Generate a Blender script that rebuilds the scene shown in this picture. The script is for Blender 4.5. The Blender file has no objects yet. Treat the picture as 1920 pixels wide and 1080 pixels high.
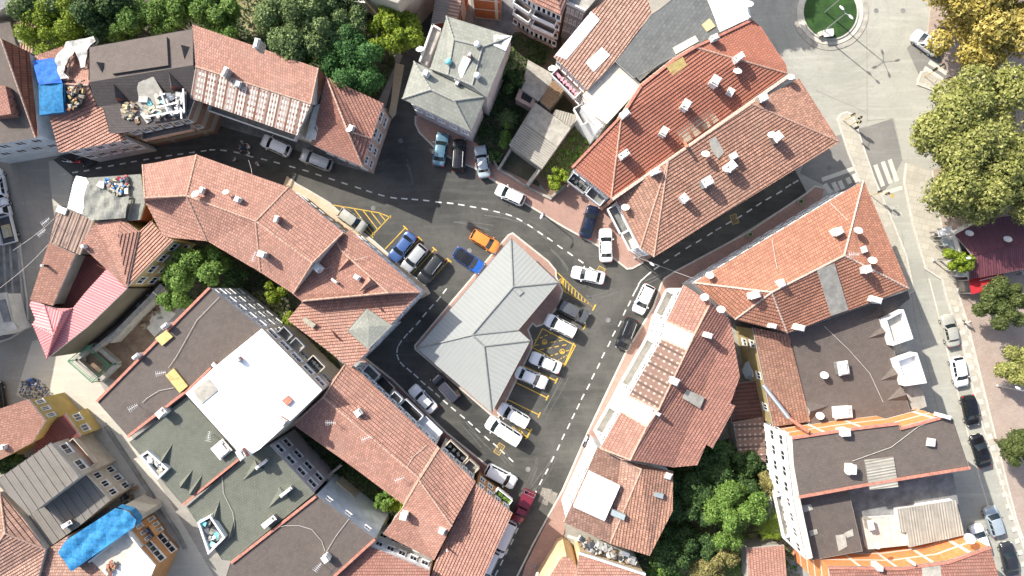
import bpy, bmesh, math, random
import numpy as np
from mathutils import Vector, Matrix
from mathutils.geometry import tessellate_polygon
R = math.radians
SC = bpy.context.scene
COL = SC.collection
# ---------------------------------------------------------------- camera, light, exposure
K = 14.0      # photograph pixels per metre on the ground
H = 95.0      # height of the drone
cam = bpy.data.objects.new('camera', bpy.data.cameras.new('camera'))
COL.objects.link(cam)
cam.location = (0, 0, H)
cam.data.sensor_width = 36
cam.data.lens = 36 * H / (1920 / K)
cam.data.clip_end = 2000
SC.camera = cam
SUN_EL = 39.0
SX, SY = 0.775, -0.632            # ground direction in which shadows fall
wd = bpy.data.worlds.new('World'); SC.world = wd; wd.use_nodes = True
_n = wd.node_tree.nodes; _sk = _n.new('ShaderNodeTexSky'); _sk.sky_type = 'NISHITA'; _sk.sun_disc = False
_sk.sun_elevation = R(SUN_EL); _sk.sun_rotation = math.atan2(-SX, -SY)
wd.node_tree.links.new(_sk.outputs[0], _n['Background'].inputs[0]); _n['Background'].inputs[1].default_value = 0.14
_sk.dust_density = 3.0; _sk.air_density = .9
sl = bpy.data.lights.new('sun', 'SUN'); sl.energy = 4.3; sl.angle = R(0.5); sl.color = (1, .955, .88)
sun = bpy.data.objects.new('sun', sl); COL.objects.link(sun)
_c = math.cos(R(SUN_EL)); sun.rotation_euler = Vector((-SX * _c, -SY * _c, math.sin(R(SUN_EL)))).to_track_quat('Z', 'Y').to_euler()
SC.view_settings.view_transform = 'Standard'; SC.view_settings.look = 'None'; SC.view_settings.gamma = 1
SC.view_settings.exposure = 0.88

# ---------------------------------------------------------------- materials
MATS = {}
def nodes(name, rough=.8, metal=0):
    m = bpy.data.materials.new(name); m.use_nodes = True; nt = m.node_tree
    b = nt.nodes['Principled BSDF']; b.inputs['Roughness'].default_value = rough; b.inputs['Metallic'].default_value = metal
    MATS[name] = m
    return m, nt, b
def N(nt, t, **kw):
    n = nt.nodes.new(t)
    for k, v in kw.items():
        if k in n.inputs: n.inputs[k].default_value = v
        else: setattr(n, k, v)
    return n
def noise(nt, src, scale, detail=4, rough=.55):
    n = N(nt, 'ShaderNodeTexNoise', Scale=scale, Detail=detail, Roughness=rough); nt.links.new(src, n.inputs['Vector']); return n.outputs['Fac']
def ramp(nt, fac, a, b, p0=.35, p1=.65):
    r = nt.nodes.new('ShaderNodeValToRGB'); r.color_ramp.elements[0].position = p0; r.color_ramp.elements[1].position = p1
    r.color_ramp.elements[0].color = (*a, 1); r.color_ramp.elements[1].color = (*b, 1); nt.links.new(fac, r.inputs[0]); return r.outputs[0]
def mix(nt, fac, a, b, mode='MIX'):
    x = nt.nodes.new('ShaderNodeMix'); x.data_type = 'RGBA'; x.blend_type = mode
    if isinstance(fac, (int, float)): x.inputs[0].default_value = fac
    else: nt.links.new(fac, x.inputs[0])
    for i, c in ((6, a), (7, b)):
        if isinstance(c, tuple): x.inputs[i].default_value = (*c, 1)
        else: nt.links.new(c, x.inputs[i])
    return x.outputs[2]
def bump(nt, b, h, s, d=.02):
    n = N(nt, 'ShaderNodeBump', Strength=s, Distance=d); nt.links.new(h, n.inputs['Height']); nt.links.new(n.outputs[0], b.inputs['Normal'])
def mul(c, k): return tuple(x * k for x in c)
def pos(nt): return nt.nodes.new('ShaderNodeNewGeometry').outputs['Position']
def uvn(nt): return nt.nodes.new('ShaderNodeUVMap').outputs[0]
def plain(name, c, rough=.8, var=.15, scale=1.5, metal=0, bmp=0):
    m, nt, b = nodes(name, rough, metal); p = pos(nt)
    f = noise(nt, p, scale, 6, .65)
    nt.links.new(ramp(nt, f, mul(c, 1 - var), mul(c, 1 + var)), b.inputs['Base Color'])
    if bmp: bump(nt, b, noise(nt, p, scale * 8), bmp)
    return m
def tile(name, c, var=.22, dirt=.35, lum=1.0, dirtc=(.10, .075, .06)):
    m, nt, b = nodes(name, .82); u = uvn(nt); p = pos(nt)
    br = N(nt, 'ShaderNodeTexBrick', Scale=1.0); br.offset = .5; br.squash = 1
    for k, v in (('Brick Width', .30), ('Row Height', .38), ('Mortar Size', .03), ('Bias', 0.0), ('Mortar Smooth', .3)): br.inputs[k].default_value = v
    br.inputs['Color1'].default_value = (*mul(c, 1 - var), 1); br.inputs['Color2'].default_value = (*mul(c, 1 + var), 1); br.inputs['Mortar'].default_value = (*mul(c, .36), 1)
    nt.links.new(u, br.inputs['Vector'])
    big = noise(nt, p, .35, 6, .65); fine = noise(nt, p, 3.0, 5, .7)
    c1 = mix(nt, ramp(nt, big, (0, 0, 0), (1, 1, 1), .42, .68), br.outputs['Color'], mul(c, .72), 'MIX')
    pz = noise(nt, p, .22, 5, .6); c1 = mix(nt, ramp(nt, pz, (0, 0, 0), (.5, .5, .5), .5, .66), c1, (c[0] * .82, c[1] * 1.05, c[2] * 1.12)); hz = noise(nt, p, 1.1, 4, .8); c1 = mix(nt, ramp(nt, hz, (0, 0, 0), (.6, .6, .6), .56, .7), c1, mul(c, 1.3))
    x = nt.nodes.new('ShaderNodeMix'); x.data_type = 'RGBA'
    sp = ramp(nt, fine, (0, 0, 0), (dirt, dirt, dirt), .5, .72); nt.links.new(sp, x.inputs[0]); nt.links.new(c1, x.inputs[6]); x.inputs[7].default_value = (*dirtc, 1)
    c2 = mix(nt, .55, br.outputs['Color'], x.outputs[2])
    nt.links.new(c2, b.inputs['Base Color'])
    w = N(nt, 'ShaderNodeTexWave', Scale=1.047); w.bands_direction = 'X'; nt.links.new(u, w.inputs['Vector'])
    bump(nt, b, w.outputs['Fac'], .35, .03)
    return m
def shingle(name, c, var=.16, row=.3, rough=.85, mort=.6):
    m, nt, b = nodes(name, rough); u = uvn(nt); p = pos(nt)
    br = N(nt, 'ShaderNodeTexBrick', Scale=1.0)
    for k, v in (('Brick Width', row * 1.3), ('Row Height', row), ('Mortar Size', .03), ('Mortar Smooth', .6)): br.inputs[k].default_value = v
    br.inputs['Color1'].default_value = (*mul(c, 1 - var), 1); br.inputs['Color2'].default_value = (*mul(c, 1 + var), 1); br.inputs['Mortar'].default_value = (*mul(c, mort), 1)
    nt.links.new(u, br.inputs['Vector'])
    big = noise(nt, p, .5, 6, .7); f2 = noise(nt, p, 7, 4, .7)
    c1 = mix(nt, ramp(nt, big, (0, 0, 0), (.55, .55, .55), .4, .7), br.outputs['Color'], mul(c, 1.28))
    c2 = mix(nt, ramp(nt, f2, (0, 0, 0), (.45, .45, .45), .5, .75), c1, mul(c, .7))
    nt.links.new(c2, b.inputs['Base Color']); bump(nt, b, f2, .25)
    return m
def ground(name, c, c2, scale=.25, spots=.5, rough=.9, stripes=0, spotc=None, ring=None):
    m, nt, b = nodes(name, rough); p = pos(nt)
    a = noise(nt, p, scale, 8, .62); f = noise(nt, p, 2.2, 7, .7); g = noise(nt, p, 22, 3, .8)
    mp = N(nt, 'ShaderNodeMapping'); mp.inputs['Scale'].default_value = (.14, 1.3, 1); mp.inputs['Rotation'].default_value = (0, 0, R(-25)); nt.links.new(p, mp.inputs['Vector'])
    st = noise(nt, mp.outputs[0], .9, 6, .7)
    x = mix(nt, ramp(nt, a, (0, 0, 0), (1, 1, 1), .38, .62), c, c2)
    x = mix(nt, ramp(nt, st, (0, 0, 0), (.55, .55, .55), .5, .72), x, mul(c2, 1.3))
    x = mix(nt, ramp(nt, f, (0, 0, 0), (spots,) * 3, .52, .74), x, spotc or mul(c, .6))
    x = mix(nt, ramp(nt, g, (0, 0, 0), (.35,) * 3, .45, .8), x, mul(c, .72))
    if ring:
        v = N(nt, 'ShaderNodeVectorMath', operation='SUBTRACT'); v.inputs[1].default_value = (*ring, 0); nt.links.new(p, v.inputs[0])
        ln = N(nt, 'ShaderNodeVectorMath', operation='LENGTH'); nt.links.new(v.outputs[0], ln.inputs[0]); s_ = nt.nodes.new('ShaderNodeSeparateXYZ'); nt.links.new(v.outputs[0], s_.inputs[0])
        at = N(nt, 'ShaderNodeMath', operation='ARCTAN2'); nt.links.new(s_.outputs[1], at.inputs[0]); nt.links.new(s_.outputs[0], at.inputs[1]); cb = nt.nodes.new('ShaderNodeCombineXYZ'); nt.links.new(ln.outputs['Value'], cb.inputs[0]); nt.links.new(at.outputs[0], cb.inputs[1])
        sw = noise(nt, cb.outputs[0], 1.1, 7, .75); mr = N(nt, 'ShaderNodeMapRange'); mr.inputs[1].default_value = 17; mr.inputs[2].default_value = 8; nt.links.new(ln.outputs['Value'], mr.inputs[0])
        k = N(nt, 'ShaderNodeMath', operation='MULTIPLY'); nt.links.new(mr.outputs[0], k.inputs[0]); nt.links.new(ramp(nt, sw, (0, 0, 0), (.42,) * 3, .5, .72), k.inputs[1]); x = mix(nt, k.outputs[0], x, mul(c, .6))
        k = N(nt, 'ShaderNodeMath', operation='MULTIPLY'); nt.links.new(mr.outputs[0], k.inputs[0]); nt.links.new(ramp(nt, sw, (.25,) * 3, (0, 0, 0), .3, .46), k.inputs[1]); x = mix(nt, k.outputs[0], x, mul(c2, 1.3))
    nt.links.new(x, b.inputs['Base Color']); bump(nt, b, g, .2)
    return m
def worn(name, c, under, amt=.5):
    m, nt, b = nodes(name, .75); p = pos(nt); f = noise(nt, p, 9, 5, .75); g = noise(nt, p, 1.1, 4, .6)
    x = mix(nt, ramp(nt, f, (0, 0, 0), (1, 1, 1), amt, amt + .12), c, under); x = mix(nt, ramp(nt, g, (0, 0, 0), (.5,) * 3, .45, .7), x, under)
    nt.links.new(x, b.inputs['Base Color']); return m
def paving(name, c1, c2, mort, w=.4, h=.2, rot=28, rough=.85):
    m, nt, b = nodes(name, rough); p = pos(nt)
    mp = N(nt, 'ShaderNodeMapping'); mp.inputs['Rotation'].default_value = (0, 0, R(rot)); nt.links.new(p, mp.inputs['Vector'])
    br = N(nt, 'ShaderNodeTexBrick', Scale=1.0)
    for k, v in (('Brick Width', w), ('Row Height', h), ('Mortar Size', .018)): br.inputs[k].default_value = v
    br.inputs['Color1'].default_value = (*c1, 1); br.inputs['Color2'].default_value = (*c2, 1); br.inputs['Mortar'].default_value = (*mort, 1)
    nt.links.new(mp.outputs[0], br.inputs['Vector'])
    a = noise(nt, p, .5, 7, .65); f = noise(nt, p, 5, 5, .7)
    x = mix(nt, ramp(nt, a, (0, 0, 0), (.6,) * 3, .4, .7), br.outputs['Color'], mul(c1, .72))
    x = mix(nt, ramp(nt, f, (0, 0, 0), (.4,) * 3, .5, .75), x, mul(c2, 1.2))
    nt.links.new(x, b.inputs['Base Color']); return m
def leaf(name, c1, c2, c3):
    m, nt, b = nodes(name, .6); g = nt.nodes.new('ShaderNodeNewGeometry')
    r = nt.nodes.new('ShaderNodeValToRGB'); e = r.color_ramp.elements; e[0].color = (*c1, 1); e[1].color = (*c3, 1); q = e.new(.5); q.color = (*c2, 1)
    nt.links.new(g.outputs['Random Per Island'], r.inputs[0])
    nt.links.new(r.outputs[0], b.inputs['Base Color']); b.inputs['Specular IOR Level'].default_value = .25
    tr = nt.nodes.new('ShaderNodeBsdfTranslucent'); nt.links.new(r.outputs[0], tr.inputs[0])
    ms = nt.nodes.new('ShaderNodeMixShader'); ms.inputs[0].default_value = .22; out = nt.nodes['Material Output']
    nt.links.new(b.outputs[0], ms.inputs[1]); nt.links.new(tr.outputs[0], ms.inputs[2]); nt.links.new(ms.outputs[0], out.inputs[0])
    return m
def stripes(name, c1, c2, period=.2, rough=.6, metal=0, big=.4, axis='X', rows=0):
    m, nt, b = nodes(name, rough, metal); u = uvn(nt); p = pos(nt)
    s = nt.nodes.new('ShaderNodeSeparateXYZ'); nt.links.new(u, s.inputs[0])
    def band(o, per, lo, hi):
        d = N(nt, 'ShaderNodeMath', operation='MULTIPLY'); d.inputs[1].default_value = 2 * math.pi / per; nt.links.new(o, d.inputs[0])
        q = N(nt, 'ShaderNodeMath', operation='SINE'); nt.links.new(d.outputs[0], q.inputs[0])
        z = N(nt, 'ShaderNodeMapRange'); z.inputs[1].default_value = lo; z.inputs[2].default_value = hi; nt.links.new(q.outputs[0], z.inputs[0]); return z.outputs[0]
    f = band(s.outputs[axis], period, -.4, .6)
    x = mix(nt, f, c1, c2)
    if rows:
        g = band(s.outputs['Y'], rows, -.1, .3); nz = noise(nt, p, 3.5, 3, .6)
        k = N(nt, 'ShaderNodeMath', operation='MULTIPLY'); nt.links.new(g, k.inputs[0]); nt.links.new(ramp(nt, nz, (.25,) * 3, (1, 1, 1), .38, .55), k.inputs[1])
        g2 = band(s.outputs[axis], rows * 1.9, -.35, .0); k2 = N(nt, 'ShaderNodeMath', operation='MULTIPLY'); nt.links.new(k.outputs[0], k2.inputs[0]); nt.links.new(g2, k2.inputs[1]); k = k2
        x = mix(nt, k.outputs[0], x, (.62, .58, .54))
    a = noise(nt, p, .8, 6, .7)
    x = mix(nt, ramp(nt, a, (0, 0, 0), (big,) * 3, .42, .7), x, mul(c1, .55))
    nt.links.new(x, b.inputs['Base Color']); return m
def mottled(name, base, spot, groove, sheetw=1.3, row=.66, dash=.40, lo=.0):
    m, nt, b = nodes(name, .85); u = uvn(nt); p = pos(nt); s = nt.nodes.new('ShaderNodeSeparateXYZ'); nt.links.new(u, s.inputs[0])
    def band(o, per, lo, hi):
        d = N(nt, 'ShaderNodeMath', operation='MULTIPLY'); d.inputs[1].default_value = 2 * math.pi / per; nt.links.new(o, d.inputs[0])
        q = N(nt, 'ShaderNodeMath', operation='SINE'); nt.links.new(d.outputs[0], q.inputs[0])
        z = N(nt, 'ShaderNodeMapRange'); z.inputs[1].default_value = lo; z.inputs[2].default_value = hi; nt.links.new(q.outputs[0], z.inputs[0]); return z.outputs[0]
    r = band(s.outputs['Y'], row, lo, lo + .3); d = band(s.outputs['X'], dash, -.5, -.1)
    k = N(nt, 'ShaderNodeMath', operation='MULTIPLY'); nt.links.new(r, k.inputs[0]); nt.links.new(d, k.inputs[1])
    nz = noise(nt, p, 1.2, 4, .7); k3 = N(nt, 'ShaderNodeMath', operation='MULTIPLY'); nt.links.new(k.outputs[0], k3.inputs[0]); nt.links.new(ramp(nt, nz, (.3,) * 3, (1, 1, 1), .35, .55), k3.inputs[1])
    x = mix(nt, k3.outputs[0], base, spot); g = band(s.outputs['X'], sheetw, .62, .82); x = mix(nt, g, x, groove)
    a = noise(nt, p, .8, 6, .7); x = mix(nt, ramp(nt, a, (0, 0, 0), (.4,) * 3, .45, .7), x, mul(base, .7))
    nt.links.new(x, b.inputs['Base Color']); return m
def brickwall(name, c, band=(.6, .55, .48), per=3.0, wid=.32, off=0.0):
    m, nt, b = nodes(name, .85); p = pos(nt)
    s = nt.nodes.new('ShaderNodeSeparateXYZ'); nt.links.new(p, s.inputs[0])
    a = N(nt, 'ShaderNodeMath', operation='ADD'); a.inputs[1].default_value = 30 + off; nt.links.new(s.outputs[2], a.inputs[0])
    q = N(nt, 'ShaderNodeMath', operation='MODULO'); q.inputs[1].default_value = per; nt.links.new(a.outputs[0], q.inputs[0])
    l = N(nt, 'ShaderNodeMath', operation='LESS_THAN'); l.inputs[1].default_value = wid; nt.links.new(q.outputs[0], l.inputs[0])
    k = N(nt, 'ShaderNodeMath', operation='MODULO'); k.inputs[1].default_value = 4.3
    a2 = N(nt, 'ShaderNodeMath', operation='ADD'); a2.inputs[1].default_value = 200; nt.links.new(s.outputs[0], a2.inputs[0]); nt.links.new(a2.outputs[0], k.inputs[0])
    l2 = N(nt, 'ShaderNodeMath', operation='LESS_THAN'); l2.inputs[1].default_value = .4; nt.links.new(k.outputs[0], l2.inputs[0])
    mx = N(nt, 'ShaderNodeMath', operation='MAXIMUM'); nt.links.new(l.outputs[0], mx.inputs[0]); nt.links.new(l2.outputs[0], mx.inputs[1])
    f = noise(nt, p, 2.5, 6, .7)
    x = ramp(nt, f, mul(c, .75), mul(c, 1.2)); x = mix(nt, mx.outputs[0], x, band)
    nt.links.new(x, b.inputs['Base Color']); bump(nt, b, noise(nt, p, 14), .4)
    return m
# ---------------------------------------------------------------- mesh helpers
def G(x, y, z=0.0):
    """world point at height z that stands at photograph pixel (x, y)"""
    s = (1 - z / H) / K
    return Vector(((x - 960) * s, (540 - y) * s, z))
class MB:
    def __init__(s): s.v = []; s.f = []; s.uv = []; s.mi = []
    def face(s, pts, uv=None, m=0):
        i = len(s.v); s.v += [tuple(p) for p in pts]; s.f.append(tuple(range(i, i + len(pts))))
        s.uv += (uv if uv else [(p[0] + p[1] * .3, p[2] + p[1]) for p in pts]); s.mi.append(m)
    def box(s, c, sz, rz=0, m=0, M=None):
        hx, hy, hz = sz[0] / 2, sz[1] / 2, sz[2] / 2
        P = [Vector((a * hx, b * hy, d * hz)) for d in (-1, 1) for a, b in ((-1, -1), (1, -1), (1, 1), (-1, 1))]
        T = Matrix.Translation(c) @ Matrix.Rotation(rz, 4, 'Z')
        if M is not None: T = T @ M
        P = [T @ p for p in P]
        for q in ((3, 2, 1, 0), (4, 5, 6, 7), (0, 1, 5, 4), (1, 2, 6, 5), (2, 3, 7, 6), (3, 0, 4, 7)): s.face([P[k] for k in q], m=m)
    def prism(s, bot, top, m=0, cap=True, mtop=None):
        n = len(bot)
        for i in range(n):
            j = (i + 1) % n; L = (Vector(bot[i]) - Vector(bot[j])).length
            s.face([bot[i], bot[j], top[j], top[i]], [(0, bot[i][2]), (L, bot[j][2]), (L, top[j][2]), (0, top[i][2])], m)
        if cap: s.face(top, m=m if mtop is None else mtop); s.face(bot[::-1], m=m)
    def tube(s, a, b, r, r2=None, n=8, m=0, cap=True):
        a = Vector(a); b = Vector(b); r2 = r if r2 is None else r2; d = (b - a).normalized(); x = d.orthogonal().normalized(); y = d.cross(x)
        A = [a + (x * math.cos(t) + y * math.sin(t)) * r for t in [2 * math.pi * k / n for k in range(n)]]
        B = [b + (x * math.cos(t) + y * math.sin(t)) * r2 for t in [2 * math.pi * k / n for k in range(n)]]
        for i in range(n):
            j = (i + 1) % n; s.face([A[i], A[j], B[j], B[i]], m=m)
        if cap: s.face(B, m=m); s.face(A[::-1], m=m)
    def lathe(s, c, prof, n=16, m=0, M=None):
        c = Vector(c); rings = []
        for r, z in prof:
            rg = []
            for k in range(n):
                p = Vector((r * math.cos(2 * math.pi * k / n), r * math.sin(2 * math.pi * k / n), z))
                if M is not None: p = M @ p
                rg.append(c + p)
            rings.append(rg)
        for a, b in zip(rings, rings[1:]):
            for i in range(n):
                j = (i + 1) % n; s.face([a[i], a[j], b[j], b[i]], m=m)
    def build(s, name, mats, parent=None, smooth=False, weld=False, M=None):
        me = bpy.data.meshes.new(name); me.from_pydata(s.v, [], s.f)
        uvl = me.uv_layers.new(name='UVMap'); uvl.data.foreach_set('uv', [c for q in s.uv for c in q])
        if not isinstance(mats, (list, tuple)): mats = [mats]
        for q in mats: me.materials.append(MATS[q] if isinstance(q, str) else q)
        me.polygons.foreach_set('material_index', s.mi)
        if weld or smooth:
            bm = bmesh.new(); bm.from_mesh(me); bmesh.ops.remove_doubles(bm, verts=bm.verts, dist=1e-4); bm.to_mesh(me); bm.free()
        if smooth: me.polygons.foreach_set('use_smooth', [True] * len(me.polygons))
        o = bpy.data.objects.new(name, me); COL.objects.link(o)
        attach(o, parent); return o
def attach(o, parent):
    if parent is not None:
        o.parent = parent
        if parent.type == 'EMPTY' and parent.get('_w'): o.matrix_parent_inverse = Matrix.Translation(-parent.location)
def tag(o, label=None, cat=None, group=None, kind=None):
    for k, v in (('label', label), ('category', cat), ('group', group), ('kind', kind)):
        if v: o[k] = v
    return o
def empty(name, loc, rz=0, world=False):
    o = bpy.data.objects.new(name, None); COL.objects.link(o); o.location = loc; o.rotation_euler = (0, 0, rz); o.empty_display_size = .3
    if world: o['_w'] = 1
    return o
def copy_tree(o, parent=None):
    c = o.copy(); COL.objects.link(c)
    if parent is not None: c.parent = parent
    for ch in list(o.children): copy_tree(ch, c)
    return c
def clip(poly, fn, lo, hi):
    for sgn, lim in ((1, lo), (-1, -hi)):
        out = []; n = len(poly)
        for i in range(n):
            a, b = poly[i], poly[(i + 1) % n]; fa, fb = sgn * fn(a) - lim, sgn * fn(b) - lim
            if fa >= 0: out.append(a)
            if (fa >= 0) != (fb >= 0): out.append(a + (b - a) * (fa / (fa - fb)))
        poly = out
        if len(poly) < 3: return []
    return poly
def newell(P):
    n = Vector((0, 0, 0))
    for i in range(len(P)):
        a, b = P[i], P[(i + 1) % len(P)]; n += Vector(((a.y - b.y) * (a.z + b.z), (a.z - b.z) * (a.x + b.x), (a.x - b.x) * (a.y + b.y)))
    return n.normalized() if n.length else Vector((0, 0, 1))
PROF = {  # axis, intervals within one period
    'tile': ('b', .38, ((0, 1, .095, 0),)), 'shingle': ('b', .3, ((0, 1, .012, 0),)), 'flat': (None, 1, ()),
    'seam': ('a', .55, ((0, .07, .03, .03), (.07, 1, 0, 0))), 'sheet': ('a', .36, ((0, .5, 0, .05), (.5, 1, .05, 0))),
    'bigsheet': ('a', 1.05, ((0, .86, 0, .0), (.86, 1, .07, .07)))}
def surface(mb, P, prof='flat', m=0, rot=None):
    """a roof face: strips with real steps, ribs or corrugation, uv in metres (x along the eave, y up the slope)"""
    n = newell(P)
    if n.z < 0: P = P[::-1]; n = -n
    if n.z > .9985 or rot is not None:
        if rot is not None: u = Vector((math.cos(rot), math.sin(rot), 0))
        else:
            e = max(((P[i] - P[i - 1]) for i in range(len(P))), key=lambda q: q.length); u = Vector((e.x, e.y, 0)).normalized()
        d = Vector((-u.y, u.x, 0))
    else:
        d = Vector((-n.x, -n.y, 0)).normalized(); u = Vector((d.y, -d.x, 0))
    sl = 1 / max(.3, math.sqrt(1 - 0 * n.z))
    fa = lambda p: p.x * u.x + p.y * u.y
    fb = lambda p: p.x * d.x + p.y * d.y
    ax, per, iv = PROF[prof]
    for t in tessellate_polygon([[Vector(p) for p in P]]):
        T = [P[k].copy() for k in t]
        if newell(T).z < 0: T = T[::-1]
        if ax is None:
            mb.face(T, [(fa(p), fb(p)) for p in T], m); continue
        fn = fb if ax == 'b' else fa
        lo = min(fn(p) for p in T); hi = max(fn(p) for p in T)
        for k in range(math.floor(lo / per), math.floor(hi / per) + 1):
            for q, (f0, f1, o0, o1) in enumerate(iv):
                c0, c1 = (k + f0) * per, (k + f1) * per
                S = clip(T, fn, c0, c1)
                if len(S) < 3: continue
                off = lambda p: o0 + (o1 - o0) * min(1, max(0, (fn(p) - c0) / (c1 - c0)))
                Q = [Vector((p.x, p.y, p.z + off(p))) for p in S]
                mb.face(Q, [(fa(p), fb(p)) for p in S], m)
                prev = iv[q - 1][3]; nxt = iv[(q + 1) % len(iv)][2]
                for i in range(len(S)):
                    a, b = S[i], S[(i + 1) % len(S)]
                    for cc, oo, ot in ((c0, o0, prev), (c1, o1, nxt)):
                        if oo > ot + 1e-6 and abs(fn(a) - cc) < 1e-5 and abs(fn(b) - cc) < 1e-5 and (a - b).length > 1e-4:
                            z = Vector((0, 0, 1))
                            mb.face([a + z * ot, b + z * ot, b + z * oo, a + z * oo], [(fa(a), fb(a)), (fa(b), fb(b)), (fa(b), fb(b)), (fa(a), fb(a))], m)
def inset(P, d):
    """offset a world xy polygon inwards by d"""
    n = len(P); area = sum(P[i].x * P[(i + 1) % n].y - P[(i + 1) % n].x * P[i].y for i in range(n)); sg = 1 if area > 0 else -1
    out = []
    for i in range(n):
        a, b, c = P[i - 1], P[i], P[(i + 1) % n]
        e1 = Vector((b.x - a.x, b.y - a.y)).normalized(); e2 = Vector((c.x - b.x, c.y - b.y)).normalized()
        n1 = Vector((-e1.y, e1.x)) * sg; n2 = Vector((-e2.y, e2.x)) * sg
        m = (n1 + n2); k = 1 / max(.35, 1 + n1.dot(n2)); o = m * k * d
        out.append(Vector((b.x + o.x, b.y + o.y, b.z)))
    return out
def inpoly(x, y, P):
    c = False; n = len(P)
    for i in range(n):
        a, b = P[i], P[(i + 1) % n]
        if (a[1] > y) != (b[1] > y) and x < (b[0] - a[0]) * (y - a[1]) / (b[1] - a[1]) + a[0]: c = not c
    return c
BLD = {}
_win = {}
def window_at(root, p, nrm, w, h, frame='w_white', pane='glass'):
    key = (round(w, 1), round(h, 1), frame, pane)
    if key not in _win:
        a = MB(); t = .09
        for c, s in (((-w / 2 + t / 2, .03, 0), (t, .1, h)), ((w / 2 - t / 2, .03, 0), (t, .1, h)), ((0, .03, h / 2 - t / 2), (w - 2 * t, .1, t)), ((0, .03, -h / 2 + t / 2), (w - 2 * t, .1, t)), ((0, .025, 0), (.06, .08, h - 2 * t)), ((0, .07, -h / 2 - .04), (w + .16, .2, .07))):
            a.box(c, s)
        f = a.build('window', frame); b = MB(); b.box((0, .012, 0), (w - .1, .03, h - .1)); g = b.build('pane', pane)
        _win[key] = (f.data, g.data); bpy.data.objects.remove(f); bpy.data.objects.remove(g)
    fm, gm = _win[key]
    f = bpy.data.objects.new('window', fm); COL.objects.link(f); g = bpy.data.objects.new('pane', gm); COL.objects.link(g)
    y = Vector((nrm.x, nrm.y, 0)).normalized(); x = Vector((y.y, -y.x, 0))
    Mx = Matrix(((x.x, y.x, 0, p.x), (x.y, y.y, 0, p.y), (0, 0, 1, p.z), (0, 0, 0, 1)))
    attach(f, root); f.matrix_basis = Mx; g.parent = f
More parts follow.
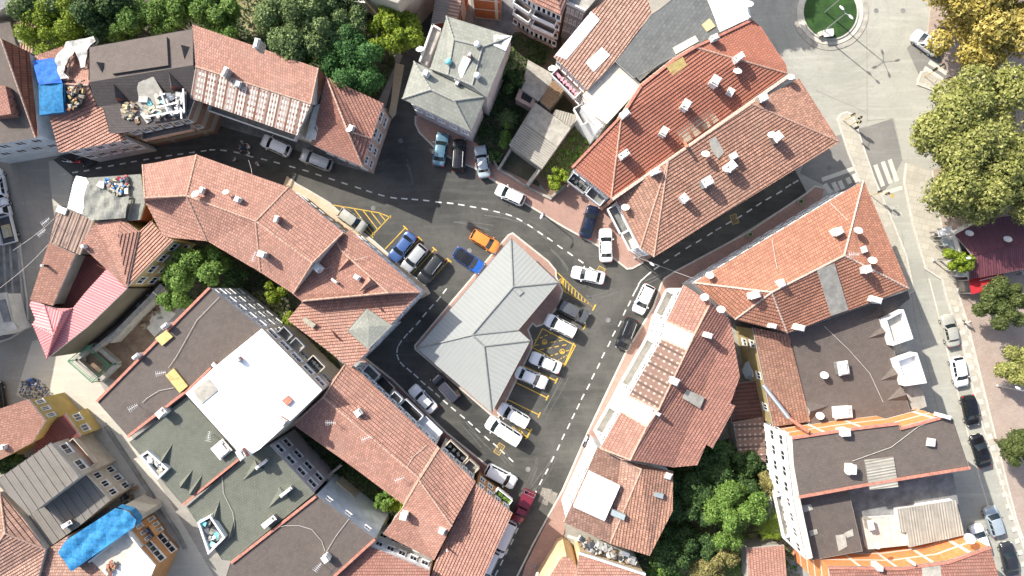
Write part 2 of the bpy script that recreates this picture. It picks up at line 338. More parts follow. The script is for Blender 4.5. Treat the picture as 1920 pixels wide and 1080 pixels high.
def bld(key, name, label, z, pts, nout=None, faces=None, roof='tile_pink', prof='tile', wall='w_cream', win=(), over=.3, cat='house', eave='fascia', ridge='ridge', z0=0.0, parapet=None, base=None):
    """pts: (x, y[, dz]) photograph pixels of roof points, the first nout form the eave outline"""
    pts = [(p[0], p[1], p[2] if len(p) > 2 else 0) for p in pts]; nout = nout or len(pts)
    W = [G(x, y, z + dz) for x, y, dz in pts]; out = W[:nout]
    cx = sum(p.x for p in out) / nout; cy = sum(p.y for p in out) / nout
    root = empty(name, (cx, cy, z0), world=True); tag(root, label, cat)
    faces = faces or [list(range(nout))]
    ins = inset(out, over); n = nout
    wb = MB(); area = sum(out[i].x * out[(i + 1) % n].y - out[(i + 1) % n].x * out[i].y for i in range(n))
    order = list(range(n)) if area > 0 else list(range(n))[::-1]
    top = [Vector((ins[i].x, ins[i].y, ins[i].z - .16)) for i in order]; bot = [Vector((p.x, p.y, z0)) for p in top]
    for i in range(n):
        j = (i + 1) % n; L = (bot[i] - bot[j]).length
        wb.face([bot[i], bot[j], top[j], top[i]], [(0, 0), (L, 0), (L, top[j].z), (0, top[i].z)])
    wall_o = wb.build('wall', wall, root)
    fac = []; mats = []; rb = MB()
    for f in faces:
        if isinstance(f[0], str): mt, pf, idx = f[0], f[1], f[2]
        else: mt, pf, idx = roof, prof, f
        if mt not in mats: mats.append(mt)
        P = [W[i].copy() for i in idx]; surface(rb, P, pf, mats.index(mt)); fac.append((idx, P))
    ro = rb.build('roof', mats, root)
    sb = MB(); Z = Vector((0, 0, 1))
    oo = [out[i] for i in order]
    for i in range(n):                                   # fascia board round the eave
        j = (i + 1) % n
        sb.face([oo[i] - Z * .2, oo[j] - Z * .2, oo[j] + Z * .05, oo[i] + Z * .05])
    for idx, P in fac:
        Q = [p - Z * .17 for p in P]
        for t in tessellate_polygon([Q]):
            q = [Q[k] for k in t]
            sb.face(q[::-1] if newell(q).z > 0 else q)
    if parapet:
        for seg in parapet:
            ed, ph, pw = seg[0], seg[1], seg[2]
            a, b = out[ed], out[(ed + 1) % n]; d = (b - a); L = d.length; d.normalize(); nn = Vector((-d.y, d.x, 0)) * (1 if area > 0 else -1)
            s2 = [a, b, b + nn * pw, a + nn * pw]; s2 = s2 if newell(s2).z > 0 else s2[::-1]
            pm = MB(); pm.prism([p - Z * .25 for p in s2], [p + Z * ph for p in s2]); pm.build('parapet', seg[3] if len(seg) > 3 else 'parapet_red', root)
    if eave: sb.build('eaves', eave, root)
    if ridge:
        cnt = {}
        for fi, (idx, P) in enumerate(fac):
            for i in range(len(idx)):
                e = tuple(sorted((idx[i], idx[(i + 1) % len(idx)]))); cnt.setdefault(e, []).append(fi)
        rm = MB(); any_ = False
        for (i, j), fl in cnt.items():
            if len(fl) == 2 or (len(fl) == 1 and pts[i][2] > .8 and pts[j][2] > .8):
                a, b = W[i], W[j]; L = (b - a).length; k = max(1, int(L / .45)); any_ = True
                for q in range(k):
                    rm.tube(a + (b - a) * (q / k) + Z * .03, a + (b - a) * ((q + 1.05) / k) + Z * .03, .10, .135, 7)
        if any_: rm.build('ridge_cap', ridge, ro)
    for w in win:
        ed, cols, flo = w[0], w[1], w[2]; opt = w[3] if len(w) > 3 else {}
        a, b = ins[ed], ins[(ed + 1) % n]
        d = Vector((b.x - a.x, b.y - a.y, 0)); L = d.length; d.normalize(); nn = Vector((d.y, -d.x, 0)) * (1 if area > 0 else -1)
        ww = opt.get('w', min(1.5, L / cols * .6)); hh = opt.get('h', 1.35); st = opt.get('step', 2.95); t0 = opt.get('top', 1.1)
        for c in range(cols):
            for fl in range(flo):
                q = a + d * L * ((c + .5) / cols); q = Vector((q.x, q.y, min(a.z, b.z) - t0 - hh / 2 - st * fl)) + nn * .0
                window_at(root, q, nn, ww, hh, opt.get('frame', 'w_white'))
    BLD[key] = dict(root=root, roof=ro, wall=wall_o, fac=fac, out=out, ins=ins, pts=pts)
    return root
def on_roof(key, x, y):
    """the point of a building's roof that the photograph shows at (x, y)"""
    d = G(x, y, 0) - Vector((0, 0, H)); o = Vector((0, 0, H)); best = None
    for idx, P in BLD[key]['fac']:
        n = newell(P); c = sum(P, Vector()) / len(P)
        t = (c - o).dot(n) / d.dot(n); p = o + d * t
        if inpoly(p.x, p.y, P): return p, n
        q = min((p.xy - e.xy).length for e in P)
        if best is None or q < best[0]: best = (q, p, n)
    return best[1], best[2]
def roof_poly(key, poly, off=.05, th=.04): 
    return [on_roof(key, x, y)[0] + Vector((0, 0, off)) for x, y in poly]
def patch(key, poly, name, mat, off=.14, prof='flat', th=.05, top=None, label=None, cat=None, wr=0, group=None):
    P = roof_poly(key, poly, off)
    if newell(P).z < 0: P = P[::-1]
    m = MB(); Z = Vector((0, 0, 1))
    if wr: cloth(m, P, wr)
    else: surface(m, P, prof)
    n = len(P)
    for i in range(n):
        a, b = P[i], P[(i + 1) % n]; m.face([a - Z * (th + off * .7), b - Z * (th + off * .7), b, a])
    if label: o = m.build(name, mat, None); tag(o, label, cat, group)
    else: o = m.build(name, mat, BLD[key]['roof'])
    return o
def cloth(m, P, amp, step=.3):
    rnd = random.Random(len(P) * 7 + int(P[0].x * 10)); ph = [(rnd.uniform(.5, 3.2), rnd.uniform(0, math.pi * 2), rnd.uniform(0, 6.3)) for _ in range(9)]
    def wz(p): return sum(abs(math.sin(f * (p.x * math.cos(a) + p.y * math.sin(a)) + b)) / (f + .6) for f, a, b in ph) * amp
    fx = lambda p: p.x
    fy = lambda p: p.y
    for t in tessellate_polygon([P]):
        T = [P[k].copy() for k in t]
        if newell(T).z < 0: T = T[::-1]
        for i in range(math.floor(min(map(fx, T)) / step), math.floor(max(map(fx, T)) / step) + 1):
            S = clip(T, fx, i * step, i * step + step)
            if len(S) < 3: continue
            for j in range(math.floor(min(map(fy, S)) / step), math.floor(max(map(fy, S)) / step) + 1):
                U = clip(S, fy, j * step, j * step + step)
                if len(U) >= 3: m.face([Vector((p.x, p.y, p.z + wz(p))) for p in U])
def chimney(key, x, y, h=1.2, w=.8, d=.6, rot=0, mat='ch_white', cap='ch_cap', base=None):
    """x, y: where its top shows"""
    p, n = on_roof(key, x, y); s = 1 - h / H; p = on_roof(key, 960 + (x - 960) * s, 540 + (y - 540) * s)[0]
    m = MB(); r = R(rot); m.box(p + Vector((0, 0, h / 2 - .4)), (w * .84, d * .84, h + .8), r, 0)
    o = m.build('chimney', mat, BLD[key]['roof'])
    c = MB(); c.box(p + Vector((0, 0, h + .07)), (w * .95, d * .95, .1), r, 0)
    for sx in (-1, 1):
        for sy in (-1, 1): c.box(p + Matrix.Rotation(r, 3, 'Z') @ Vector((sx * w * .3, sy * d * .3, h + .2)), (w * .16, d * .16, .18), r, 0)
    c.box(p + Vector((0, 0, h + .33)), (w * (.5 + .3 * ((x * 7) % 10) / 10), d * .78, .08), r + .1 * ((y % 5) - 2) / 2, 0)
    c.build('chimney_cap', cap, o)
    return p
_dish = {}
def dish(key, x, y, label, r=.48, face=-70, tilt=52, mat='dish_white', h=.9, group=None):
    s = 1 - h / H; p = on_roof(key, 960 + (x - 960) * s, 540 + (y - 540) * s)[0] if key else G(x, y, 0)
    face = 85 + (x * 3 + y) % 25; tilt = 36; root = empty('satellite_dish', p, R(face)); tag(root, label, 'satellite dish', group)
    if (r, mat, tilt) not in _dish:
        T = Matrix.Translation((.12, 0, h)) @ Matrix.Rotation(R(tilt), 4, 'Y') @ Matrix.Scale(r, 4); pr = [(k / 6, .26 * (k / 6) ** 2) for k in range(7)]
        a = MB(); a.lathe((0, 0, 0), pr, 20, M=T); a.lathe((0, 0, 0), [(q, z - .05) for q, z in pr], 20, M=T)
        o1 = a.build('reflector', mat, root, smooth=True)
        b = MB(); b.tube((0, 0, -.1), (0, 0, h), .035); b.tube((0, 0, h), T @ Vector((0, 0, -.02)), .04); b.tube(T @ Vector((.9, 0, .2)), T @ Vector((.35, 0, 1.0)), .02); b.tube(T @ Vector((.35, 0, 1.0)), T @ Vector((.1, 0, 1.0)), .05)
        o2 = b.build('mount', 'metal', root); _dish[(r, mat, tilt)] = (o1, o2)
    else:
        for o in _dish[(r, mat, tilt)]:
            c = o.copy(); COL.objects.link(c); c.parent = root
    return root
def dormer(key, A, B, C, h=1.2, mat='shingle_brown', front='w_white'):
    """little gabled dormer: front corners A and B and the back point C, as pixels on the roof"""
    a = on_roof(key, *A)[0]; b = on_roof(key, *B)[0]; c = on_roof(key, *C)[0]; f = (a + b) / 2 + Vector((0, 0, h)); f.z = min(f.z, c.z + .8)
    m = MB(); dn = Vector((0, 0, .25))
    for T in ((a, f, c), (f, b, c)):
        T = list(T)
        surface(m, T, 'shingle')
    o = m.build('dormer', mat, BLD[key]['roof']); g = MB(); g.face([a - dn, b - dn, f - dn * .1]); g.face([b - dn, a - dn, f - dn * .1]); g.build('dormer_front', front, o)
def block(name, label, cat, P, z0, z1, mat, top=None, parent=None, kind=None, group=None, px=True, zt=None, prof='flat'):
    """prism whose top outline shows at pixels P"""
    T = [G(x, y, z1) for x, y in P] if px else [Vector((x, y, z1)) for x, y in P]
    if newell(T).z < 0: T = T[::-1]
    B = [Vector((p.x, p.y, z0)) for p in T]; m = MB()
    m.prism(B, T, 0, cap=False); surface(m, T, prof, 1 if top else 0)
    o = m.build(name, [mat, top] if top else [mat], parent)
    return tag(o, label, cat, group, kind)
def beam(m, a, b, w, h, mi=0):
    """a bar of width w and height h from a to b (world)"""
    a = Vector(a); b = Vector(b); d = b - a; L = d.length
    if L < 1e-4: return
    q = d.to_track_quat('X', 'Z').to_matrix().to_4x4(); m.box((a + b) / 2, (L, w, h), 0, mi, M=q)
def line(m, pts, w, z, closed=False, th=0):
    """painted line through ground pixels, mitred"""
    P = [G(x, y, z) for x, y in pts]; n = len(P); L = []; Rr = []
    for i in range(n):
        a = P[i - 1] if (i > 0 or closed) else None; b = P[(i + 1) % n] if (i < n - 1 or closed) else None
        e1 = (P[i] - a).normalized() if a is not None else (b - P[i]).normalized(); e2 = (b - P[i]).normalized() if b is not None else e1
        n1 = Vector((-e1.y, e1.x, 0)); n2 = Vector((-e2.y, e2.x, 0)); o = (n1 + n2) / max(.5, 1 + n1.dot(n2)) * (w / 2)
        L.append(P[i] + o); Rr.append(P[i] - o)
    for i in range(n if closed else n - 1):
        j = (i + 1) % n; q = [Rr[i], Rr[j], L[j], L[i]]; m.face(q)
        if th:
            dz = Vector((0, 0, th)); m.face([L[i], L[j], L[j] - dz, L[i] - dz]); m.face([Rr[j], Rr[i], Rr[i] - dz, Rr[j] - dz])
def sheet(name, P, z, mat, kind='structure', px=True):
    T = [G(x, y, z) for x, y in P] if px else [Vector((x, y, z)) for x, y in P]
    if newell(T).z < 0: T = T[::-1]
    m = MB()
    for t in tessellate_polygon([T]):
        q = [T[k] for k in t]
        m.face(q if newell(q).z > 0 else q[::-1])
    return tag(m.build(name, mat), kind=kind)
# ---------------------------------------------------------------- material library
tile('tile_pink', (.37, .19, .14)); tile('tile_pale', (.40, .205, .145), dirt=.2); tile('tile_orange', (.38, .17, .105)); tile('tile_red', (.36, .135, .085), var=.14, dirt=.15)
tile('tile_brown', (.36, .19, .13), var=.3, dirt=.55); tile('tile_old', (.36, .21, .155), var=.3, dirt=.7); tile('tile_dark', (.29, .135, .1), var=.2); tile('tile_wall', (.29, .09, .04), dirt=.5)
shingle('shingle_brown', (.105, .085, .073), row=.3, var=.12, mort=.72); shingle('shingle_grey', (.225, .23, .195), var=.14, row=.42, mort=.66); shingle('shingle_green', (.115, .122, .095), row=.3, var=.1); shingle('shingle_slate', (.12, .125, .12), var=.16, row=.45, mort=.5)
shingle('shingle_dark', (.06, .05, .047), row=.34)
stripes('metal_roof', (.29, .30, .283), (.315, .325, .305), .55, .8, big=.12); stripes('metal_white', (.62, .63, .62), (.74, .75, .74), .3, .5, big=.1)
stripes('metal_pale', (.42, .46, .45), (.5, .54, .53), .3, .5, big=.15); stripes('metal_pink', (.40, .14, .145), (.56, .235, .235), .3, .5, big=.2)
stripes('metal_rust', (.1, .045, .035), (.16, .07, .055), .5, .8, big=.6); stripes('metal_wine', (.10, .03, .04), (.16, .05, .062), .26, .6, big=.4)
stripes('sheet_brown', (.17, .105, .08), (.34, .25, .2), .42, .8, big=.5); stripes('sheet_grey', (.16, .145, .125), (.2, .18, .155), .3, .85, big=.4)
stripes('sheet_mottled', (.15, .085, .065), (.2, .12, .09), 1.18, .85, big=.3, rows=.62); stripes('sheet_old', (.26, .24, .2), (.36, .34, .29), .3, .85, big=.5)
stripes('sheet_darkred', (.12, .03, .025), (.17, .05, .04), .3, .8, big=.6)
for a in (('w_white', (.72, .71, .69)), ('w_cream', (.55, .48, .38)), ('w_pink', (.52, .36, .29)), ('w_grey', (.33, .33, .33)), ('w_beige', (.47, .4, .31)), ('w_ochre', (.38, .29, .13)), ('w_yellow', (.44, .31, .1)), ('w_orange', (.42, .21, .08)), ('w_blue', (.5, .56, .6)), ('w_tan', (.6, .44, .26)), ('w_lightgrey', (.55, .56, .57)), ('w_mauve', (.50, .44, .43)), ('w_concrete', (.36, .33, .28)), ('w_olive', (.13, .11, .075))):
    plain(a[0], a[1], .85, .14, .7, bmp=.1)
brickwall('w_brick_dull', (.24, .15, .11), band=(.34, .29, .24), per=2.6, wid=1.2); mottled('mottled_white', (.52, .46, .4), (.2, .09, .06), (.2, .1, .07)); mottled('mottled_brown', (.18, .11, .085), (.42, .36, .31), (.1, .06, .045), row=.66, dash=1.3, lo=.25); brickwall('w_brick', (.42, .13, .045)); brickwall('w_brick_orange', (.62, .23, .08), off=.35, per=2.2, wid=.3); brickwall('w_brick_red', (.28, .08, .04), per=2.8)
plain('fascia', (.5, .49, .46), .7, .15, 2); plain('ridge', (.42, .27, .2), .85, .3, 3); plain('ridge_grey', (.27, .27, .24), .8, .1); plain('ridge_metal', (.2, .21, .2), .5, .1); plain('parapet_red', (.42, .17, .12), .85, .3, 3); plain('parapet_white', (.7, .68, .64), .8, .12)
plain('ridge_pale', (.5, .38, .31), .85, .35, 5)
plain('ch_white', (.68, .66, .62), .85, .2, 3); plain('ch_cap', (.6, .58, .54), .85, .25, 4); plain('ch_brick', (.3, .12, .08), .9, .3, 5); plain('ch_grey', (.3, .27, .23), .9, .3, 4); plain('soot_and_shade_black', (.03, .03, .03), .9, .3)  # the last near-black serves sooty things and the painted shade of openings
plain('dish_white', (.72, .73, .72), .45, .06); plain('metal', (.45, .46, .46), .4, .1, metal=.6); plain('dark_metal', (.06, .065, .07), .5, .15, metal=.3); plain('steel', (.6, .62, .63), .3, .05, metal=.8)
plain('white_paint', (.78, .78, .76), .8, .1, 3, bmp=.1); plain('membrane', (.86, .87, .87), .75, .02); plain('panel_grey', (.28, .33, .34), .45, .08); plain('panel_yellow', (.5, .38, .14), .6, .15); plain('panel_cream', (.42, .38, .28), .8, .15, 2)
plain('concrete', (.33, .31, .265), .9, .22, 1.2, bmp=.2); plain('concrete_dark', (.17, .17, .165), .9, .35, .7); plain('concrete_pale', (.5, .47, .4), .9, .15, 1.5); plain('rubble', (.22, .19, .15), .95, .5, 6, bmp=.6)
plain('tarp_blue', (.01, .11, .46), .8, .3, 2.5); plain('tarp_cyan', (.018, .17, .36), .8, .3, 2.5); plain('tarp_white', (.4, .385, .35), .8, .3, 3); plain('tarp_grey', (.21, .21, .18), .8, .2, 3)
plain('wood', (.22, .14, .08), .85, .3, 6); plain('wood_pale', (.5, .4, .22), .85, .2, 5); plain('rubber', (.025, .025, .027), .8, .2); plain('cable', (.5, .47, .42), .8, .1)
plain('red_plastic', (.5, .03, .03), .5, .1); plain('red_fabric', (.42, .02, .03), .7, .15, 2); plain('blue_plastic', (.03, .2, .5), .5, .1); plain('pink_cloth', (.6, .3, .35), .9, .2, 8); plain('teal_plastic', (.2, .6, .65), .5, .1); plain('green_metal', (.04, .2, .1), .5, .2); plain('skin', (.42, .25, .18), .6, .05); plain('hair', (.02, .015, .012), .7, .2, 9); plain('bark', (.12, .09, .065), .95, .35, 5, bmp=.6)
ground('asphalt_new', (.040, .040, .036), (.092, .089, .078), .12, .5, .85)
ground('asphalt_old', (.30, .295, .25), (.36, .35, .30), .12, .45, .9, ring=(42.6, 37.0)); ground('asphalt_mid', (.17, .165, .15), (.21, .2, .18), .2, .4); ground('concrete_road', (.40, .375, .31), (.46, .43, .36), .15, .25)
ground('asphalt_side', (.24, .225, .195), (.29, .27, .235), .2, .5)
ground('soil', (.17, .13, .09), (.24, .19, .13), .4, .6); ground('dry_grass', (.30, .25, .14), (.2, .19, .08), .5, .6, spotc=(.06, .09, .02)); ground('garden_soil', (.055, .06, .035), (.1, .085, .055), .5, .5); ground('lawn', (.012, .04, .006), (.025, .07, .01), .8, .7, spotc=(.02, .06, .01))
ground('earth_brown', (.13, .085, .055), (.2, .14, .09), .6, .7, spotc=(.05, .06, .03))
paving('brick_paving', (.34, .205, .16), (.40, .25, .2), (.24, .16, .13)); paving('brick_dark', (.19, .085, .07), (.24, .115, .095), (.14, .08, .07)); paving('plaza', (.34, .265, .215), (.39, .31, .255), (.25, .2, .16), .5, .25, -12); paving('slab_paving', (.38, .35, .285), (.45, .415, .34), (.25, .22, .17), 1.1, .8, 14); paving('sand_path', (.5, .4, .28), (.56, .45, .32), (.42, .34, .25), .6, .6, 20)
plain('kerb_stone', (.48, .45, .39), .85, .15, 3); worn('line_white', (.62, .62, .58), (.22, .22, .2), .58); worn('line_faded', (.55, .53, .46), (.34, .32, .27), .5); worn('line_yellow', (.56, .36, .04), (.2, .15, .05), .56); plain('line_ochre', (.42, .3, .09), .75, .2, 5); worn('scuff', (.13, .125, .115), (.06, .06, .055), .46); plain('seam', (.22, .2, .17), .9, .3, 4)
for nm, c in (('white', (.80, .81, .82)), ('black', (.012, .012, .014)), ('silver', (.42, .43, .43)), ('grey', (.10, .105, .11)), ('darkgrey', (.03, .031, .034)), ('lightblue', (.10, .19, .25)), ('blue', (.06, .12, .29)), ('brightblue', (.02, .12, .48)), ('navy', (.01, .016, .04)), ('orange', (.68, .22, .035)), ('beige', (.45, .44, .38)), ('red', (.22, .025, .045)), ('paleblue', (.38, .44, .47)), ('green', (.006, .02, .015)), ('slate', (.05, .05, .062))):
    m, nt, b = nodes('car_' + nm, .28, .0 if nm in ('white', 'orange') else .25); b.inputs['Base Color'].default_value = (*c, 1); b.inputs['Coat Weight'].default_value = .6; b.inputs['Coat Roughness'].default_value = .08
    f = noise(nt, pos(nt), 4, 4); nt.links.new(ramp(nt, f, (.27,) * 3, (.31,) * 3), b.inputs['Roughness'])
m, nt, b = nodes('glass', .06); b.inputs['Base Color'].default_value = (.018, .024, .028, 1); b.inputs['Specular IOR Level'].default_value = .6
m, nt, b = nodes('carglass', .05); b.inputs['Base Color'].default_value = (.012, .018, .02, 1); b.inputs['Specular IOR Level'].default_value = .7
m, nt, b = nodes('lamp_clear', .15); b.inputs['Base Color'].default_value = (.6, .62, .62, 1)
m, nt, b = nodes('lamp_red', .2); b.inputs['Base Color'].default_value = (.45, .01, .015, 1)
leaf('leaf_plane', (.13, .15, .035), (.245, .26, .065), (.42, .41, .15)); leaf('leaf_gold', (.21, .165, .03), (.38, .30, .06), (.54, .46, .16)); leaf('leaf_mid', (.06, .12, .02), (.12, .21, .035), (.22, .33, .08))
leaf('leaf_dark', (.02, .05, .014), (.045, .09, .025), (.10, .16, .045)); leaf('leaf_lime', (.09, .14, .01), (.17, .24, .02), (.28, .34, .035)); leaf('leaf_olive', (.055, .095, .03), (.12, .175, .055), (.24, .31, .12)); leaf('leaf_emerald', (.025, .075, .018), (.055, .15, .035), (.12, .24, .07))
leaf('leaf_dry', (.12, .11, .03), (.22, .2, .07), (.34, .3, .12)); leaf('leaf_conifer', (.045, .065, .018), (.085, .11, .03), (.14, .17, .05))

# ---------------------------------------------------------------- vehicles
CT = {   # length, width, then x as fractions of length from rear (0) to front (1): rear glass foot, roof rear, roof front, windscreen foot; belt, roof, bonnet, boot heights
    'sedan': (4.5, 1.78, .14, .27, .58, .735, .94, 1.44, .93, 1.0), 'boxy': (4.4, 1.7, .17, .25, .58, .70, .93, 1.40, .90, .98), 'hatch': (4.1, 1.76, .03, .12, .60, .77, .98, 1.50, .95, .98), 'suv': (4.4, 1.85, .025, .09, .62, .76, 1.08, 1.68, 1.05, 1.05),
    'van': (4.4, 1.83, .015, .04, .64, .78, 1.1, 1.82, 1.05, 1.1), 'longvan': (5.1, 1.95, .01, .03, .70, .82, 1.2, 2.0, 1.15, 1.2)}
CW, CH = {}, {}
def car_mesh(kind, col, roofcol=None, rails=False, tint=None):
    L, Wd, a0, a1, a2, a3, belt, top, hood, boot = CT[kind]
    hw = Wd / 2; X = lambda f: (f - .5) * L
    def hwid(f):
        e = min(f, 1 - f) * L; k = max(0, 1 - e / .62); return hw * (1 - .26 * k ** 2.2)
    def ztop(f):
        if f > a3: t = (f - a3) / (1 - a3); return belt + .02 + (hood - belt) * t - .26 * max(0, (t - .55) / .45) ** 2
        if f < a0 + .02 and kind in ('sedan', 'boxy'): t = 1 - f / (a0 + .02); return boot - .3 * max(0, (t - .8) / .2) ** 2
        if f < .04: return (boot if kind in ('sedan', 'boxy') else belt) - .1 * (1 - f / .04)
        if kind in ('sedan', 'boxy') and f < a1: return boot
        return belt
    fs = [0, .012, .035, .07, .11, .16, .25, .35, .45, .55, .65, .72, .78, .84, .89, .93, .96, .985, 1.0]
    rings = []
    for f in fs:
        w = hwid(f); z = ztop(f); x = X(f); lo = .24 if .03 < f < .97 else .34
        if f in (0, 1.0): z -= .16; w *= .93
        pr = [(w * .9, lo), (w, lo + .14), (w * 1.0, .62), (w * .985, z - .16), (w * .95, z - .05), (w * .84, z + .0), (w * .45, z + .035), (0, z + .045)]
        rings.append([Vector((x, -y, zz)) for y, zz in pr] + [Vector((x, y, zz)) for y, zz in pr[-2::-1]])
    m = MB(); nn = len(rings[0])
    for A, B in zip(rings, rings[1:]):
        for i in range(nn - 1): m.face([A[i], B[i], B[i + 1], A[i + 1]])
        m.face([A[-1], B[-1], B[0], A[0]])
    m.face(rings[0]); m.face(rings[-1][::-1])
    # greenhouse
    wb, wr = hw * .93, hw * .74
    ys = (-1, -.55, 0, .55, 1)
    zb = belt - .05; cr = (0, .075, .1, .075, 0)
    FB = [Vector((X(a3) + .13 * (1 - y * y), y * wb, zb + .0)) for y in ys]; FT = [Vector((X(a2) + .08 * (1 - y * y), y * wr, top - .09 + c * .7)) for y, c in zip(ys, cr)]
    RT = [Vector((X(a1) - .05 * (1 - y * y), y * wr, top - .1 + c * .7)) for y, c in zip(ys, cr)]; RB = [Vector((X(a0) - .05 * (1 - y * y), y * wb * .97, (boot if kind in ('sedan', 'boxy') else belt) - .04)) for y in ys]
    MT = [(FT[i] + RT[i]) / 2 + Vector((0, 0, .05)) for i in range(5)]
    g = MB()
    for A, B in ((FB, FT), (FT, MT), (MT, RT), (RT, RB)):
        for i in range(4): g.face([A[i], A[i + 1], B[i + 1], B[i]], m=1 if (A is FT or A is MT) else 0)
    for s in (0, 4):
        q = [RB[s], FB[s], FT[s], MT[s], RT[s]]; g.face(q if s == 0 else q[::-1])
    def panel(name, A, B, C, D, ins=.06, off=.014, sx=4):
        """glass patch inset in the quad A B (bottom) C D (top)"""
        P = lambda u, v: (A * (1 - u) + B * u) * (1 - v) + (D * (1 - u) + C * u) * v
        n = (B - A).cross(D - A).normalized(); k = MB(); V = [ins + (1 - 2 * ins) * t / sx for t in range(sx + 1)]
        for i in range(sx): k.face([P(V[i], ins * 1.2) + n * off, P(V[i + 1], ins * 1.2) + n * off, P(V[i + 1], 1 - ins) + n * off, P(V[i], 1 - ins) + n * off])
        return k
    def strip(A, B, i0=.04, v0=.07, v1=.93, sg=1):
        k = MB(); o = .016
        U = lambda P, t: (lambda f, i: P[min(i, 3)] * (1 - (f - min(i, 3))) + P[min(i, 3) + 1] * (f - min(i, 3)))(t * 4, int(t * 4))
        T = [i0 + (1 - 2 * i0) * t / 8 for t in range(9)]
        for t0, t1 in zip(T, T[1:]):
            q = [U(A, t0).lerp(U(B, t0), v0), U(A, t1).lerp(U(B, t1), v0), U(A, t1).lerp(U(B, t1), v1), U(A, t0).lerp(U(B, t0), v1)]
            n = newell(q); n = n if n.z > 0 else -n; k.face([p + n * o for p in q])
        return k
    root = empty('car', (0, 0, 0)); cm = 'car_' + col
    body = m.build('body', cm, root, smooth=True)
    cab = g.build('cabin', [cm, 'car_' + (roofcol or col)], root)
    strip(FB, FT).build('windscreen', tint or 'carglass', root); strip(RB, RT, .07, .12, .9).build('rear_window', 'carglass', root)
    for s in (0, 4):
        A, B, C, D = RB[s], FB[s], FT[s], RT[s]
        if s == 4: A, B, C, D = B, A, D, C
        lo = A.lerp(B, .04), B.lerp(A, .04)
        k = panel('side_window', lo[0] if s == 0 else lo[0], lo[1], C, D, .09, .02, 1); gl = k.build('side_window', 'carglass', root)
        pm = MB(); yy = A.y
        for f in (.40, .68):
            p0 = RB[s].lerp(FB[s], f); p1 = RT[s].lerp(FT[s], min(1, max(0, f * 1.25 - .12))); nn_ = Vector((0, -1 if s == 0 else 1, .35)).normalized() * .03
            pm.tube(p0 + nn_, p1 + nn_, .028, n=5)
        pm.build('door_pillar', cm, root)
    if rails:
        for s in (-1, 1):
            rm = MB(); rm.tube((X(a1) + .15, s * wr * .9, top + .0), (X(a2) - .15, s * wr * .9, top + .0), .025, n=6); rm.build('roof_rail', 'steel', root)
    for s in (-1, 1):
        k = MB(); k.lathe((X(a3) - .28, s * (hw + .10), belt + .02), [(0, -.08), (.07, -.06), (.1, 0), (.07, .06), (0, .08)], 8); k.build('mirror', cm, root, smooth=True)
        k = MB(); k.box((X(.962), s * hw * .66, hood - .24), (.20, .34, .15), s * -.35); k.build('headlight', 'lamp_clear', root)
        k = MB(); k.box((X(.024), s * hw * .72, (boot if kind in ('sedan', 'boxy') else belt) - .16), (.16, .26, .16), s * .3); k.build('tail_light', 'lamp_red', root)
        for f in (.19, .81):
            w = MB(); Mx = Matrix.Rotation(R(90), 4, 'X'); w.lathe((X(f), s * (hw - .085), .31), [(.0, -.1), (.19, -.1), (.29, -.085), (.31, -.05), (.31, .05), (.29, .085), (.19, .1), (0, .1)], 16, M=Mx)
            wo = w.build('wheel', 'rubber', root); q = MB(); q.lathe((X(f), s * (hw + .015), .31), [(0, -.02), (.17, -.012), (.19, .01), (.17, .018), (0, .018)], 10, M=Mx); q.build('rim', 'steel', wo)
    k = MB(); k.box((X(1) - .02, 0, .42), (.06, .52, .11)); k.build('number_plate', 'white_paint', root)
    return root
_cars = {}
def park(kind, col, x, y, dx, dy, label, roofcol=None, rails=False, group=None, tint=None, sc=1):
    key = (kind, col, roofcol, rails, tint)
    if key not in _cars: r = _cars[key] = car_mesh(kind, col, roofcol, rails, tint)
    else: r = copy_tree(_cars[key])
    p = G(x, y, .8); r.location = (p.x, p.y, .012); r.rotation_euler = (0, 0, math.atan2(-dy, dx)); r.scale = (sc, sc, sc); r.name = 'parked_car'
    for k in ('label', 'category', 'group'):
        if k in r: del r[k]
    return tag(r, label, 'car', group)
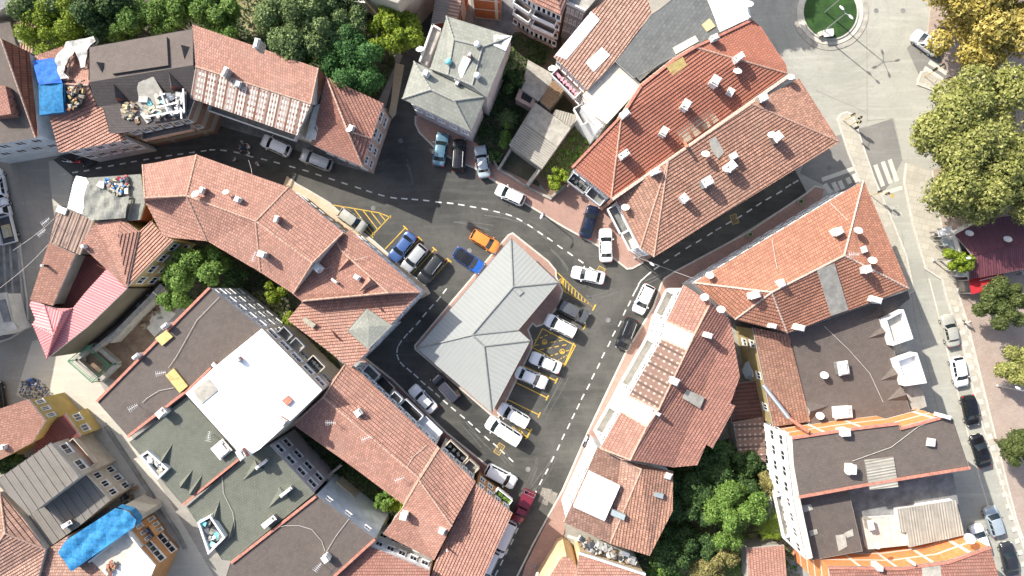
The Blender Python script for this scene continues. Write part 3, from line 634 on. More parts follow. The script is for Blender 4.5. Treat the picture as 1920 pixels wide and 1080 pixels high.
def pickup(col, x, y, dx, dy, label, cargo=None, rack=False, truck=False):
    L, hw = (5.2, .92) if not truck else (6.2, 1.05)
    root = empty('pickup_truck', G(x, y, .9) * 1, math.atan2(-dy, dx)); root.location.z = .012; tag(root, label, 'pickup truck')
    m = MB()
    def loft(xs, rings):
        for A, B in zip(rings, rings[1:]):
            for i in range(len(A) - 1): m.face([A[i], B[i], B[i + 1], A[i + 1]])
        m.face(rings[0]); m.face(rings[-1][::-1])
    def ring(x_, w, lo, z): return [Vector((x_, -w * .94, lo)), Vector((x_, -w, lo + .15)), Vector((x_, -w, z - .12)), Vector((x_, -w * .9, z)), Vector((x_, 0, z + .04)), Vector((x_, w * .9, z)), Vector((x_, w, z - .12)), Vector((x_, w, lo + .15)), Vector((x_, w * .94, lo))]
    c0 = L / 2 - 2.5
    loft(None, [ring(c0, hw, .35, 1.05), ring(c0 + .1, hw, .35, 1.07), ring(L / 2 - 1.2, hw, .35, 1.07), ring(L / 2 - .5, hw * .97, .35, .98), ring(L / 2 - .1, hw * .88, .38, .85), ring(L / 2, hw * .8, .45, .7)])
    body = m.build('body', 'car_' + col, root, smooth=True)
    t = 1.75 if not truck else 2.0
    cb = MB(); B_ = [Vector((c0 + .05, -hw * .93, 1.0)), Vector((L / 2 - 1.05, -hw * .93, 1.0)), Vector((L / 2 - 1.05, hw * .93, 1.0)), Vector((c0 + .05, hw * .93, 1.0))]
    T_ = [Vector((c0 + .15, -hw * .78, t)), Vector((L / 2 - 1.6, -hw * .78, t)), Vector((L / 2 - 1.6, hw * .78, t)), Vector((c0 + .15, hw * .78, t))]
    cb.prism(B_, T_); cb.build('cabin', 'car_' + col, root)
    def pane(A, B, C, D, nm, ins=.1):
        n = (B - A).cross(D - A).normalized(); k = MB(); P = lambda u, v: (A * (1 - u) + B * u) * (1 - v) + (D * (1 - u) + C * u) * v
        k.face([P(ins, ins) + n * .015, P(1 - ins, ins) + n * .015, P(1 - ins, 1 - ins) + n * .015, P(ins, 1 - ins) + n * .015]); k.build(nm, 'carglass', root)
    pane(B_[1], B_[2], T_[2], T_[1], 'windscreen', .06); pane(B_[3], B_[0], T_[0], T_[3], 'rear_window'); pane(B_[0], B_[1], T_[1], T_[0], 'side_window'); pane(B_[2], B_[3], T_[3], T_[2], 'side_window')
    bm_ = MB(); x0, x1 = -L / 2, c0 - .05; zc = .75
    bm_.box(((x0 + x1) / 2, 0, zc - .1), (x1 - x0, hw * 1.9, .12)); bo = bm_.build('cargo_bed', 'dark_metal' if truck else 'car_' + col, root)
    for c, s in ((((x0 + x1) / 2, hw * .97, zc + .2), (x1 - x0, .07, .55)), (((x0 + x1) / 2, -hw * .97, zc + .2), (x1 - x0, .07, .55)), ((x0 + .03, 0, zc + .2), (.07, hw * 1.86, .55)), ((x1 - .03, 0, zc + .2), (.07, hw * 1.86, .55))):
        w = MB(); w.box(c, s); w.build('side_board', 'car_' + col, bo)
    if cargo:
        for i, (cx, cy, a, b, mt) in enumerate(cargo):
            w = MB(); w.box((cx, cy, zc + .12 + .06 * i), (a, b, .1 + .04 * i), .1 * i); w.build('cargo_board', mt, bo)
    if rack:
        w = MB(); w.box(((x0 + x1) / 2 + .3, 0, zc + .42), (x1 - x0 - .7, hw * 1.8, .05)); w.build('bed_cover', 'car_' + col, bo)
        w = MB(); zt = 1.6
        for a in (x0 + .1, x0 + .6):
            for s in (-1, 1): w.tube((a, s * hw * .9, zc + .3), (a, s * hw * .9, zt), .025, n=5)
            w.tube((a, -hw * .9, zt), (a, hw * .9, zt), .03, n=5)
        for s in (-1, 1): w.tube((x0 + .1, s * hw * .9, zt), (x0 + .6, s * hw * .9, zt), .03, n=5)
        w.build('load_rack', 'steel', root)
    for s in (-1, 1):
        k = MB(); k.box((L / 2 - .1, s * hw * .6, .72), (.2, .3, .16), -.3 * s); k.build('headlight', 'lamp_clear', root)
        k = MB(); k.box((-L / 2, s * hw * .85, .72), (.06, .12, .25)); k.build('tail_light', 'lamp_red', root)
        k = MB(); k.box((L / 2 - 1.3, s * (hw + .12), 1.12), (.12, .18, .2)); k.build('mirror', 'rubber', root)
        for xx in (-L / 2 + 1.0, L / 2 - .9):
            w = MB(); Mx = Matrix.Rotation(R(90), 4, 'X'); w.lathe((xx, s * (hw - .09), .36), [(0, -.11), (.22, -.11), (.34, -.09), (.36, -.05), (.36, .05), (.34, .09), (.22, .11), (0, .11)], 16, M=Mx)
            wo = w.build('wheel', 'rubber', root); q = MB(); q.lathe((xx, s * (hw + .02), .36), [(0, -.02), (.2, -.01), (.2, .015), (0, .02)], 10, M=Mx); q.build('rim', 'steel', wo)
    return root
def motorbike(x, y, dx, dy, label, col='car_white', scooter=True):
    root = empty('motorcycle', G(x, y, .5) * 1, math.atan2(-dy, dx)); root.location.z = .012; tag(root, label, 'motorcycle')
    Mx = Matrix.Rotation(R(90), 4, 'X')
    for xx in (-.62, .62):
        w = MB(); w.lathe((xx, 0, .3), [(.2, -.045), (.27, -.05), (.3, 0), (.27, .05), (.2, .045)], 16, M=Mx); wo = w.build('wheel', 'rubber', root)
        w = MB(); w.lathe((xx, 0, .3), [(0, -.03), (.2, -.02), (.2, .02), (0, .03)], 10, M=Mx); w.build('rim', 'steel', wo)
    b = MB(); pr = [(-.85, .13, .7, .5), (-.6, .2, .8, .42), (-.2, .19, .78, .35), (.1, .15, .62, .25), (.35, .14, .7, .25), (.52, .16, 1.0, .45), (.66, .08, .85, .55)]
    rg = [[Vector((x_, -w, lo)), Vector((x_, -w, hi - .08)), Vector((x_, -w * .6, hi)), Vector((x_, w * .6, hi)), Vector((x_, w, hi - .08)), Vector((x_, w, lo))] for x_, w, hi, lo in pr]
    for A, B in zip(rg, rg[1:]):
        for i in range(6): j = (i + 1) % 6; b.face([A[i], B[i], B[j], A[j]])
    b.face(rg[0]); b.face(rg[-1][::-1]); b.build('body', col, root, smooth=True)
    s = MB(); s.box((-.4, 0, .84), (.75, .27, .1)); s.box((-.28, 0, .88), (.4, .22, .05)); s.build('seat', 'rubber', root)
    h = MB(); h.tube((.5, 0, .85), (.42, 0, 1.05), .03); h.tube((.42, -.34, 1.04), (.42, .34, 1.04), .022); h.tube((.36, -.36, 1.04), (.42, -.3, 1.04), .03); h.tube((.36, .36, 1.04), (.42, .3, 1.04), .03); h.build('handlebar', 'dark_metal', root)
    for q in (-1, 1): k = MB(); k.lathe((.46, q * .26, 1.16), [(0, -.01), (.06, 0), (0, .01)], 8, M=Mx); k.build('mirror', 'rubber', root)
    k = MB(); k.lathe((.62, 0, .9), [(0, .06), (.08, .05), (.09, 0), (0, -.02)], 10, M=Matrix.Rotation(R(90), 4, 'Y')); k.build('headlight', 'lamp_clear', root)
    f = MB(); f.tube((.62, .08, .3), (.5, .06, .8), .025); f.tube((.62, -.08, .3), (.5, -.06, .8), .025); f.build('fork', 'steel', root)
    return root

# ---------------------------------------------------------------- people
def person(x, y, heading, label, shirt, trousers, pose='stand', h=1.74, hair='hair'):
    root = empty('person', G(x, y, 0), R(heading)); tag(root, label, 'person'); root.location.z = .012
    k = h / 1.74; st = .2 if pose == 'walk' else .04
    V = [(0, 0, .95), (0, 0, 1.15), (0, 0, 1.36), (0, 0, 1.49), (.01, 0, 1.56), (0, .19, 1.42), (0, -.19, 1.42), (0, .1, .9), (0, -.1, .9), (st * .8, .1, .5), (-st * .4, -.1, .5), (st, .11, .09), (-st * 1.4, -.11, .1), (st + .17, .13, .05), (-st * 1.4 + .17, -.13, .05)]
    r = [.16, .155, .19, .075, .062, .105, .105, .11, .11, .07, .07, .05, .05, .045, .045]
    E = [(0, 1), (1, 2), (2, 3), (3, 4), (2, 5), (2, 6), (0, 7), (0, 8), (7, 9), (8, 10), (9, 11), (10, 12), (11, 13), (12, 14)]
    arms = {'stand': [((.03, .27, 1.15), (.1, .28, .9)), ((.03, -.27, 1.15), (.1, -.28, .9))], 'walk': [((-.1, .27, 1.15), (.02, .27, .93)), ((.12, -.27, 1.17), (.3, -.25, 1.0))], 'gesture': [((.05, .27, 1.15), (.12, .28, .9)), ((.15, -.3, 1.2), (.42, -.32, 1.28))], 'reach': [((.16, .27, 1.18), (.42, .25, 1.15)), ((.1, -.28, 1.15), (.3, -.2, 1.0))]}[pose]
    hands = []
    for sidx, (el, wr) in zip((5, 6), arms):
        i = len(V); V += [el, wr]; r += [.05, .033]; E += [(sidx, i), (i, i + 1)]
        d = (Vector(wr) - Vector(el)).normalized(); sd = d.cross(Vector((0, 1, 0))).normalized() if abs(d.y) < .9 else Vector((1, 0, 0))
        i2 = len(V); V += [tuple(Vector(wr) + d * .09)]; r += [.035]; E += [(i + 1, i2)]
        for q, (o, ln) in enumerate(((-.03, .07), (-.01, .085), (.01, .08), (.03, .065))):
            V.append(tuple(Vector(wr) + d * (.1 + ln) + sd * o)); r.append(.009); E.append((i2, len(V) - 1))
        V.append(tuple(Vector(wr) + d * .07 + sd * .07)); r.append(.01); E.append((i2, len(V) - 1))
    me = bpy.data.meshes.new('body'); me.from_pydata([Vector(v) * k for v in V], E, []); o = bpy.data.objects.new('body', me); COL.objects.link(o)
    sk = o.modifiers.new('s', 'SKIN'); me.skin_vertices[0]
    for i, q in enumerate(r): me.skin_vertices[0].data[i].radius = (q * k, q * k)
    me.skin_vertices[0].data[0].use_root = True
    o.modifiers.new('u', 'SUBSURF').levels = 1; o.modifiers['u'].render_levels = 1
    dg = bpy.context.evaluated_depsgraph_get(); nm = bpy.data.meshes.new_from_object(o.evaluated_get(dg)); o.modifiers.clear(); o.data = nm; bpy.data.meshes.remove(me)
    for mt in (shirt, trousers, 'skin', 'rubber'): nm.materials.append(MATS[mt])
    for p in nm.polygons:
        c = p.center / k; p.use_smooth = True
        hand = any((Vector(c) - Vector(w)).dot((Vector(w) - Vector(e)).normalized()) > -.03 and (Vector(c) - Vector(w)).length < .3 for e, w in arms)
        p.material_index = 2 if (c.z > 1.47 or hand) else 3 if c.z < .11 else 1 if c.z < .96 and not any((Vector(c) - Vector(e)).length < .3 and abs(c.y) > .21 for e, w in arms) else 0
    o.parent = root
    hd = MB(); hz = 1.65 * k
    prof = [(0, -.125), (.05, -.118), (.075, -.08), (.088, -.02), (.092, .03), (.085, .075), (.06, .105), (0, .118)]
    hd.lathe((.02, 0, hz), [(a * k * .92, b * k) for a, b in prof], 14)
    for s in (-1, 1): hd.lathe((.015, s * .085 * k, hz - .01), [(0, -.03), (.022, 0), (0, .03)], 6); hd.lathe((.095 * k, s * .032, hz + .005), [(0, -.012), (.013, 0), (0, .012)], 6, m=1)
    hd.lathe((.108 * k, 0, hz - .03), [(0, .04), (.014, .0), (.02, -.02), (0, -.03)], 6); hd.box((.092 * k, 0, hz - .075), (.012, .05, .012), m=1)
    hd.build('head', ['skin', 'hair'], root, smooth=True)
    hm = MB(); hm.lathe((.005, 0, hz + .012), [(.088 * k, -.03 * k), (.094 * k, .02 * k), (.092 * k, .06 * k), (.066 * k, .105 * k), (0, .125 * k)], 14); hm.build('hair', hair, root, smooth=True)
    return root

# ---------------------------------------------------------------- trees
_crowns = {}
def crown_mesh(seed, n, ls, lobes, flat=.75, spread=1.0, droop=0.0):
    """unit-radius crown of leaf faces scattered over and inside uneven lobes"""
    n = int(n * 1.8) if n > 3000 else n; ls = ls * .72 if n > 3000 else ls
    key = (seed, n, ls, lobes, flat, spread)
    if key in _crowns: return _crowns[key]
    rg = np.random.default_rng(seed)
    a = rg.uniform(0, 2 * np.pi, lobes); rr = np.sqrt(rg.uniform(.02, 1, lobes)) * .74 * spread; zc = rg.uniform(-.35, .45, lobes) * flat + (1 - rr ** 2) * .35 * flat
    C = np.stack([rr * np.cos(a), rr * np.sin(a), zc], 1); rad = rg.uniform(.2, .36, lobes) * (.72 if lobes > 24 else .86 if lobes > 17 else 1)
    C[0] = (0, 0, -.05); rad[0] = .42
    pk = rg.choice(lobes, n, p=rad ** 2 / (rad ** 2).sum()); d = rg.normal(size=(n, 3)); d[:, 2] = d[:, 2] * .8 + .35; d /= np.linalg.norm(d, axis=1)[:, None]
    lump = 1 + .16 * np.sin(d[:, 0] * 9 + pk) * np.sin(d[:, 1] * 8 + pk * 2) + .1 * np.sin(d[:, 2] * 14 + pk)
    P = C[pk] + d * (rad[pk] * rg.uniform(.55, 1.08, n) ** .6 * lump)[:, None]
    nr = d + rg.normal(size=(n, 3)) * .55; nr[:, 2] += .35; nr /= np.linalg.norm(nr, axis=1)[:, None]
    t = np.cross(nr, rg.normal(size=(n, 3))); t /= np.linalg.norm(t, axis=1)[:, None] + 1e-9; b = np.cross(nr, t)
    s = ls * (.5 + rg.random(n) ** 1.6)[:, None]; bend = nr * s * .25
    q = np.stack([P - t * s, P - b * s * .55 - bend, P + t * s, P + b * s * .55 - bend], 1).reshape(-1, 3)
    me = bpy.data.meshes.new('crown'); me.vertices.add(4 * n); me.vertices.foreach_set('co', q.ravel()); me.loops.add(4 * n); me.loops.foreach_set('vertex_index', np.arange(4 * n)); me.polygons.add(n); me.polygons.foreach_set('loop_start', np.arange(0, 4 * n, 4)); me.update(calc_edges=True); me.materials.append(None)
    _crowns[key] = (me, C, rad); return _crowns[key]
def tree(x, y, r, ht, mat, label, name='broadleaf_tree', n=6000, ls=.06, lobes=14, flat=.75, seed=1, spread=1.0, cat='tree', group=None, trunk=True, rot=None):
    """x, y: pixel where the middle of the crown shows; r: crown radius in metres; ht: height of the crown's middle"""
    p = G(x, y, ht); root = empty(name, (p.x, p.y, 0)); tag(root, label, cat, group)
    me, C, rad = crown_mesh(seed, n, ls, lobes, flat, spread)
    o = bpy.data.objects.new('crown' if trunk else 'foliage', me); COL.objects.link(o); o.parent = root; o.location = (0, 0, ht); o.scale = (r, r, r)
    rz = rot if rot is not None else (x * 7.1 + y * 3.3) % 6.28; o.rotation_euler = (0, 0, rz)
    o.material_slots[0].link = 'OBJECT'; o.material_slots[0].material = MATS[mat]
    if trunk:
        m = MB(); tr = max(.09, r * .055); f = max(.3, ht - r * .55); m.tube((0, 0, -.05), (.05, 0, f), tr * 1.25, tr * .8, 9)
        Mr = Matrix.Rotation(rz, 3, 'Z')
        for c in C[1:8]:
            e = Mr @ Vector(c) * r; e.z += ht; m.tube((.05, 0, f - .1), e, tr * .55, tr * .12, 6)
        m.build('trunk', 'bark', root)
    return root
def leafmass(name, poly, n, ls, mat, zmax=.5, label=None, seed=3, clump=.5, z0=.02):
    """ground cover: many leaf faces over a ground polygon"""
    rg = np.random.default_rng(seed); W = [G(x, y, z0) for x, y in poly]; xs = [p.x for p in W]; ys = [p.y for p in W]; pts = []
    cl = rg.uniform([min(xs), min(ys)], [max(xs), max(ys)], (max(6, int((max(xs) - min(xs)) * (max(ys) - min(ys)) * .25)), 2))
    while len(pts) < n:
        if rg.random() < clump: c = cl[rg.integers(len(cl))]; x, y = c + rg.normal(size=2) * .7; z = zmax * rg.uniform(.1, 1)
        else: x = rg.uniform(min(xs), max(xs)); y = rg.uniform(min(ys), max(ys)); z = zmax * .3 * rg.random()
        if inpoly(x, y, W): pts.append((x, y, z0 + z + .02))
    P = np.array(pts); nr = rg.normal(size=(n, 3)) * .6; nr[:, 2] += 1; nr /= np.linalg.norm(nr, axis=1)[:, None]; t = np.cross(nr, rg.normal(size=(n, 3))); t /= np.linalg.norm(t, axis=1)[:, None]; b = np.cross(nr, t); s = ls * rg.uniform(.6, 1.3, n)[:, None]
    q = np.stack([P - t * s, P - b * s * .6, P + t * s, P + b * s * .6], 1).reshape(-1, 3)
    me = bpy.data.meshes.new(name); me.from_pydata(q.tolist(), [], np.arange(4 * n).reshape(-1, 4).tolist()); me.materials.append(MATS[mat])
    o = bpy.data.objects.new(name, me); COL.objects.link(o); return tag(o, label, 'ground cover', kind='stuff')
# ================================================================ GROUND
def pave(name, P, mat, h=.12, kerb=True, kz=.015, km='kerb_stone', kw=.22):
    o = block(name, None, None, P, -.05, h, mat, kind='structure')
    if kerb:
        m = MB(); line(m, kerb if isinstance(kerb, list) else P, kw, h + kz, closed=kerb is True, th=h + .05); tag(m.build('kerb', km), kind='structure')
    return o
sheet('ground', [(-260, -260), (260, -260), (260, 260), (-260, 260)], -.02, 'asphalt_side', px=False)
sheet('old_road', [(1340, -200), (2100, -200), (2100, 700), (2300, 1300), (1500, 1300), (1560, 900), (1500, 600), (1420, 300)], -.012, 'asphalt_old')
sheet('side_road', [(-250, 250), (130, 262), (100, 305), (140, 335), (240, 470), (60, 640), (-250, 760)], -.012, 'asphalt_side')
sheet('lower_lane', [(60, 640), (130, 620), (230, 790), (430, 1130), (300, 1130), (230, 1000), (120, 790), (30, 740)], -.010, 'concrete_road')
sheet('road_patch', [(1598, 246), (1674, 222), (1692, 300), (1668, 346), (1640, 380), (1560, 355), (1500, 325), (1520, 268)], -.008, 'asphalt_mid')
sheet('road_patch', [(91, 302), (104, 300), (136, 328), (126, 386), (100, 386), (94, 345)], -.008, 'concrete_road')
sheet('road_patch', [(1735, 60), (1800, 150), (1790, 180), (1727, 150), (1700, 90)], -.008, 'asphalt_mid')
sheet('asphalt_road', [(100, 300), (137, 331), (230, 352), (470, 330), (560, 420), (700, 560), (780, 560), (640, 690), (640, 760), (760, 905), (880, 1160), (900, 1300), (1020, 1300), (1020, 1010), (1120, 860), (1260, 560), (1290, 500), (1513, 362), (1492, 321), (1480, 300), (1200, 460), (1120, 420), (930, 320), (800, 230), (790, 130), (850, -80), (790, -80), (770, 60), (735, 160), (700, 280), (640, 240), (420, 190), (220, 225)], 0.0, 'asphalt_new')
# yards and gardens
sheet('garden_ground', [(-60, -80), (700, -80), (742, 120), (700, 210), (560, 120), (360, 60), (170, 90), (60, 110)], .004, 'garden_soil')
sheet('dry_ground', [(425, -40), (500, -40), (500, 60), (470, 70), (430, 10)], .010, 'dry_grass')
sheet('sand_path', [(741, 118), (758, 122), (742, 215), (724, 235), (733, 190)], .012, 'sand_path')
sheet('garden_ground', [(885, 60), (1050, 60), (1080, 240), (1010, 350), (930, 310), (880, 290)], .004, 'garden_soil')
sheet('garden_ground', [(1000, 330), (1130, 180), (1120, 260), (1062, 345), (1034, 370)], .008, 'earth_brown')
sheet('courtyard_ground', [(300, 440), (540, 470), (640, 690), (560, 700), (420, 600), (300, 560)], .004, 'garden_soil')
sheet('courtyard_path', [(440, 560), (500, 540), (550, 590), (560, 625), (520, 600)], .010, 'dry_grass')
sheet('courtyard_ground', [(500, 790), (560, 790), (760, 930), (800, 1010), (700, 1010), (560, 900)], .004, 'garden_soil')
sheet('courtyard_ground', [(170, 560), (310, 480), (330, 580), (230, 720), (160, 690)], .004, 'earth_brown')
sheet('courtyard_slab', [(272, 612), (300, 572), (330, 588), (290, 632)], .010, 'concrete_pale')
sheet('courtyard_ground', [(1180, 840), (1420, 800), (1510, 1020), (1500, 1140), (1150, 1140)], .004, 'garden_soil')
sheet('dry_ground', [(1290, 1010), (1420, 1000), (1420, 1120), (1240, 1120)], .010, 'dry_grass')
sheet('courtyard_floor', [(1350, 590), (1440, 590), (1440, 800), (1340, 830)], .008, 'concrete')
sheet('dark_yard', [(880, -20), (975, -20), (960, 90), (890, 60)], .012, 'concrete_dark')
sheet('lane', [(1455, 1000), (1500, 1010), (1530, 1120), (1460, 1120)], .012, 'concrete')
# pavements
KN = [(735, 230), (779, 218), (779, 232), (786, 248), (800, 262), (822, 283), (852, 300), (890, 315), (917, 333), (936, 345), (983, 380), (1055, 424), (1120, 460), (1176, 504), (1186, 503), (1206, 492)]
pave('pavement', KN[1:] + [(1240, 470), (1180, 380), (1080, 320), (1062, 345), (1030, 368), (1000, 345), (925, 310), (895, 270), (800, 200)], 'brick_paving', kerb=KN[1:])
pave('pavement', [(1513, 362), (1528, 349), (1545, 352), (1540, 380), (1440, 450), (1310, 540), (1262, 600), (1200, 720), (1110, 890), (1062, 985), (1015, 1130), (965, 1130), (985, 1060), (1055, 919), (1103, 809), (1172, 664), (1225, 576), (1240, 533), (1246, 522), (1268, 508), (1400, 437)], 'brick_paving',
     kerb=[(1545, 352), (1528, 349), (1513, 362), (1400, 437), (1268, 508), (1246, 522), (1240, 533), (1225, 576), (1172, 664), (1103, 809), (1055, 919), (1000, 1019), (965, 1090), (950, 1130)])
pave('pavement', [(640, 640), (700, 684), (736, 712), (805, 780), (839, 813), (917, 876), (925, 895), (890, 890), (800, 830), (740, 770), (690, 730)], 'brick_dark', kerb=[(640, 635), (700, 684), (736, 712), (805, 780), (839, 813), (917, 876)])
pave('pavement', [(538, 330), (556, 345), (580, 358), (617, 380), (650, 410), (689, 443), (703, 454), (753, 499), (800, 540), (806, 551), (790, 560), (700, 500), (600, 410), (530, 350)], 'sand_path', kerb=[(545, 336), (556, 345), (580, 358), (617, 380), (650, 410), (689, 443), (703, 454), (753, 499), (800, 540), (806, 551)])
ISL = [(953, 441), (961, 437), (1028, 490), (1042, 507), (1043, 520), (1055, 545), (1046, 575), (1018, 608), (1006, 612), (999, 606), (990, 618), (998, 640), (996, 655), (945, 760), (934, 783), (922, 779), (779, 655), (778, 648), (850, 562)]
pave('pavement', ISL, 'brick_paving', kerb=True)
pave('pavement', [(140, 300), (230, 268), (300, 250), (400, 232), (500, 262), (600, 298), (700, 326), (735, 220), (720, 200), (500, 200), (200, 240)], 'concrete_dark', h=.10, kerb=False)
# roundabout
def circ(cx, cy, r, n=48): return [(cx + r * math.cos(2 * math.pi * k / n), cy + r * math.sin(2 * math.pi * k / n)) for k in range(n)]
RC = (1557, 22)
block('roundabout_apron', None, None, circ(*RC, 72), -.05, .06, 'paving_' if 0 else 'concrete', kind='structure')
block('roundabout_ring', None, None, circ(*RC, 62), -.05, .14, 'concrete_pale', kind='structure')
block('roundabout_kerb', None, None, circ(*RC, 53), -.05, .30, 'kerb_stone', kind='structure')
block('roundabout_grass', None, None, circ(*RC, 49.5), -.05, .36, 'lawn', kind='structure')
# east pavement, traffic island, plaza
pave('traffic_island', [(1571, 224), (1577, 214), (1588, 210), (1598, 214), (1603, 226), (1624, 290), (1640, 336), (1672, 410), (1700, 480), (1714, 545), (1690, 560), (1660, 480), (1617, 350), (1592, 290)], 'slab_paving', kerb=True)
KE = [(1700, 306), (1696, 342), (1712, 420), (1736, 504), (1767, 524), (1776, 560), (1808, 659), (1842, 798), (1876, 900), (1900, 969), (1945, 1100)]
KI = [(1748, 320), (1765, 420), (1800, 560), (1814, 603), (1867, 820), (1905, 970), (1950, 1100)]
pave('pavement', KE + KI[::-1], 'slab_paving', kerb=KE)
pave('plaza', KI + [(2200, 1100), (2200, -100), (1760, -100), (1740, 60), (1800, 180), (1790, 300)], 'plaza', h=.13, kerb=KI)
m = MB()
for i, (a, b) in enumerate(((1742, 520), (1758, 584), (1794, 728), (1811, 798), (1838, 900), (1878, 1030)))  if False else []: pass
line(m, [(1742, 522), (1758, 584), (1794, 728), (1811, 798), (1838, 900), (1890, 1070)], .18, -.004); tag(m.build('gutter_line', 'concrete_pale'), kind='structure')
m = MB()
for k in range(46):                                     # pale paving blocks set in two rows along the east pavement
    t = k / 46; y = 575 + t * 500; x = 1790 + (y - 575) * .262
    for q, dx in ((0, 2), (1, 15)):
        if (k + q) % 2 == 0: line(m, [(x + dx, y), (x + dx + 2.6, y + 9)], .62, .128)
tag(m.build('pavement_blocks', 'concrete_pale'), kind='structure')
pave('traffic_island', [(1722, 150), (1728, 135), (1738, 132), (1775, 155), (1788, 172), (1760, 172), (1722, 158)], 'slab_paving', kerb=True)
pave('pavement', [(-60, 470), (30, 462), (41, 640), (42, 560), (52, 590), (48, 615), (30, 632), (-60, 650)] if 0 else [(-60, 455), (36, 455), (50, 560), (52, 598), (44, 618), (20, 634), (-60, 660)], 'concrete_dark', kerb=[(36, 455), (50, 560), (52, 598), (44, 618), (20, 634), (-60, 660)])
m = MB()
for x0, x1 in ((6, 14), (18, 27), (33, 45)): line(m, [(x0, 456), (x1, 590)], .3, .128)
tag(m.build('paving_strip', 'concrete'), kind='structure')
# painted markings
m = MB(); wz = .006
LA = [(119, 327), (141, 323), (162, 320), (185, 315), (208, 311), (230, 307), (251, 303), (274, 299), (296, 296), (317, 292), (338, 289), (360, 286), (382, 283), (398, 281), (419, 282), (444, 286), (469, 293), (495, 299), (519, 305), (548, 313), (573, 320), (597, 328), (622, 336), (646, 344), (671, 352), (692, 359), (715, 366), (738, 371), (758, 372.5), (778, 374), (799, 376), (822, 379), (844, 381), (865, 384), (887, 388), (909, 392), (931, 397), (954, 403), (974, 412), (994, 424), (1013, 437), (1031, 449), (1050, 463), (1069, 476), (1089, 490), (1110, 504)]
LB = [(1492, 341), (1478, 349), (1461, 361), (1441, 372), (1423, 383), (1405, 395), (1386, 407), (1366, 418), (1347, 429), (1331, 439), (1310, 452), (1291, 463), (1270, 477), (1249, 490), (1231, 502), (1217, 513), (1208, 521), (1200, 529), (1195, 539), (1189, 550), (1180, 569), (1171, 586), (1162, 607), (1151, 625.5), (1142, 645), (1131, 666), (1122, 686), (1112, 705.5), (1103, 725), (1092.5, 744), (1084, 762), (1075, 780), (1066, 799), (1056, 819), (1047, 839), (1036, 861), (1025, 884), (1014, 904), (1003, 926), (991, 952), (980, 974), (969, 995), (960, 1016), (950, 1035), (940.5, 1055), (931, 1074), (920, 1095)]
LC = [(834, 545.6), (822, 561), (809, 575), (796, 590), (784, 605), (771, 619), (760.5, 630), (750, 643.6), (745, 655.5), (746, 670), (754, 683), (767, 694), (780, 705), (793, 717.5), (807, 729), (820.5, 741), (835, 754), (850, 767), (867, 781), (882, 794), (896, 807), (913, 822), (929, 835), (942, 847), (958, 862)]
for Ln in (LA, LB, LC):
    for i, (x, y) in enumerate(Ln):
        a = Ln[max(0, i - 1)]; b = Ln[min(len(Ln) - 1, i + 1)]; d = Vector((b[0] - a[0], b[1] - a[1])).normalized() * (6.0 if 13 < i < 46 or Ln is not LA else 5.5)
        line(m, [(x - d.x, y - d.y), (x + d.x, y + d.y)], .17, wz)
tag(m.build('road_markings', 'line_white'), kind='structure')
m = MB()
for a, b in (((1546, 345), (1558, 362)), ((1562, 342), (1571, 358)), ((1574, 339), (1581, 354)), ((1589, 333), (1594, 344)), ((1601, 326), (1608, 341))): line(m, [a, b], .62, wz)
line(m, [(1541, 337), (1601, 316)], .55, wz)
for a, b in (((1628, 315), (1643, 354)), ((1641, 309), (1656, 349)), ((1655, 303), (1670, 344)), ((1668, 299), (1682, 340))): line(m, [a, b], .58, wz)
line(m, [(1641, 366), (1692, 352)], .55, wz)
for a, b in (((1742, 116), (1776, 138)), ((1733, 127), (1768, 150)), ((1781, 156), (1804, 136))): line(m, [a, b], .6, wz)
tag(m.build('crosswalk_markings', 'line_faded'), kind='structure')
m = MB(); yw = .13
line(m, [(621, 384), (653, 389), (711, 399), (733, 408)], yw, wz); line(m, [(733, 404), (696, 443)], yw, wz)
for a, b in (((664, 392), (702, 441)), ((681, 395), (707, 429)), ((696, 398), (714, 421)), ((711, 400), (723, 414)), ((640, 388), (700, 446))): line(m, [a, b], yw, wz)
for a, b in (((760, 427), (722, 467)), ((787.5, 447.5), (746, 490.5)), ((815, 467), (774, 513)), ((842, 488), (800, 535)), ((1036, 580), (1096, 613)), ((978, 684), (1043, 714)), ((967, 717), (1026, 746)), ((949, 748), (1011, 778)), ((1096, 613), (1036, 580))):
    line(m, [a, b], yw, wz); e, f = (a, b) if a[0] < 900 else (b, a); d = Vector((e[0] - f[0], e[1] - f[1])).normalized(); line(m, [(e[0] - d.y * 5.5, e[1] + d.x * 5.5), (e[0] + d.y * 5.5, e[1] - d.x * 5.5)], yw * 1.3, wz + .004)
line(m, [(1017, 616), (1079, 648), (1060, 684), (999, 652)], yw, wz, closed=True); line(m, [(1076, 643), (1057, 688)], yw * 1.5, wz + .004)
for (a, b) in (((1003, 638), (1040, 622)), ((1001, 648), (1064, 636)), ((1012, 656), (1068, 645)), ((1030, 668), (1072, 655)), ((1046, 676), (1066, 664))):
    for k in range(4): t0, t1 = k / 4, k / 4 + .14; line(m, [(a[0] + (b[0] - a[0]) * t0, a[1] + (b[1] - a[1]) * t0), (a[0] + (b[0] - a[0]) * t1, a[1] + (b[1] - a[1]) * t1)], yw, wz)
for cx, cy in ((1021, 641), (1054, 659), (1053, 527)):      # wheelchair signs
    line(m, circ(cx, cy, 4.4, 20), .09, wz + .004, closed=True)
    line(m, [(cx - 1.2, cy - 2.6), (cx - .4, cy + .4), (cx + 1.8, cy + .6), (cx + 2.4, cy + 2.6)], .09, wz + .008)
    line(m, [(cx - 1.8, cy - .6), (cx - 2, cy + 1.6), (cx, cy + 2.6), (cx + 1.4, cy + 1.8)], .07, wz + .008)
T0, T1, T2 = (1044, 510), (1114, 577), (1056, 545)
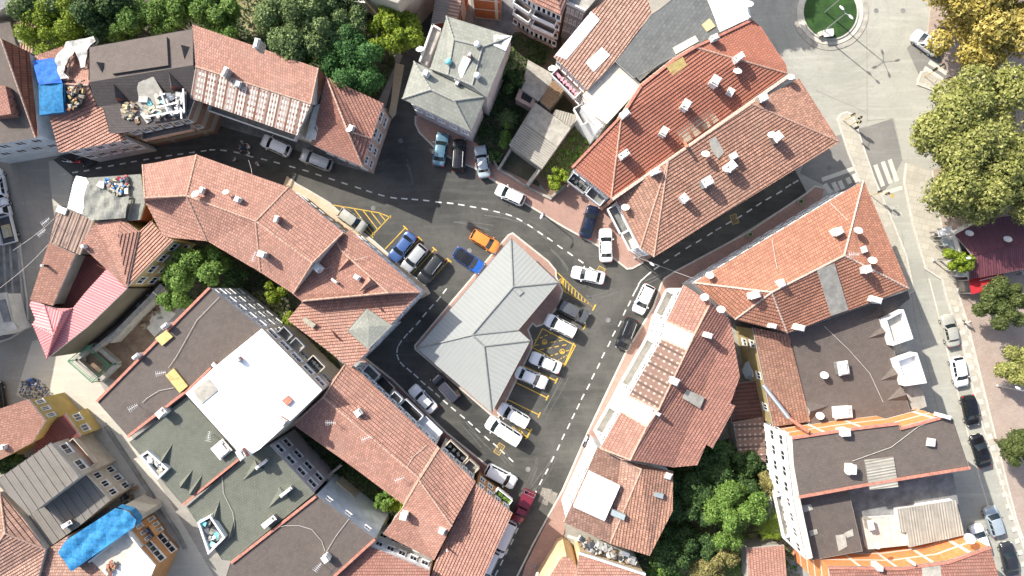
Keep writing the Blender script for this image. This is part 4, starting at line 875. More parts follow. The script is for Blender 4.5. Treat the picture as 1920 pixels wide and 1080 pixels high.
line(m, [T0, T1, T2], yw, wz); line(m, [(1117, 571), (1111, 582)], yw * 1.5, wz + .004)
for k in range(9):
    t = .16 + k * .085; u = (T0[0] + (T1[0] - T0[0]) * t, T0[1] + (T1[1] - T0[1]) * t); t2 = max(.0, t * 1.25 - .25); v = (T2[0] + (T1[0] - T2[0]) * t2, T2[1] + (T1[1] - T2[1]) * t2); line(m, [u, v], yw, wz)
line(m, [(933, 777), (994, 808), (989, 820), (960, 800)], yw, wz); line(m, [(970, 797), (982, 815)], yw, wz); line(m, [(980, 802), (972, 808)], yw, wz); line(m, [(997, 804), (986, 823)], yw * 1.5, wz + .004)
tag(m.build('parking_markings', 'line_yellow'), kind='structure')
m = MB(); 
def boxmark(cx, cy, ax, w, h, words):
    """painted yellow frame with two lines of words"""
    a = Vector((math.cos(R(ax)), math.sin(R(ax)))); b = Vector((-a.y, a.x))
    P = [(cx + a.x * i * w + b.x * j * h, cy + a.y * i * w + b.y * j * h) for i, j in ((-1, -1), (1, -1), (1, 1), (-1, 1))]
    line(m, P, .1, wz + .008, closed=True)
    for j, wd_ in ((-.4, words[0]), (.4, words[1])): text(wd_, (cx + b.x * j * h, cy + b.y * j * h), -ax, h * .62 / K, w * 1.55 / K, 'line_ochre')
def text(s, c, rot, size, width, mat, z=.02):
    cu = bpy.data.curves.new('lettering', 'FONT'); cu.body = s; cu.size = size; cu.align_x = 'CENTER'; cu.align_y = 'CENTER'; cu.extrude = .001
    o = bpy.data.objects.new('tmp', cu); COL.objects.link(o); dg = bpy.context.evaluated_depsgraph_get(); me = bpy.data.meshes.new_from_object(o.evaluated_get(dg)); bpy.data.objects.remove(o)
    xs = [v.co.x for v in me.vertices]; k = width / (max(xs) - min(xs)); me.materials.clear(); me.materials.append(MATS[mat])
    t = bpy.data.objects.new('road_lettering', me); COL.objects.link(t); p = G(*c); t.location = (p.x, p.y, z); t.rotation_euler = (0, 0, R(rot)); t.scale = (k, size and 1.35, 1); return tag(t, kind='structure')
boxmark(936, 842, -58, 10, 6.2, ('ÖNCE', 'YAYA')); boxmark(1377, 411, 72, 8.5, 6, ('ÖNCE', 'YAYA')); boxmark(1127, 506, 30, 6.5, 5, ('ÖNCE', 'YAYA'))
tag(m.build('box_marking', 'line_ochre'), kind='structure')
text('ÖNCE', (1675, 390), 12, .62, 1.7, 'line_faded'); text('YAYA', (1678, 405), 12, .8, 2.2, 'line_faded')
sheet('worn_mark', circ(1673, 367, 4, 14), wz, 'line_ochre')
# manholes, patches and seams
m = MB()
for x, y in ((990, 880), (700, 390), (1140, 600), (880, 470), (751, 264), (1555, 315), (1643, 20), (1669, 251), (1693, 20)): 
    P = [G(a, b, .006) for a, b in circ(x, y, 4.6, 18)]; m.face(P[::-1])
tag(m.build('manhole_covers', 'concrete_dark'), kind='structure')
m = MB()
for a in ([(1625, -20), (1626, 230)], [(1626, 226), (1676, 222)], [(1676, 222), (1690, 290)], [(1600, 246), (1624, 236)], [(1705, 515), (1716, 600), (1740, 690), (1765, 800)], [(30, 300), (55, 420), (75, 560)], [(62, 330), (80, 400), (90, 470)], [(1530, 170), (1600, 200), (1625, 212)], [(1708, 400), (1716, 440), (1740, 530)], [(1492, 321), (1513, 362)], [(1690, 430), (1700, 500), (1730, 600)]): line(m, a, .06, .003)
tag(m.build('road_seams', 'seam'), kind='structure')
m = MB(); _r = random.Random(8)
for x, y, a, L, c in ((722, 305, 150, 28, .9), (985, 420, 30, 60, .3), (1030, 470, 40, 50, .5), (880, 520, 20, 36, 1.2), (905, 400, 10, 70, .2), (1060, 700, 118, 90, .1), (1040, 860, 118, 70, .2), (1020, 890, 120, 60, .15), (1000, 930, 118, 60, .2), (960, 1000, 116, 60, .1), (1005, 860, 100, 50, .4), (1080, 640, 115, 70, .2), (870, 800, 45, 60, .1), (1150, 540, 150, 50, .6), (1110, 600, 140, 40, .8), (760, 300, 60, 40, .5), (850, 420, 5, 70, .2), (1260, 500, 150, 50, .1), (930, 840, 40, 40, .3), (1090, 560, 20, 40, .9)):
    for q in range(3):
        an = R(a + _r.uniform(-5, 5)); px_, py_ = x + _r.uniform(-9, 9), y + _r.uniform(-9, 9); P = []
        for t in range(9): P.append((px_, py_)); px_ += math.cos(an) * L / 8; py_ += math.sin(an) * L / 8; an += c * .12
        line(m, P, _r.uniform(.05, .16), .0025 + q * .0007)
tag(m.build('tyre_scuffs', 'scuff'), kind='structure')
m = MB()
for a in ([(1017, 914), (1035, 918), (1026, 948), (1008, 940)], [(1035, 921), (1046, 925), (1038, 947), (1028, 940)]):
    P = [G(x, y, .0035) for x, y in a]; m.face(P if newell(P).z > 0 else P[::-1])
tag(m.build('tar_patches', 'seam'), kind='structure')
leafmass('undergrowth', [(-60, -40), (700, -40), (742, 120), (700, 200), (560, 115), (360, 50), (170, 80), (60, 100)], 9000, .22, 'leaf_dark', .8, 'dense low green undergrowth between the trees of the upper gardens', 5)
leafmass('undergrowth', [(890, 60), (1040, 70), (1010, 150), (960, 270), (900, 300)], 5000, .16, 'leaf_dark', .6, 'dark weeds and bushes beside the tall grey roofed house', 6)
leafmass('undergrowth', [(1200, 850), (1330, 820), (1400, 880), (1480, 900), (1500, 1100), (1180, 1100)], 9000, .18, 'leaf_mid', .7, 'thick green undergrowth in the lower garden', 7)
leafmass('undergrowth', [(310, 450), (500, 480), (600, 640), (640, 690), (580, 690), (420, 590), (320, 560)], 4500, .16, 'leaf_dark', .6, 'weeds and low bushes in the courtyard behind the long tiled roof', 8)
leafmass('undergrowth', [(560, 800), (700, 890), (790, 1000), (720, 1000), (600, 900)], 3500, .16, 'leaf_dark', .5, 'shaded weeds in the yard behind the lower tiled row', 9)
leafmass('weeds', [(1010, 330), (1110, 200), (1110, 260), (1062, 340)], 1600, .12, 'leaf_mid', .4, 'clumps of green weeds on brown soil by the big red roof', 10)
# ================================================================ BUILDINGS
WL = {'w': 1.1}
# --- centre
bld('hub', 'market_building', 'low metal roofed building in the middle of the parking square', 3.9, [(958, 446), (1047, 530), (972, 619), (994, 639), (922, 774), (781, 653), (962, 538, .5), (885, 628, .5), (908, 649, .5)], 6,
    [[0, 1, 6], [1, 2, 7, 6], [2, 3, 8, 7], [3, 4, 8], [4, 5, 7, 8], [5, 0, 6, 7]], roof='metal_roof', prof='seam', wall='w_lightgrey', over=.7, cat='building', eave='fascia', ridge='ridge_metal', win=[(1, 4, 1, {'top': .9}), (3, 5, 1, {'top': .9})])
patch('hub', [(964, 546), (974, 539), (983, 548), (974, 556)], 'roof_hatch', 'ridge_metal', .10, th=.06); patch('hub', [(966, 546.3), (974, 540.8), (981.2, 548), (974, 554.2)], 'roof_hatch_lid', 'metal_roof', .14, th=.03)
# --- top left
bld('B1', 'tiled_house', 'tall house with bare orange tiled slope beside the blue tarpaulin', 9.5, [(-90, 80), (2, 72, 2.6), (56, 98), (72, 254), (67, 258), (-90, 285)], None, [['tile_wall', 'tile', [1, 2, 3, 4]], ['shingle_brown', 'shingle', [0, 1, 4, 5]]], wall='w_blue', win=[(4, 5, 2)], over=.2)
patch('B1', [(-8, 164), (20, 165), (31, 217), (-8, 223)], 'roof_box', 'tile_dark', .9, th=1.0)
bld('B2', 'damaged_house', 'damaged tile roofed house patched with blue and white tarpaulins', 8.2, [(66, 104), (128, 84), (172, 73), (176, 128), (166, 160, 1.5), (182, 199), (194, 201), (207, 250), (230, 246), (239, 262), (111, 287), (76, 155, 1.5)], None, [[0, 1, 2, 3, 4, 11], [11, 4, 5, 6, 7, 8, 9, 10]], wall='w_lightgrey', roof='tile_pink', win=[(9, 5, 2)])
bld('B3', 'terrace_house', 'brown shingle roofed house with open roof terraces full of junk', 9.3, [(168, 88), (361, 54), (369, 175), (352, 222), (230, 248), (206, 250), (194, 203), (184, 200), (166, 152), (172, 86, .6), (362, 122, 1.3), (168, 154, 1.3)], 9, [['shingle_brown', 'shingle', [0, 1, 10, 11]], ['shingle_dark', 'shingle', [11, 10, 2, 3, 4, 5, 6, 7, 8]]], wall='w_brick_dull', win=[(3, 6, 2)], ridge=None)
bld('B4', 'tiled_house', 'long house with tiled upper slope and mottled sheet lower slope', 9.3, [(361, 46), (597, 128), (612, 144, -1.2), (594, 197, -1.2), (583, 195, 1.2), (557, 254), (357, 184), (367, 125, 1.2)], None, [[0, 1, 4, 7], ['tile_wall', 'flat', [1, 2, 3, 4]], ['mottled_white', 'sheet', [7, 4, 5, 6]]], roof='tile_pink', wall='w_cream', win=[(5, 9, 2)], over=.5)
bld('B5', 'tiled_house', 'dark red tiled corner house whose pink side wall faces the road', 7.8, [(612, 144, .6), (719, 194), (697, 260), (680, 313), (583, 271), (652, 246, 1.8)], 5, [[0, 1, 2, 5], [2, 3, 5], [0, 5, 3, 4]], roof='tile_dark', wall='w_pink', win=[(1, 2, 2), (2, 2, 2), (3, 4, 2)])
bld('B4b', 'balcony_annex', 'narrow white roofed annex between mottled sheets and dark red tiles', 8.0, [(588, 200), (606, 192), (592, 262), (572, 262)], roof='concrete_pale', prof='flat', wall='w_white', over=.1, cat='annex', eave=None)
# --- top middle
bld('B6', 'apartment_house', 'tall grey shingled house with plain white side walls', 9.6, [(776, 115), (911, 181), (882, 247), (754, 185), (808, 168, 1.2), (852, 189, 1.2)], 4, [[0, 1, 5, 4], [1, 2, 5], [2, 3, 4, 5], [3, 0, 4]], roof='shingle_grey', prof='shingle', wall='w_mauve', ridge='ridge_grey', over=.5, win=[(2, 5, 2, {'frame': 'w_white'})], cat='apartment house')
bld('B6n', 'apartment_house', 'flat grey shingled wing with green roof vents behind the hipped roof', 10.0, [(837, 30), (960, 68), (913, 182), (806, 128), (905, 88, .7), (851, 75, .7), (840, 140, .5), (885, 160, .5)], 4, [[0, 1, 4, 5], [1, 2, 7, 4], [2, 3, 6, 7], [3, 0, 5, 6], [5, 4, 7, 6]], roof='shingle_grey', prof='shingle', wall='w_mauve', ridge='ridge_grey', over=.12, cat='apartment house')
patch('B6n', [(926, 66), (960, 68), (948, 96), (926, 86)], 'roof_patch', 'white_paint', .12)
patch('B6n', [(870, 106), (883, 112), (863, 154), (851, 150)], 'skylight', 'white_paint', .25, th=.2)
bld('B6w', 'balcony_wing', 'narrow open balcony wing on the lane side of the grey shingled house', 8.6, [(811, 47), (827, 56), (800, 122), (786, 117)], roof='concrete', prof='flat', wall='w_white', over=.1, cat='balcony', eave=None, parapet=[(0, .5, .2, 'parapet_white'), (3, .5, .2, 'parapet_white')])
block('apartment_block', 'beige rendered block behind the lime green tree at the top', 'apartment block', [(640, -60), (690, -14), (745, 6), (800, -55), (760, -120)], 0, 11, 'w_beige', 'concrete')
bld('B7b', 'low_shed', 'small white sheet roofed shed at the top edge among trees', 4, [(640, -12), (690, -12), (690, 6), (642, 2)], roof='metal_white', prof='sheet', wall='w_white', cat='shed')
bld('B8', 'workshop', 'low grey sheet roofed workshop with bare brick side at the top', 6.0, [(822, -30), (875, -30), (858, 38), (808, 45)], roof='sheet_grey', prof='sheet', wall='w_brick_red', cat='workshop', over=.1)
patch('B8', [(848, -20), (870, -20), (858, 36), (838, 34)], 'lean_to_roof', 'sheet_brown', .15, 'sheet')
bld('B9', 'brick_building', 'unplastered brick building with concrete frame at the top edge', 9.5, [(878, -60), (940, -60), (937, -16), (884, -22)], roof='concrete', prof='flat', wall='w_brick', cat='brick building', eave=None, over=.05)
bld('B10', 'apartment_block', 'tall block with glazed white balconies and tiled roof at the top', 12.6, [(958, -60), (1090, -60), (1052, 30), (1000, 6), (962, -20), (1040, -30, 1.2)], 5, [[0, 1, 5], [1, 2, 5], [2, 3, 5], [3, 4, 5], [4, 0, 5]], roof='tile_pink', wall='w_pink', cat='apartment block', win=[(2, 5, 4, {'w': 1.2, 'h': 1.5, 'top': .7}), (3, 4, 4, {'w': 1.2, 'h': 1.5, 'top': .7})], over=.3, ridge=None)
bld('B11', 'apartment_block', 'grey narrow block with small balconies beside the glazed block', 11.5, [(1068, -40), (1150, -40), (1097, 22), (1062, 6)], roof='concrete', prof='flat', wall='w_grey', cat='apartment block', win=[(2, 4, 3)], over=.1, eave=None, parapet=[(2, .3, .2, 'parapet_white'), (3, .3, .2, 'parapet_white')])
bld('B12', 'tiled_house', 'broad tiled house with white painted roof edge and flowered balconies', 11.2, [(1038, 106), (1110, 20), (1164, -20), (1209, -20), (1222, 24), (1154, 115), (1101, 169)], roof='tile_old', wall='w_pink', win=[(6, 5, 3)], over=.3)
patch('B12', [(1041, 104), (1108, 22), (1124, 38), (1062, 112)], 'white_roof_edge', 'white_paint', .12); patch('B12', [(1098, 118), (1128, 89), (1143, 104), (1113, 135)], 'roof_patch', 'white_paint', .14)
bld('B13', 'shingled_house', 'slate shingle roofed house between the tiled roof and the white terrace', 11.4, [(1223, 26), (1236, 18), (1284, -20), (1314, -20), (1349, 60), (1291, 92), (1251, 112), (1188, 146), (1154, 115)], roof='shingle_slate', prof='shingle', wall='w_grey', over=.1)
patch('B13', [(1261, 90), (1303, 67), (1310, 78), (1267, 102)], 'concrete_ledge', 'concrete_pale', .12); 
bld('B13b', 'flat_roofed_house', 'flat beige concrete roof beside the big red tiled roof', 10.6, [(1153, 115), (1188, 146), (1204, 160), (1138, 232), (1115, 218), (1092, 178), (1102, 168)], roof='concrete_pale', prof='flat', wall='w_cream', over=.1, win=[(3, 4, 3), (4, 2, 3)], eave=None)
patch('B13b', [(1188, 138), (1232, 102), (1244, 112), (1200, 152)], 'concrete_ledge', 'concrete_pale', .3, th=.3)
bld('B13c', 'awning_roof', 'white canopy sheet over the balconies beside the red roof', 9.8, [(1088, 200), (1098, 194), (1136, 228), (1122, 244)], roof='metal_white', prof='flat', wall='w_white', cat='canopy', over=.1)
bld('B14', 'flat_roofed_house', 'house with bright white painted flat roof next to the roundabout', 11.2, [(1314, -40), (1396, -40), (1406, 34), (1349, 60)], roof='white_paint', prof='flat', wall='w_white', over=.1, parapet=[(1, .3, .2, 'parapet_white')], eave=None)
patch('B13', [(1315, 47), (1330, 35), (1341, 50), (1325, 60)], 'pallet', 'wood_pale', .14)
# --- the two big roofs
bld('B15', 'large_tiled_house', 'large deep red tiled roof with many white chimneys', 10.6, [(1071, 313), (1146, 373), (1476, 138), (1474, 122), (1427, 51), (1409, 36), (1300, 88, 2.6), (1262, 111, 2.6), (1200, 160, 2.6), (1166, 213, 2.6), (1388, 113, 1.6)], 10,
    [[0, 1, 9], [1, 2, 10, 6, 7, 8, 9], [2, 3, 4, 5, 6, 10]], roof='tile_red', wall='w_lightgrey', cat='large house', win=[(0, 5, 3, {'h': 1.2})], over=.25, ridge='ridge', parapet=[(5, .25, .3), (6, .25, .3), (7, .25, .3), (8, .25, .3), (9, .2, .3)])
block('fire_wall', 'whitewashed dividing wall between the red and the orange tiled roofs', 'dividing wall', [(1147, 371), (1150, 376), (1483, 143), (1479, 138)], 0, 11.6, 'tile_pale', 'ridge_pale')
bld('B16', 'large_tiled_house', 'large orange brown tiled roof along the narrow dark street', 10.2, [(1153, 372), (1201, 465), (1226, 482), (1574, 266), (1498, 147), (1409, 195, 2.4), (1253, 302, 2.4)], None, [[0, 1, 6], [1, 2, 6], [2, 3, 5, 6], [3, 4, 5]], roof='tile_brown', wall='w_white', cat='large house', win=[(0, 4, 3, {'w': 1.4, 'h': 1.3}), (1, 2, 3), (2, 14, 3)], over=.35)
patch('B15', [(1249, 125), (1280, 107), (1288, 124), (1263, 146)], 'roof_patch', 'panel_yellow', .12); patch('B15', [(1265, 245), (1327, 196), (1348, 226), (1284, 270)], 'roof_patch', 'panel_cream', .12)
patch('B16', [(1329, 262), (1341, 256), (1358, 286), (1346, 298), (1334, 284)], 'roof_patch', 'concrete', .12)
for x, y in ((1272, 258), (1291, 247), (1309, 238), (1326, 222), (1280, 266)): patch('B15', [(x, y), (x + 4, y - 3), (x + 10, y + 9), (x + 5, y + 12)], 'loose_tiles', 'tile_orange', .22)
# --- right block
bld('B17', 'large_tiled_house', 'pointed orange tiled corner roof beside the crossing', 9.6, [(1300, 530), (1619, 338), (1704, 541), (1476, 624), (1378, 599), (1583, 479, 2.9), (1447, 548, 2.9)], 5, [[0, 1, 5, 6], [1, 2, 5], [2, 3, 6, 5], [3, 4, 6], [4, 0, 6]], roof='tile_orange', wall='w_white', cat='large house', ridge='ridge_pale', win=[(0, 13, 3), (1, 6, 3)], over=.5)
patch('B17', [(1531, 506), (1564, 494), (1590, 581), (1558, 592)], 'concrete_strip', 'concrete', .12)
bld('B18', 'row_house', 'long row house with brown tiles and mottled sheets by the parking square', 10.3, [(1282, 534), (1249, 602), (1240, 636), (1179, 742), (1164, 772), (1125, 840), (1164, 860), (1262, 876), (1307, 872), (1324, 833), (1336, 841), (1379, 761), (1369, 757), (1387, 706), (1369, 600), (1333, 567, 1.6), (1303, 625, 1.6), (1288, 657, 1.6), (1235, 768, 1.6), (1212, 801, 1.6), (1182, 862, 1.6)], 15,
    [['tile_pink', 'tile', [0, 15, 16, 1]], ['metal_pale', 'sheet', [1, 16, 17, 2]], ['mottled_brown', 'sheet', [2, 17, 18, 3]], ['metal_pale', 'sheet', [3, 18, 19, 4]], ['tile_pink', 'tile', [4, 19, 20, 5]], [5, 20, 6], [15, 14, 13, 12, 11, 10, 9, 8, 7, 6, 20, 19, 18, 17, 16]], roof='tile_dark', wall='w_white', cat='row house', win=[(0, 2, 3), (1, 2, 3), (2, 5, 3), (4, 3, 3)], over=.25, eave='parapet_white')
patch('B18', [(1279, 746), (1288, 730), (1321, 745), (1312, 766)], 'roof_patch', 'concrete', .12)
bld('B19', 'row_house', 'tiled row house carrying a large white rooftop panel', 8.8, [(1120, 838), (1164, 862), (1262, 884), (1261, 958), (1218, 1042), (1144, 1019), (1057, 979), (1103, 877), (1203, 880, 1.3)], 8, [['tile_old', 'tile', [0, 1, 8, 5, 6, 7]], [1, 2, 3, 4, 5, 8]], roof='tile_brown', wall='w_white', cat='row house', win=[(7, 3, 2), (6, 5, 2)], over=.25)
patch('B19', [(1104, 881), (1161, 908), (1132, 973), (1075, 947)], 'roof_panel', 'membrane', .75, th=.06)
block('plaster_house', 'cream walled house with pale tiles at the bottom edge by the road', 'house', [(1052, 1046), (1062, 1043), (1075, 1052), (1120, 1130), (1000, 1130)], 0, 7.0, 'w_tan', 'tile_pale', prof='tile')
bld('B20', 'tiled_house', 'pale pink tiled house behind a junk filled alley at the bottom', 7.4, [(1086, 1034), (1210, 1074), (1230, 1140), (1075, 1140)], roof='tile_pink', wall='w_tan', over=.2, parapet=[(0, .35, .25, 'parapet_white')])
# --- right lower block
bld('B21', 'terrace_building', 'wide dark shingled roof with spiky dormers and white terraces', 7.2, [(1478, 626), (1702, 545), (1706, 560), (1654, 600), (1672, 640), (1690, 716), (1706, 768), (1735, 770), (1735, 800), (1500, 830), (1519, 790)], roof='shingle_brown', prof='shingle', wall='w_white', cat='apartment building', over=.1)
bld('B21t', 'street_wing', 'white street side wing carrying the roof terraces', 6.4, [(1650, 592), (1688, 574), (1738, 762), (1712, 772), (1690, 716)], roof='concrete', prof='flat', wall='w_white', cat='building wing', over=.0, eave=None)
bld('B21w', 'tiled_house', 'faded tiled lean-to roof between yellow wall and dark shingles', 7.4, [(1411, 614), (1479, 628), (1519, 790), (1450, 800)], roof='tile_brown', wall='w_ochre', win=[(3, 3, 2, {'w': .9})], over=.15)
for i, (A, B, C) in enumerate((((1656, 609), (1664, 631), (1626, 635)), ((1676, 685), (1685, 712), (1650, 714)), ((1688, 725), (1699, 751), (1662, 751)), ((1642, 575), (1652, 596), (1614, 596)))): dormer('B21', A, B, C, 1.7)
dormer('B21', (1518, 788), (1510, 752), (1555, 760), 1.5)
def terrace(label, P, z, col='w_white', floor='concrete_pale', h=1.0, t=.22):
    root = block('roof_terrace', label, 'roof terrace', P, z - .6, z, col, floor)
    T = [G(x, y, z) for x, y in P]; T = T if newell(T).z > 0 else T[::-1]; I = inset(T, t); n = len(T)
    for i in range(n):
        j = (i + 1) % n; q = [T[i], T[j], I[j], I[i]]; m = MB(); m.prism(q, [p + Vector((0, 0, h)) for p in q]); m.build('parapet', col, root)
    return root
terrace('white walled terrace nearest the pointed orange roof', [(1651, 598), (1686, 580), (1704, 634), (1666, 647)], 7.6)
terrace('white walled terrace further down the same street front', [(1672, 673), (1711, 660), (1729, 716), (1688, 722)], 7.6, floor='membrane')
bld('B22', 'brick_building', 'brown roofed building with exposed orange brick gable walls', 12.0, [(1485, 819), (1600, 802), (1684, 792), (1686, 802), (1768, 780), (1787, 786), (1818, 879), (1640, 908), (1499, 934), (1488, 870)], roof='shingle_brown', prof='shingle', wall='w_brick_orange', cat='brick building', over=.08, win=[(9, 3, 3, {'w': 1.6})], parapet=[(0, .25, .25), (1, .25, .25), (3, .25, .25), (6, .2, .3), (7, .2, .3)])
patch('B22', [(1620, 862), (1674, 856), (1683, 912), (1630, 918)], 'translucent_sheet', 'sheet_old', .14, 'sheet')
bld('B22w', 'white_facade_wing', 'white rendered wing on the west side of the brown roof', 11.7, [(1474, 815), (1486, 819), (1500, 934), (1524, 1046), (1512, 1050), (1487, 935)], roof='concrete_pale', prof='flat', wall='w_white', cat='building wing', over=.0, win=[(0, 1, 1), (4, 4, 3, {'w': 1.2}), (5, 4, 3, {'w': 1.3})], eave=None)
bld('B23', 'flat_roofed_building', 'brown felt roof with pale cement repairs', 9.9, [(1496, 935), (1591, 920), (1617, 1033), (1523, 1050)], roof='shingle_brown', prof='shingle', wall='w_white', over=.1, cat='building')
for P in ([(1566, 1004), (1584, 1001), (1588, 1024), (1572, 1033)], [(1582, 1000), (1598, 992), (1600, 1004), (1588, 1008)], [(1517, 995), (1531, 992), (1533, 1000), (1519, 1005)], [(1498, 948), (1520, 945), (1524, 955), (1502, 962)]): patch('B23', P, 'cement_patch', 'concrete', .1)
bld('B23b', 'yard_building', 'low grey concrete roof terrace with a chalk blue scribble', 7.2, [(1590, 900), (1782, 860), (1800, 960), (1620, 1040), (1600, 1036)], roof='concrete_dark', prof='flat', wall='w_lightgrey', over=.05, cat='building', eave=None)
bld('B23c', 'sheet_roof_shed', 'corrugated pale sheet roof above the grey terrace', 8.4, [(1683, 955), (1792, 938), (1808, 1003), (1705, 1026), (1701, 998), (1689, 998)], roof='sheet_old', prof='sheet', wall='w_white', over=.1, cat='shed')
bld('B23d', 'plank_roof_shed', 'whitish plank roof beside the corrugated sheet roof', 7.9, [(1616, 972), (1686, 968), (1704, 1022), (1626, 1030)], roof='concrete_pale', prof='bigsheet', wall='w_white', over=.05, cat='shed')
bld('B24', 'brick_building', 'red tiled building with banded orange brick wall at the bottom edge', 11.8, [(1553, 1062), (1690, 1064), (1778, 1052), (1856, 1024), (1880, 1110), (1560, 1120)], roof='tile_dark', wall='w_brick_orange', cat='brick building', over=.08, parapet=[(0, .2, .25), (1, .2, .25), (2, .2, .25)])
patch('B24', [(1728, 1064), (1762, 1058), (1766, 1100), (1730, 1100)], 'roof_patch', 'concrete', .12)
bld('B25', 'garden_shed', 'mottled sheet roofed shed beside the garden trees', 4.2, [(1375, 792), (1432, 782), (1436, 865), (1388, 870)], roof='mottled_brown', prof='sheet', wall='w_concrete', cat='shed')
bld('B25b', 'rusty_shed', 'dark rusty sheet roofed shed in the gap between two roofs', 3.6, [(1366, 722), (1428, 712), (1438, 782), (1372, 794)], roof='metal_rust', prof='sheet', wall='w_concrete', cat='shed')
bld('B26', 'garden_shed', 'small pink tiled shed at the bottom beside the palm', 4.0, [(1400, 1028), (1470, 1022), (1476, 1100), (1404, 1100)], roof='tile_pink', wall='w_concrete', cat='shed')
# --- left curved block
bld('B30', 'curved_row_house', 'long curved pink tiled roof following the dark road', 9.3, [(268, 309), (369, 290), (542, 351), (644, 436), (550, 551), (489, 511), (389, 452), (325, 446), (306, 443), (272, 378), (272, 371, 2.4), (350, 367, 2.4), (480, 415, 2.4), (586, 493, 2.4)], 10,
    [[0, 1, 11, 10], [1, 2, 12, 11], [2, 3, 13, 12], [3, 4, 13], [4, 5, 12, 13], [5, 6, 11, 12], [6, 7, 8, 9, 10, 11], [9, 0, 10]], roof='tile_pink', wall='w_ochre', cat='row house', win=[(0, 4, 2), (1, 9, 2), (2, 6, 2), (5, 5, 3), (4, 4, 3)], over=.35)
bld('B31', 'corner_house', 'tiled corner house with a small grey turret roof', 8.9, [(656, 430), (789, 548), (736, 605), (692, 658), (658, 689), (642, 678), (539, 600), (567, 566), (550, 552), (630, 452), (569, 564, 1.8), (728, 549, 1.8), (640, 470, .3)], 10, [[0, 1, 11, 12, 9], [9, 12, 11, 10, 7, 8], [11, 1, 2, 3, 4, 5, 6, 7, 10]], roof='tile_pink', wall='w_lightgrey', win=[(0, 8, 2), (1, 4, 2), (2, 3, 2), (3, 2, 2)], over=.3)
bld('B31t', 'turret', 'grey shingled turret with four sloping faces', 9.4, [(687, 578), (735, 610), (690, 656), (651, 620), (692, 612, .4)], 4, [[0, 1, 4], [1, 2, 4], [2, 3, 4], [3, 0, 4]], roof='shingle_grey', prof='shingle', wall='w_lightgrey', cat='turret', over=.2, ridge=None, z0=0)
for A, B, C, h in (((650, 481), (664, 494), (631, 512), 1.0), ((690, 517), (706, 533), (672, 548), 1.0), ((684, 556), (704, 576), (680, 552), .9), ((620, 618), (646, 645), (618, 615), .9)): dormer('B31', A, B, C, h, 'tile_pink', 'tile_pale')
patch('B31', [(566, 600), (572, 594), (593, 608), (586, 616)], 'skylight', 'panel_cream', .14)
# --- west block
bld('B40a', 'tin_roofed_house', 'white corrugated roof edge of the cluttered western house', 6.6, [(143, 329), (162, 333), (172, 352), (160, 404), (126, 390), (137, 343)], roof='metal_white', prof='sheet', wall='w_concrete', cat='house', over=.1)
bld('B40b', 'tarp_roofed_house', 'house roofed with grey wrinkled tarpaulin and heaps of clutter', 6.9, [(163, 333), (264, 326), (272, 380), (262, 412), (240, 414), (180, 416), (161, 403), (172, 352)], roof='tarp_grey', prof='flat', wall='w_brick_red', cat='house', over=.1)
bld('B40c', 'sheet_roofed_house', 'brown and white striped corrugated roof with thin antennas', 6.7, [(108, 386), (178, 413), (150, 478), (92, 452)], roof='sheet_brown', prof='bigsheet', wall='w_concrete', cat='house', over=.1)
bld('B40d', 'tiled_house', 'four sided tiled roof wedged behind the grey tarpaulin', 7.2, [(180, 417), (228, 409), (261, 434), (238, 540), (199, 504), (151, 459), (222, 440, .7)], 6, [[0, 1, 6], [1, 2, 6], [2, 3, 6], [3, 4, 5, 0, 6]], roof='tile_pink', wall='w_ochre', over=.1, ridge=None)
bld('B40e', 'tiled_house', 'plain pale orange tiled roof above the ochre garden wall', 7.0, [(261, 434), (284, 414), (307, 443), (326, 450), (239, 538)], roof='tile_pale', wall='w_ochre', over=.15, win=[(3, 4, 2)])
bld('B40f', 'tiled_house', 'narrow pale tiled roof on the western street edge', 7.0, [(92, 454), (142, 477), (99, 573), (56, 562)], roof='tile_pale', wall='w_concrete', over=.15)
bld('B40g', 'ruined_shed', 'sunken ruined dark tile roof between pale and pink roofs', 4.6, [(146, 478), (172, 480), (200, 505), (192, 560), (130, 586), (100, 574)], roof='sheet_darkred', prof='tile', wall='w_concrete', over=.1, cat='shed')
bld('B40h', 'metal_roofed_house', 'bright pink corrugated metal roof with a folded valley', 6.9, [(55, 571), (60, 560), (83, 572), (105, 578), (136, 578), (160, 548), (200, 504), (238, 541), (165, 612), (122, 646), (88, 673), (61, 608), (66, 598), (84, 573, .5), (101, 628, 1.0), (118, 585, .6)], 13, [[0, 1, 2, 13, 14, 11, 12], [14, 10, 11], [4, 5, 6, 7, 8, 9, 10, 14, 15], [2, 3, 4, 15, 14, 13]], roof='metal_pink', prof='sheet', wall='w_olive', over=.1, ridge='metal_pink')
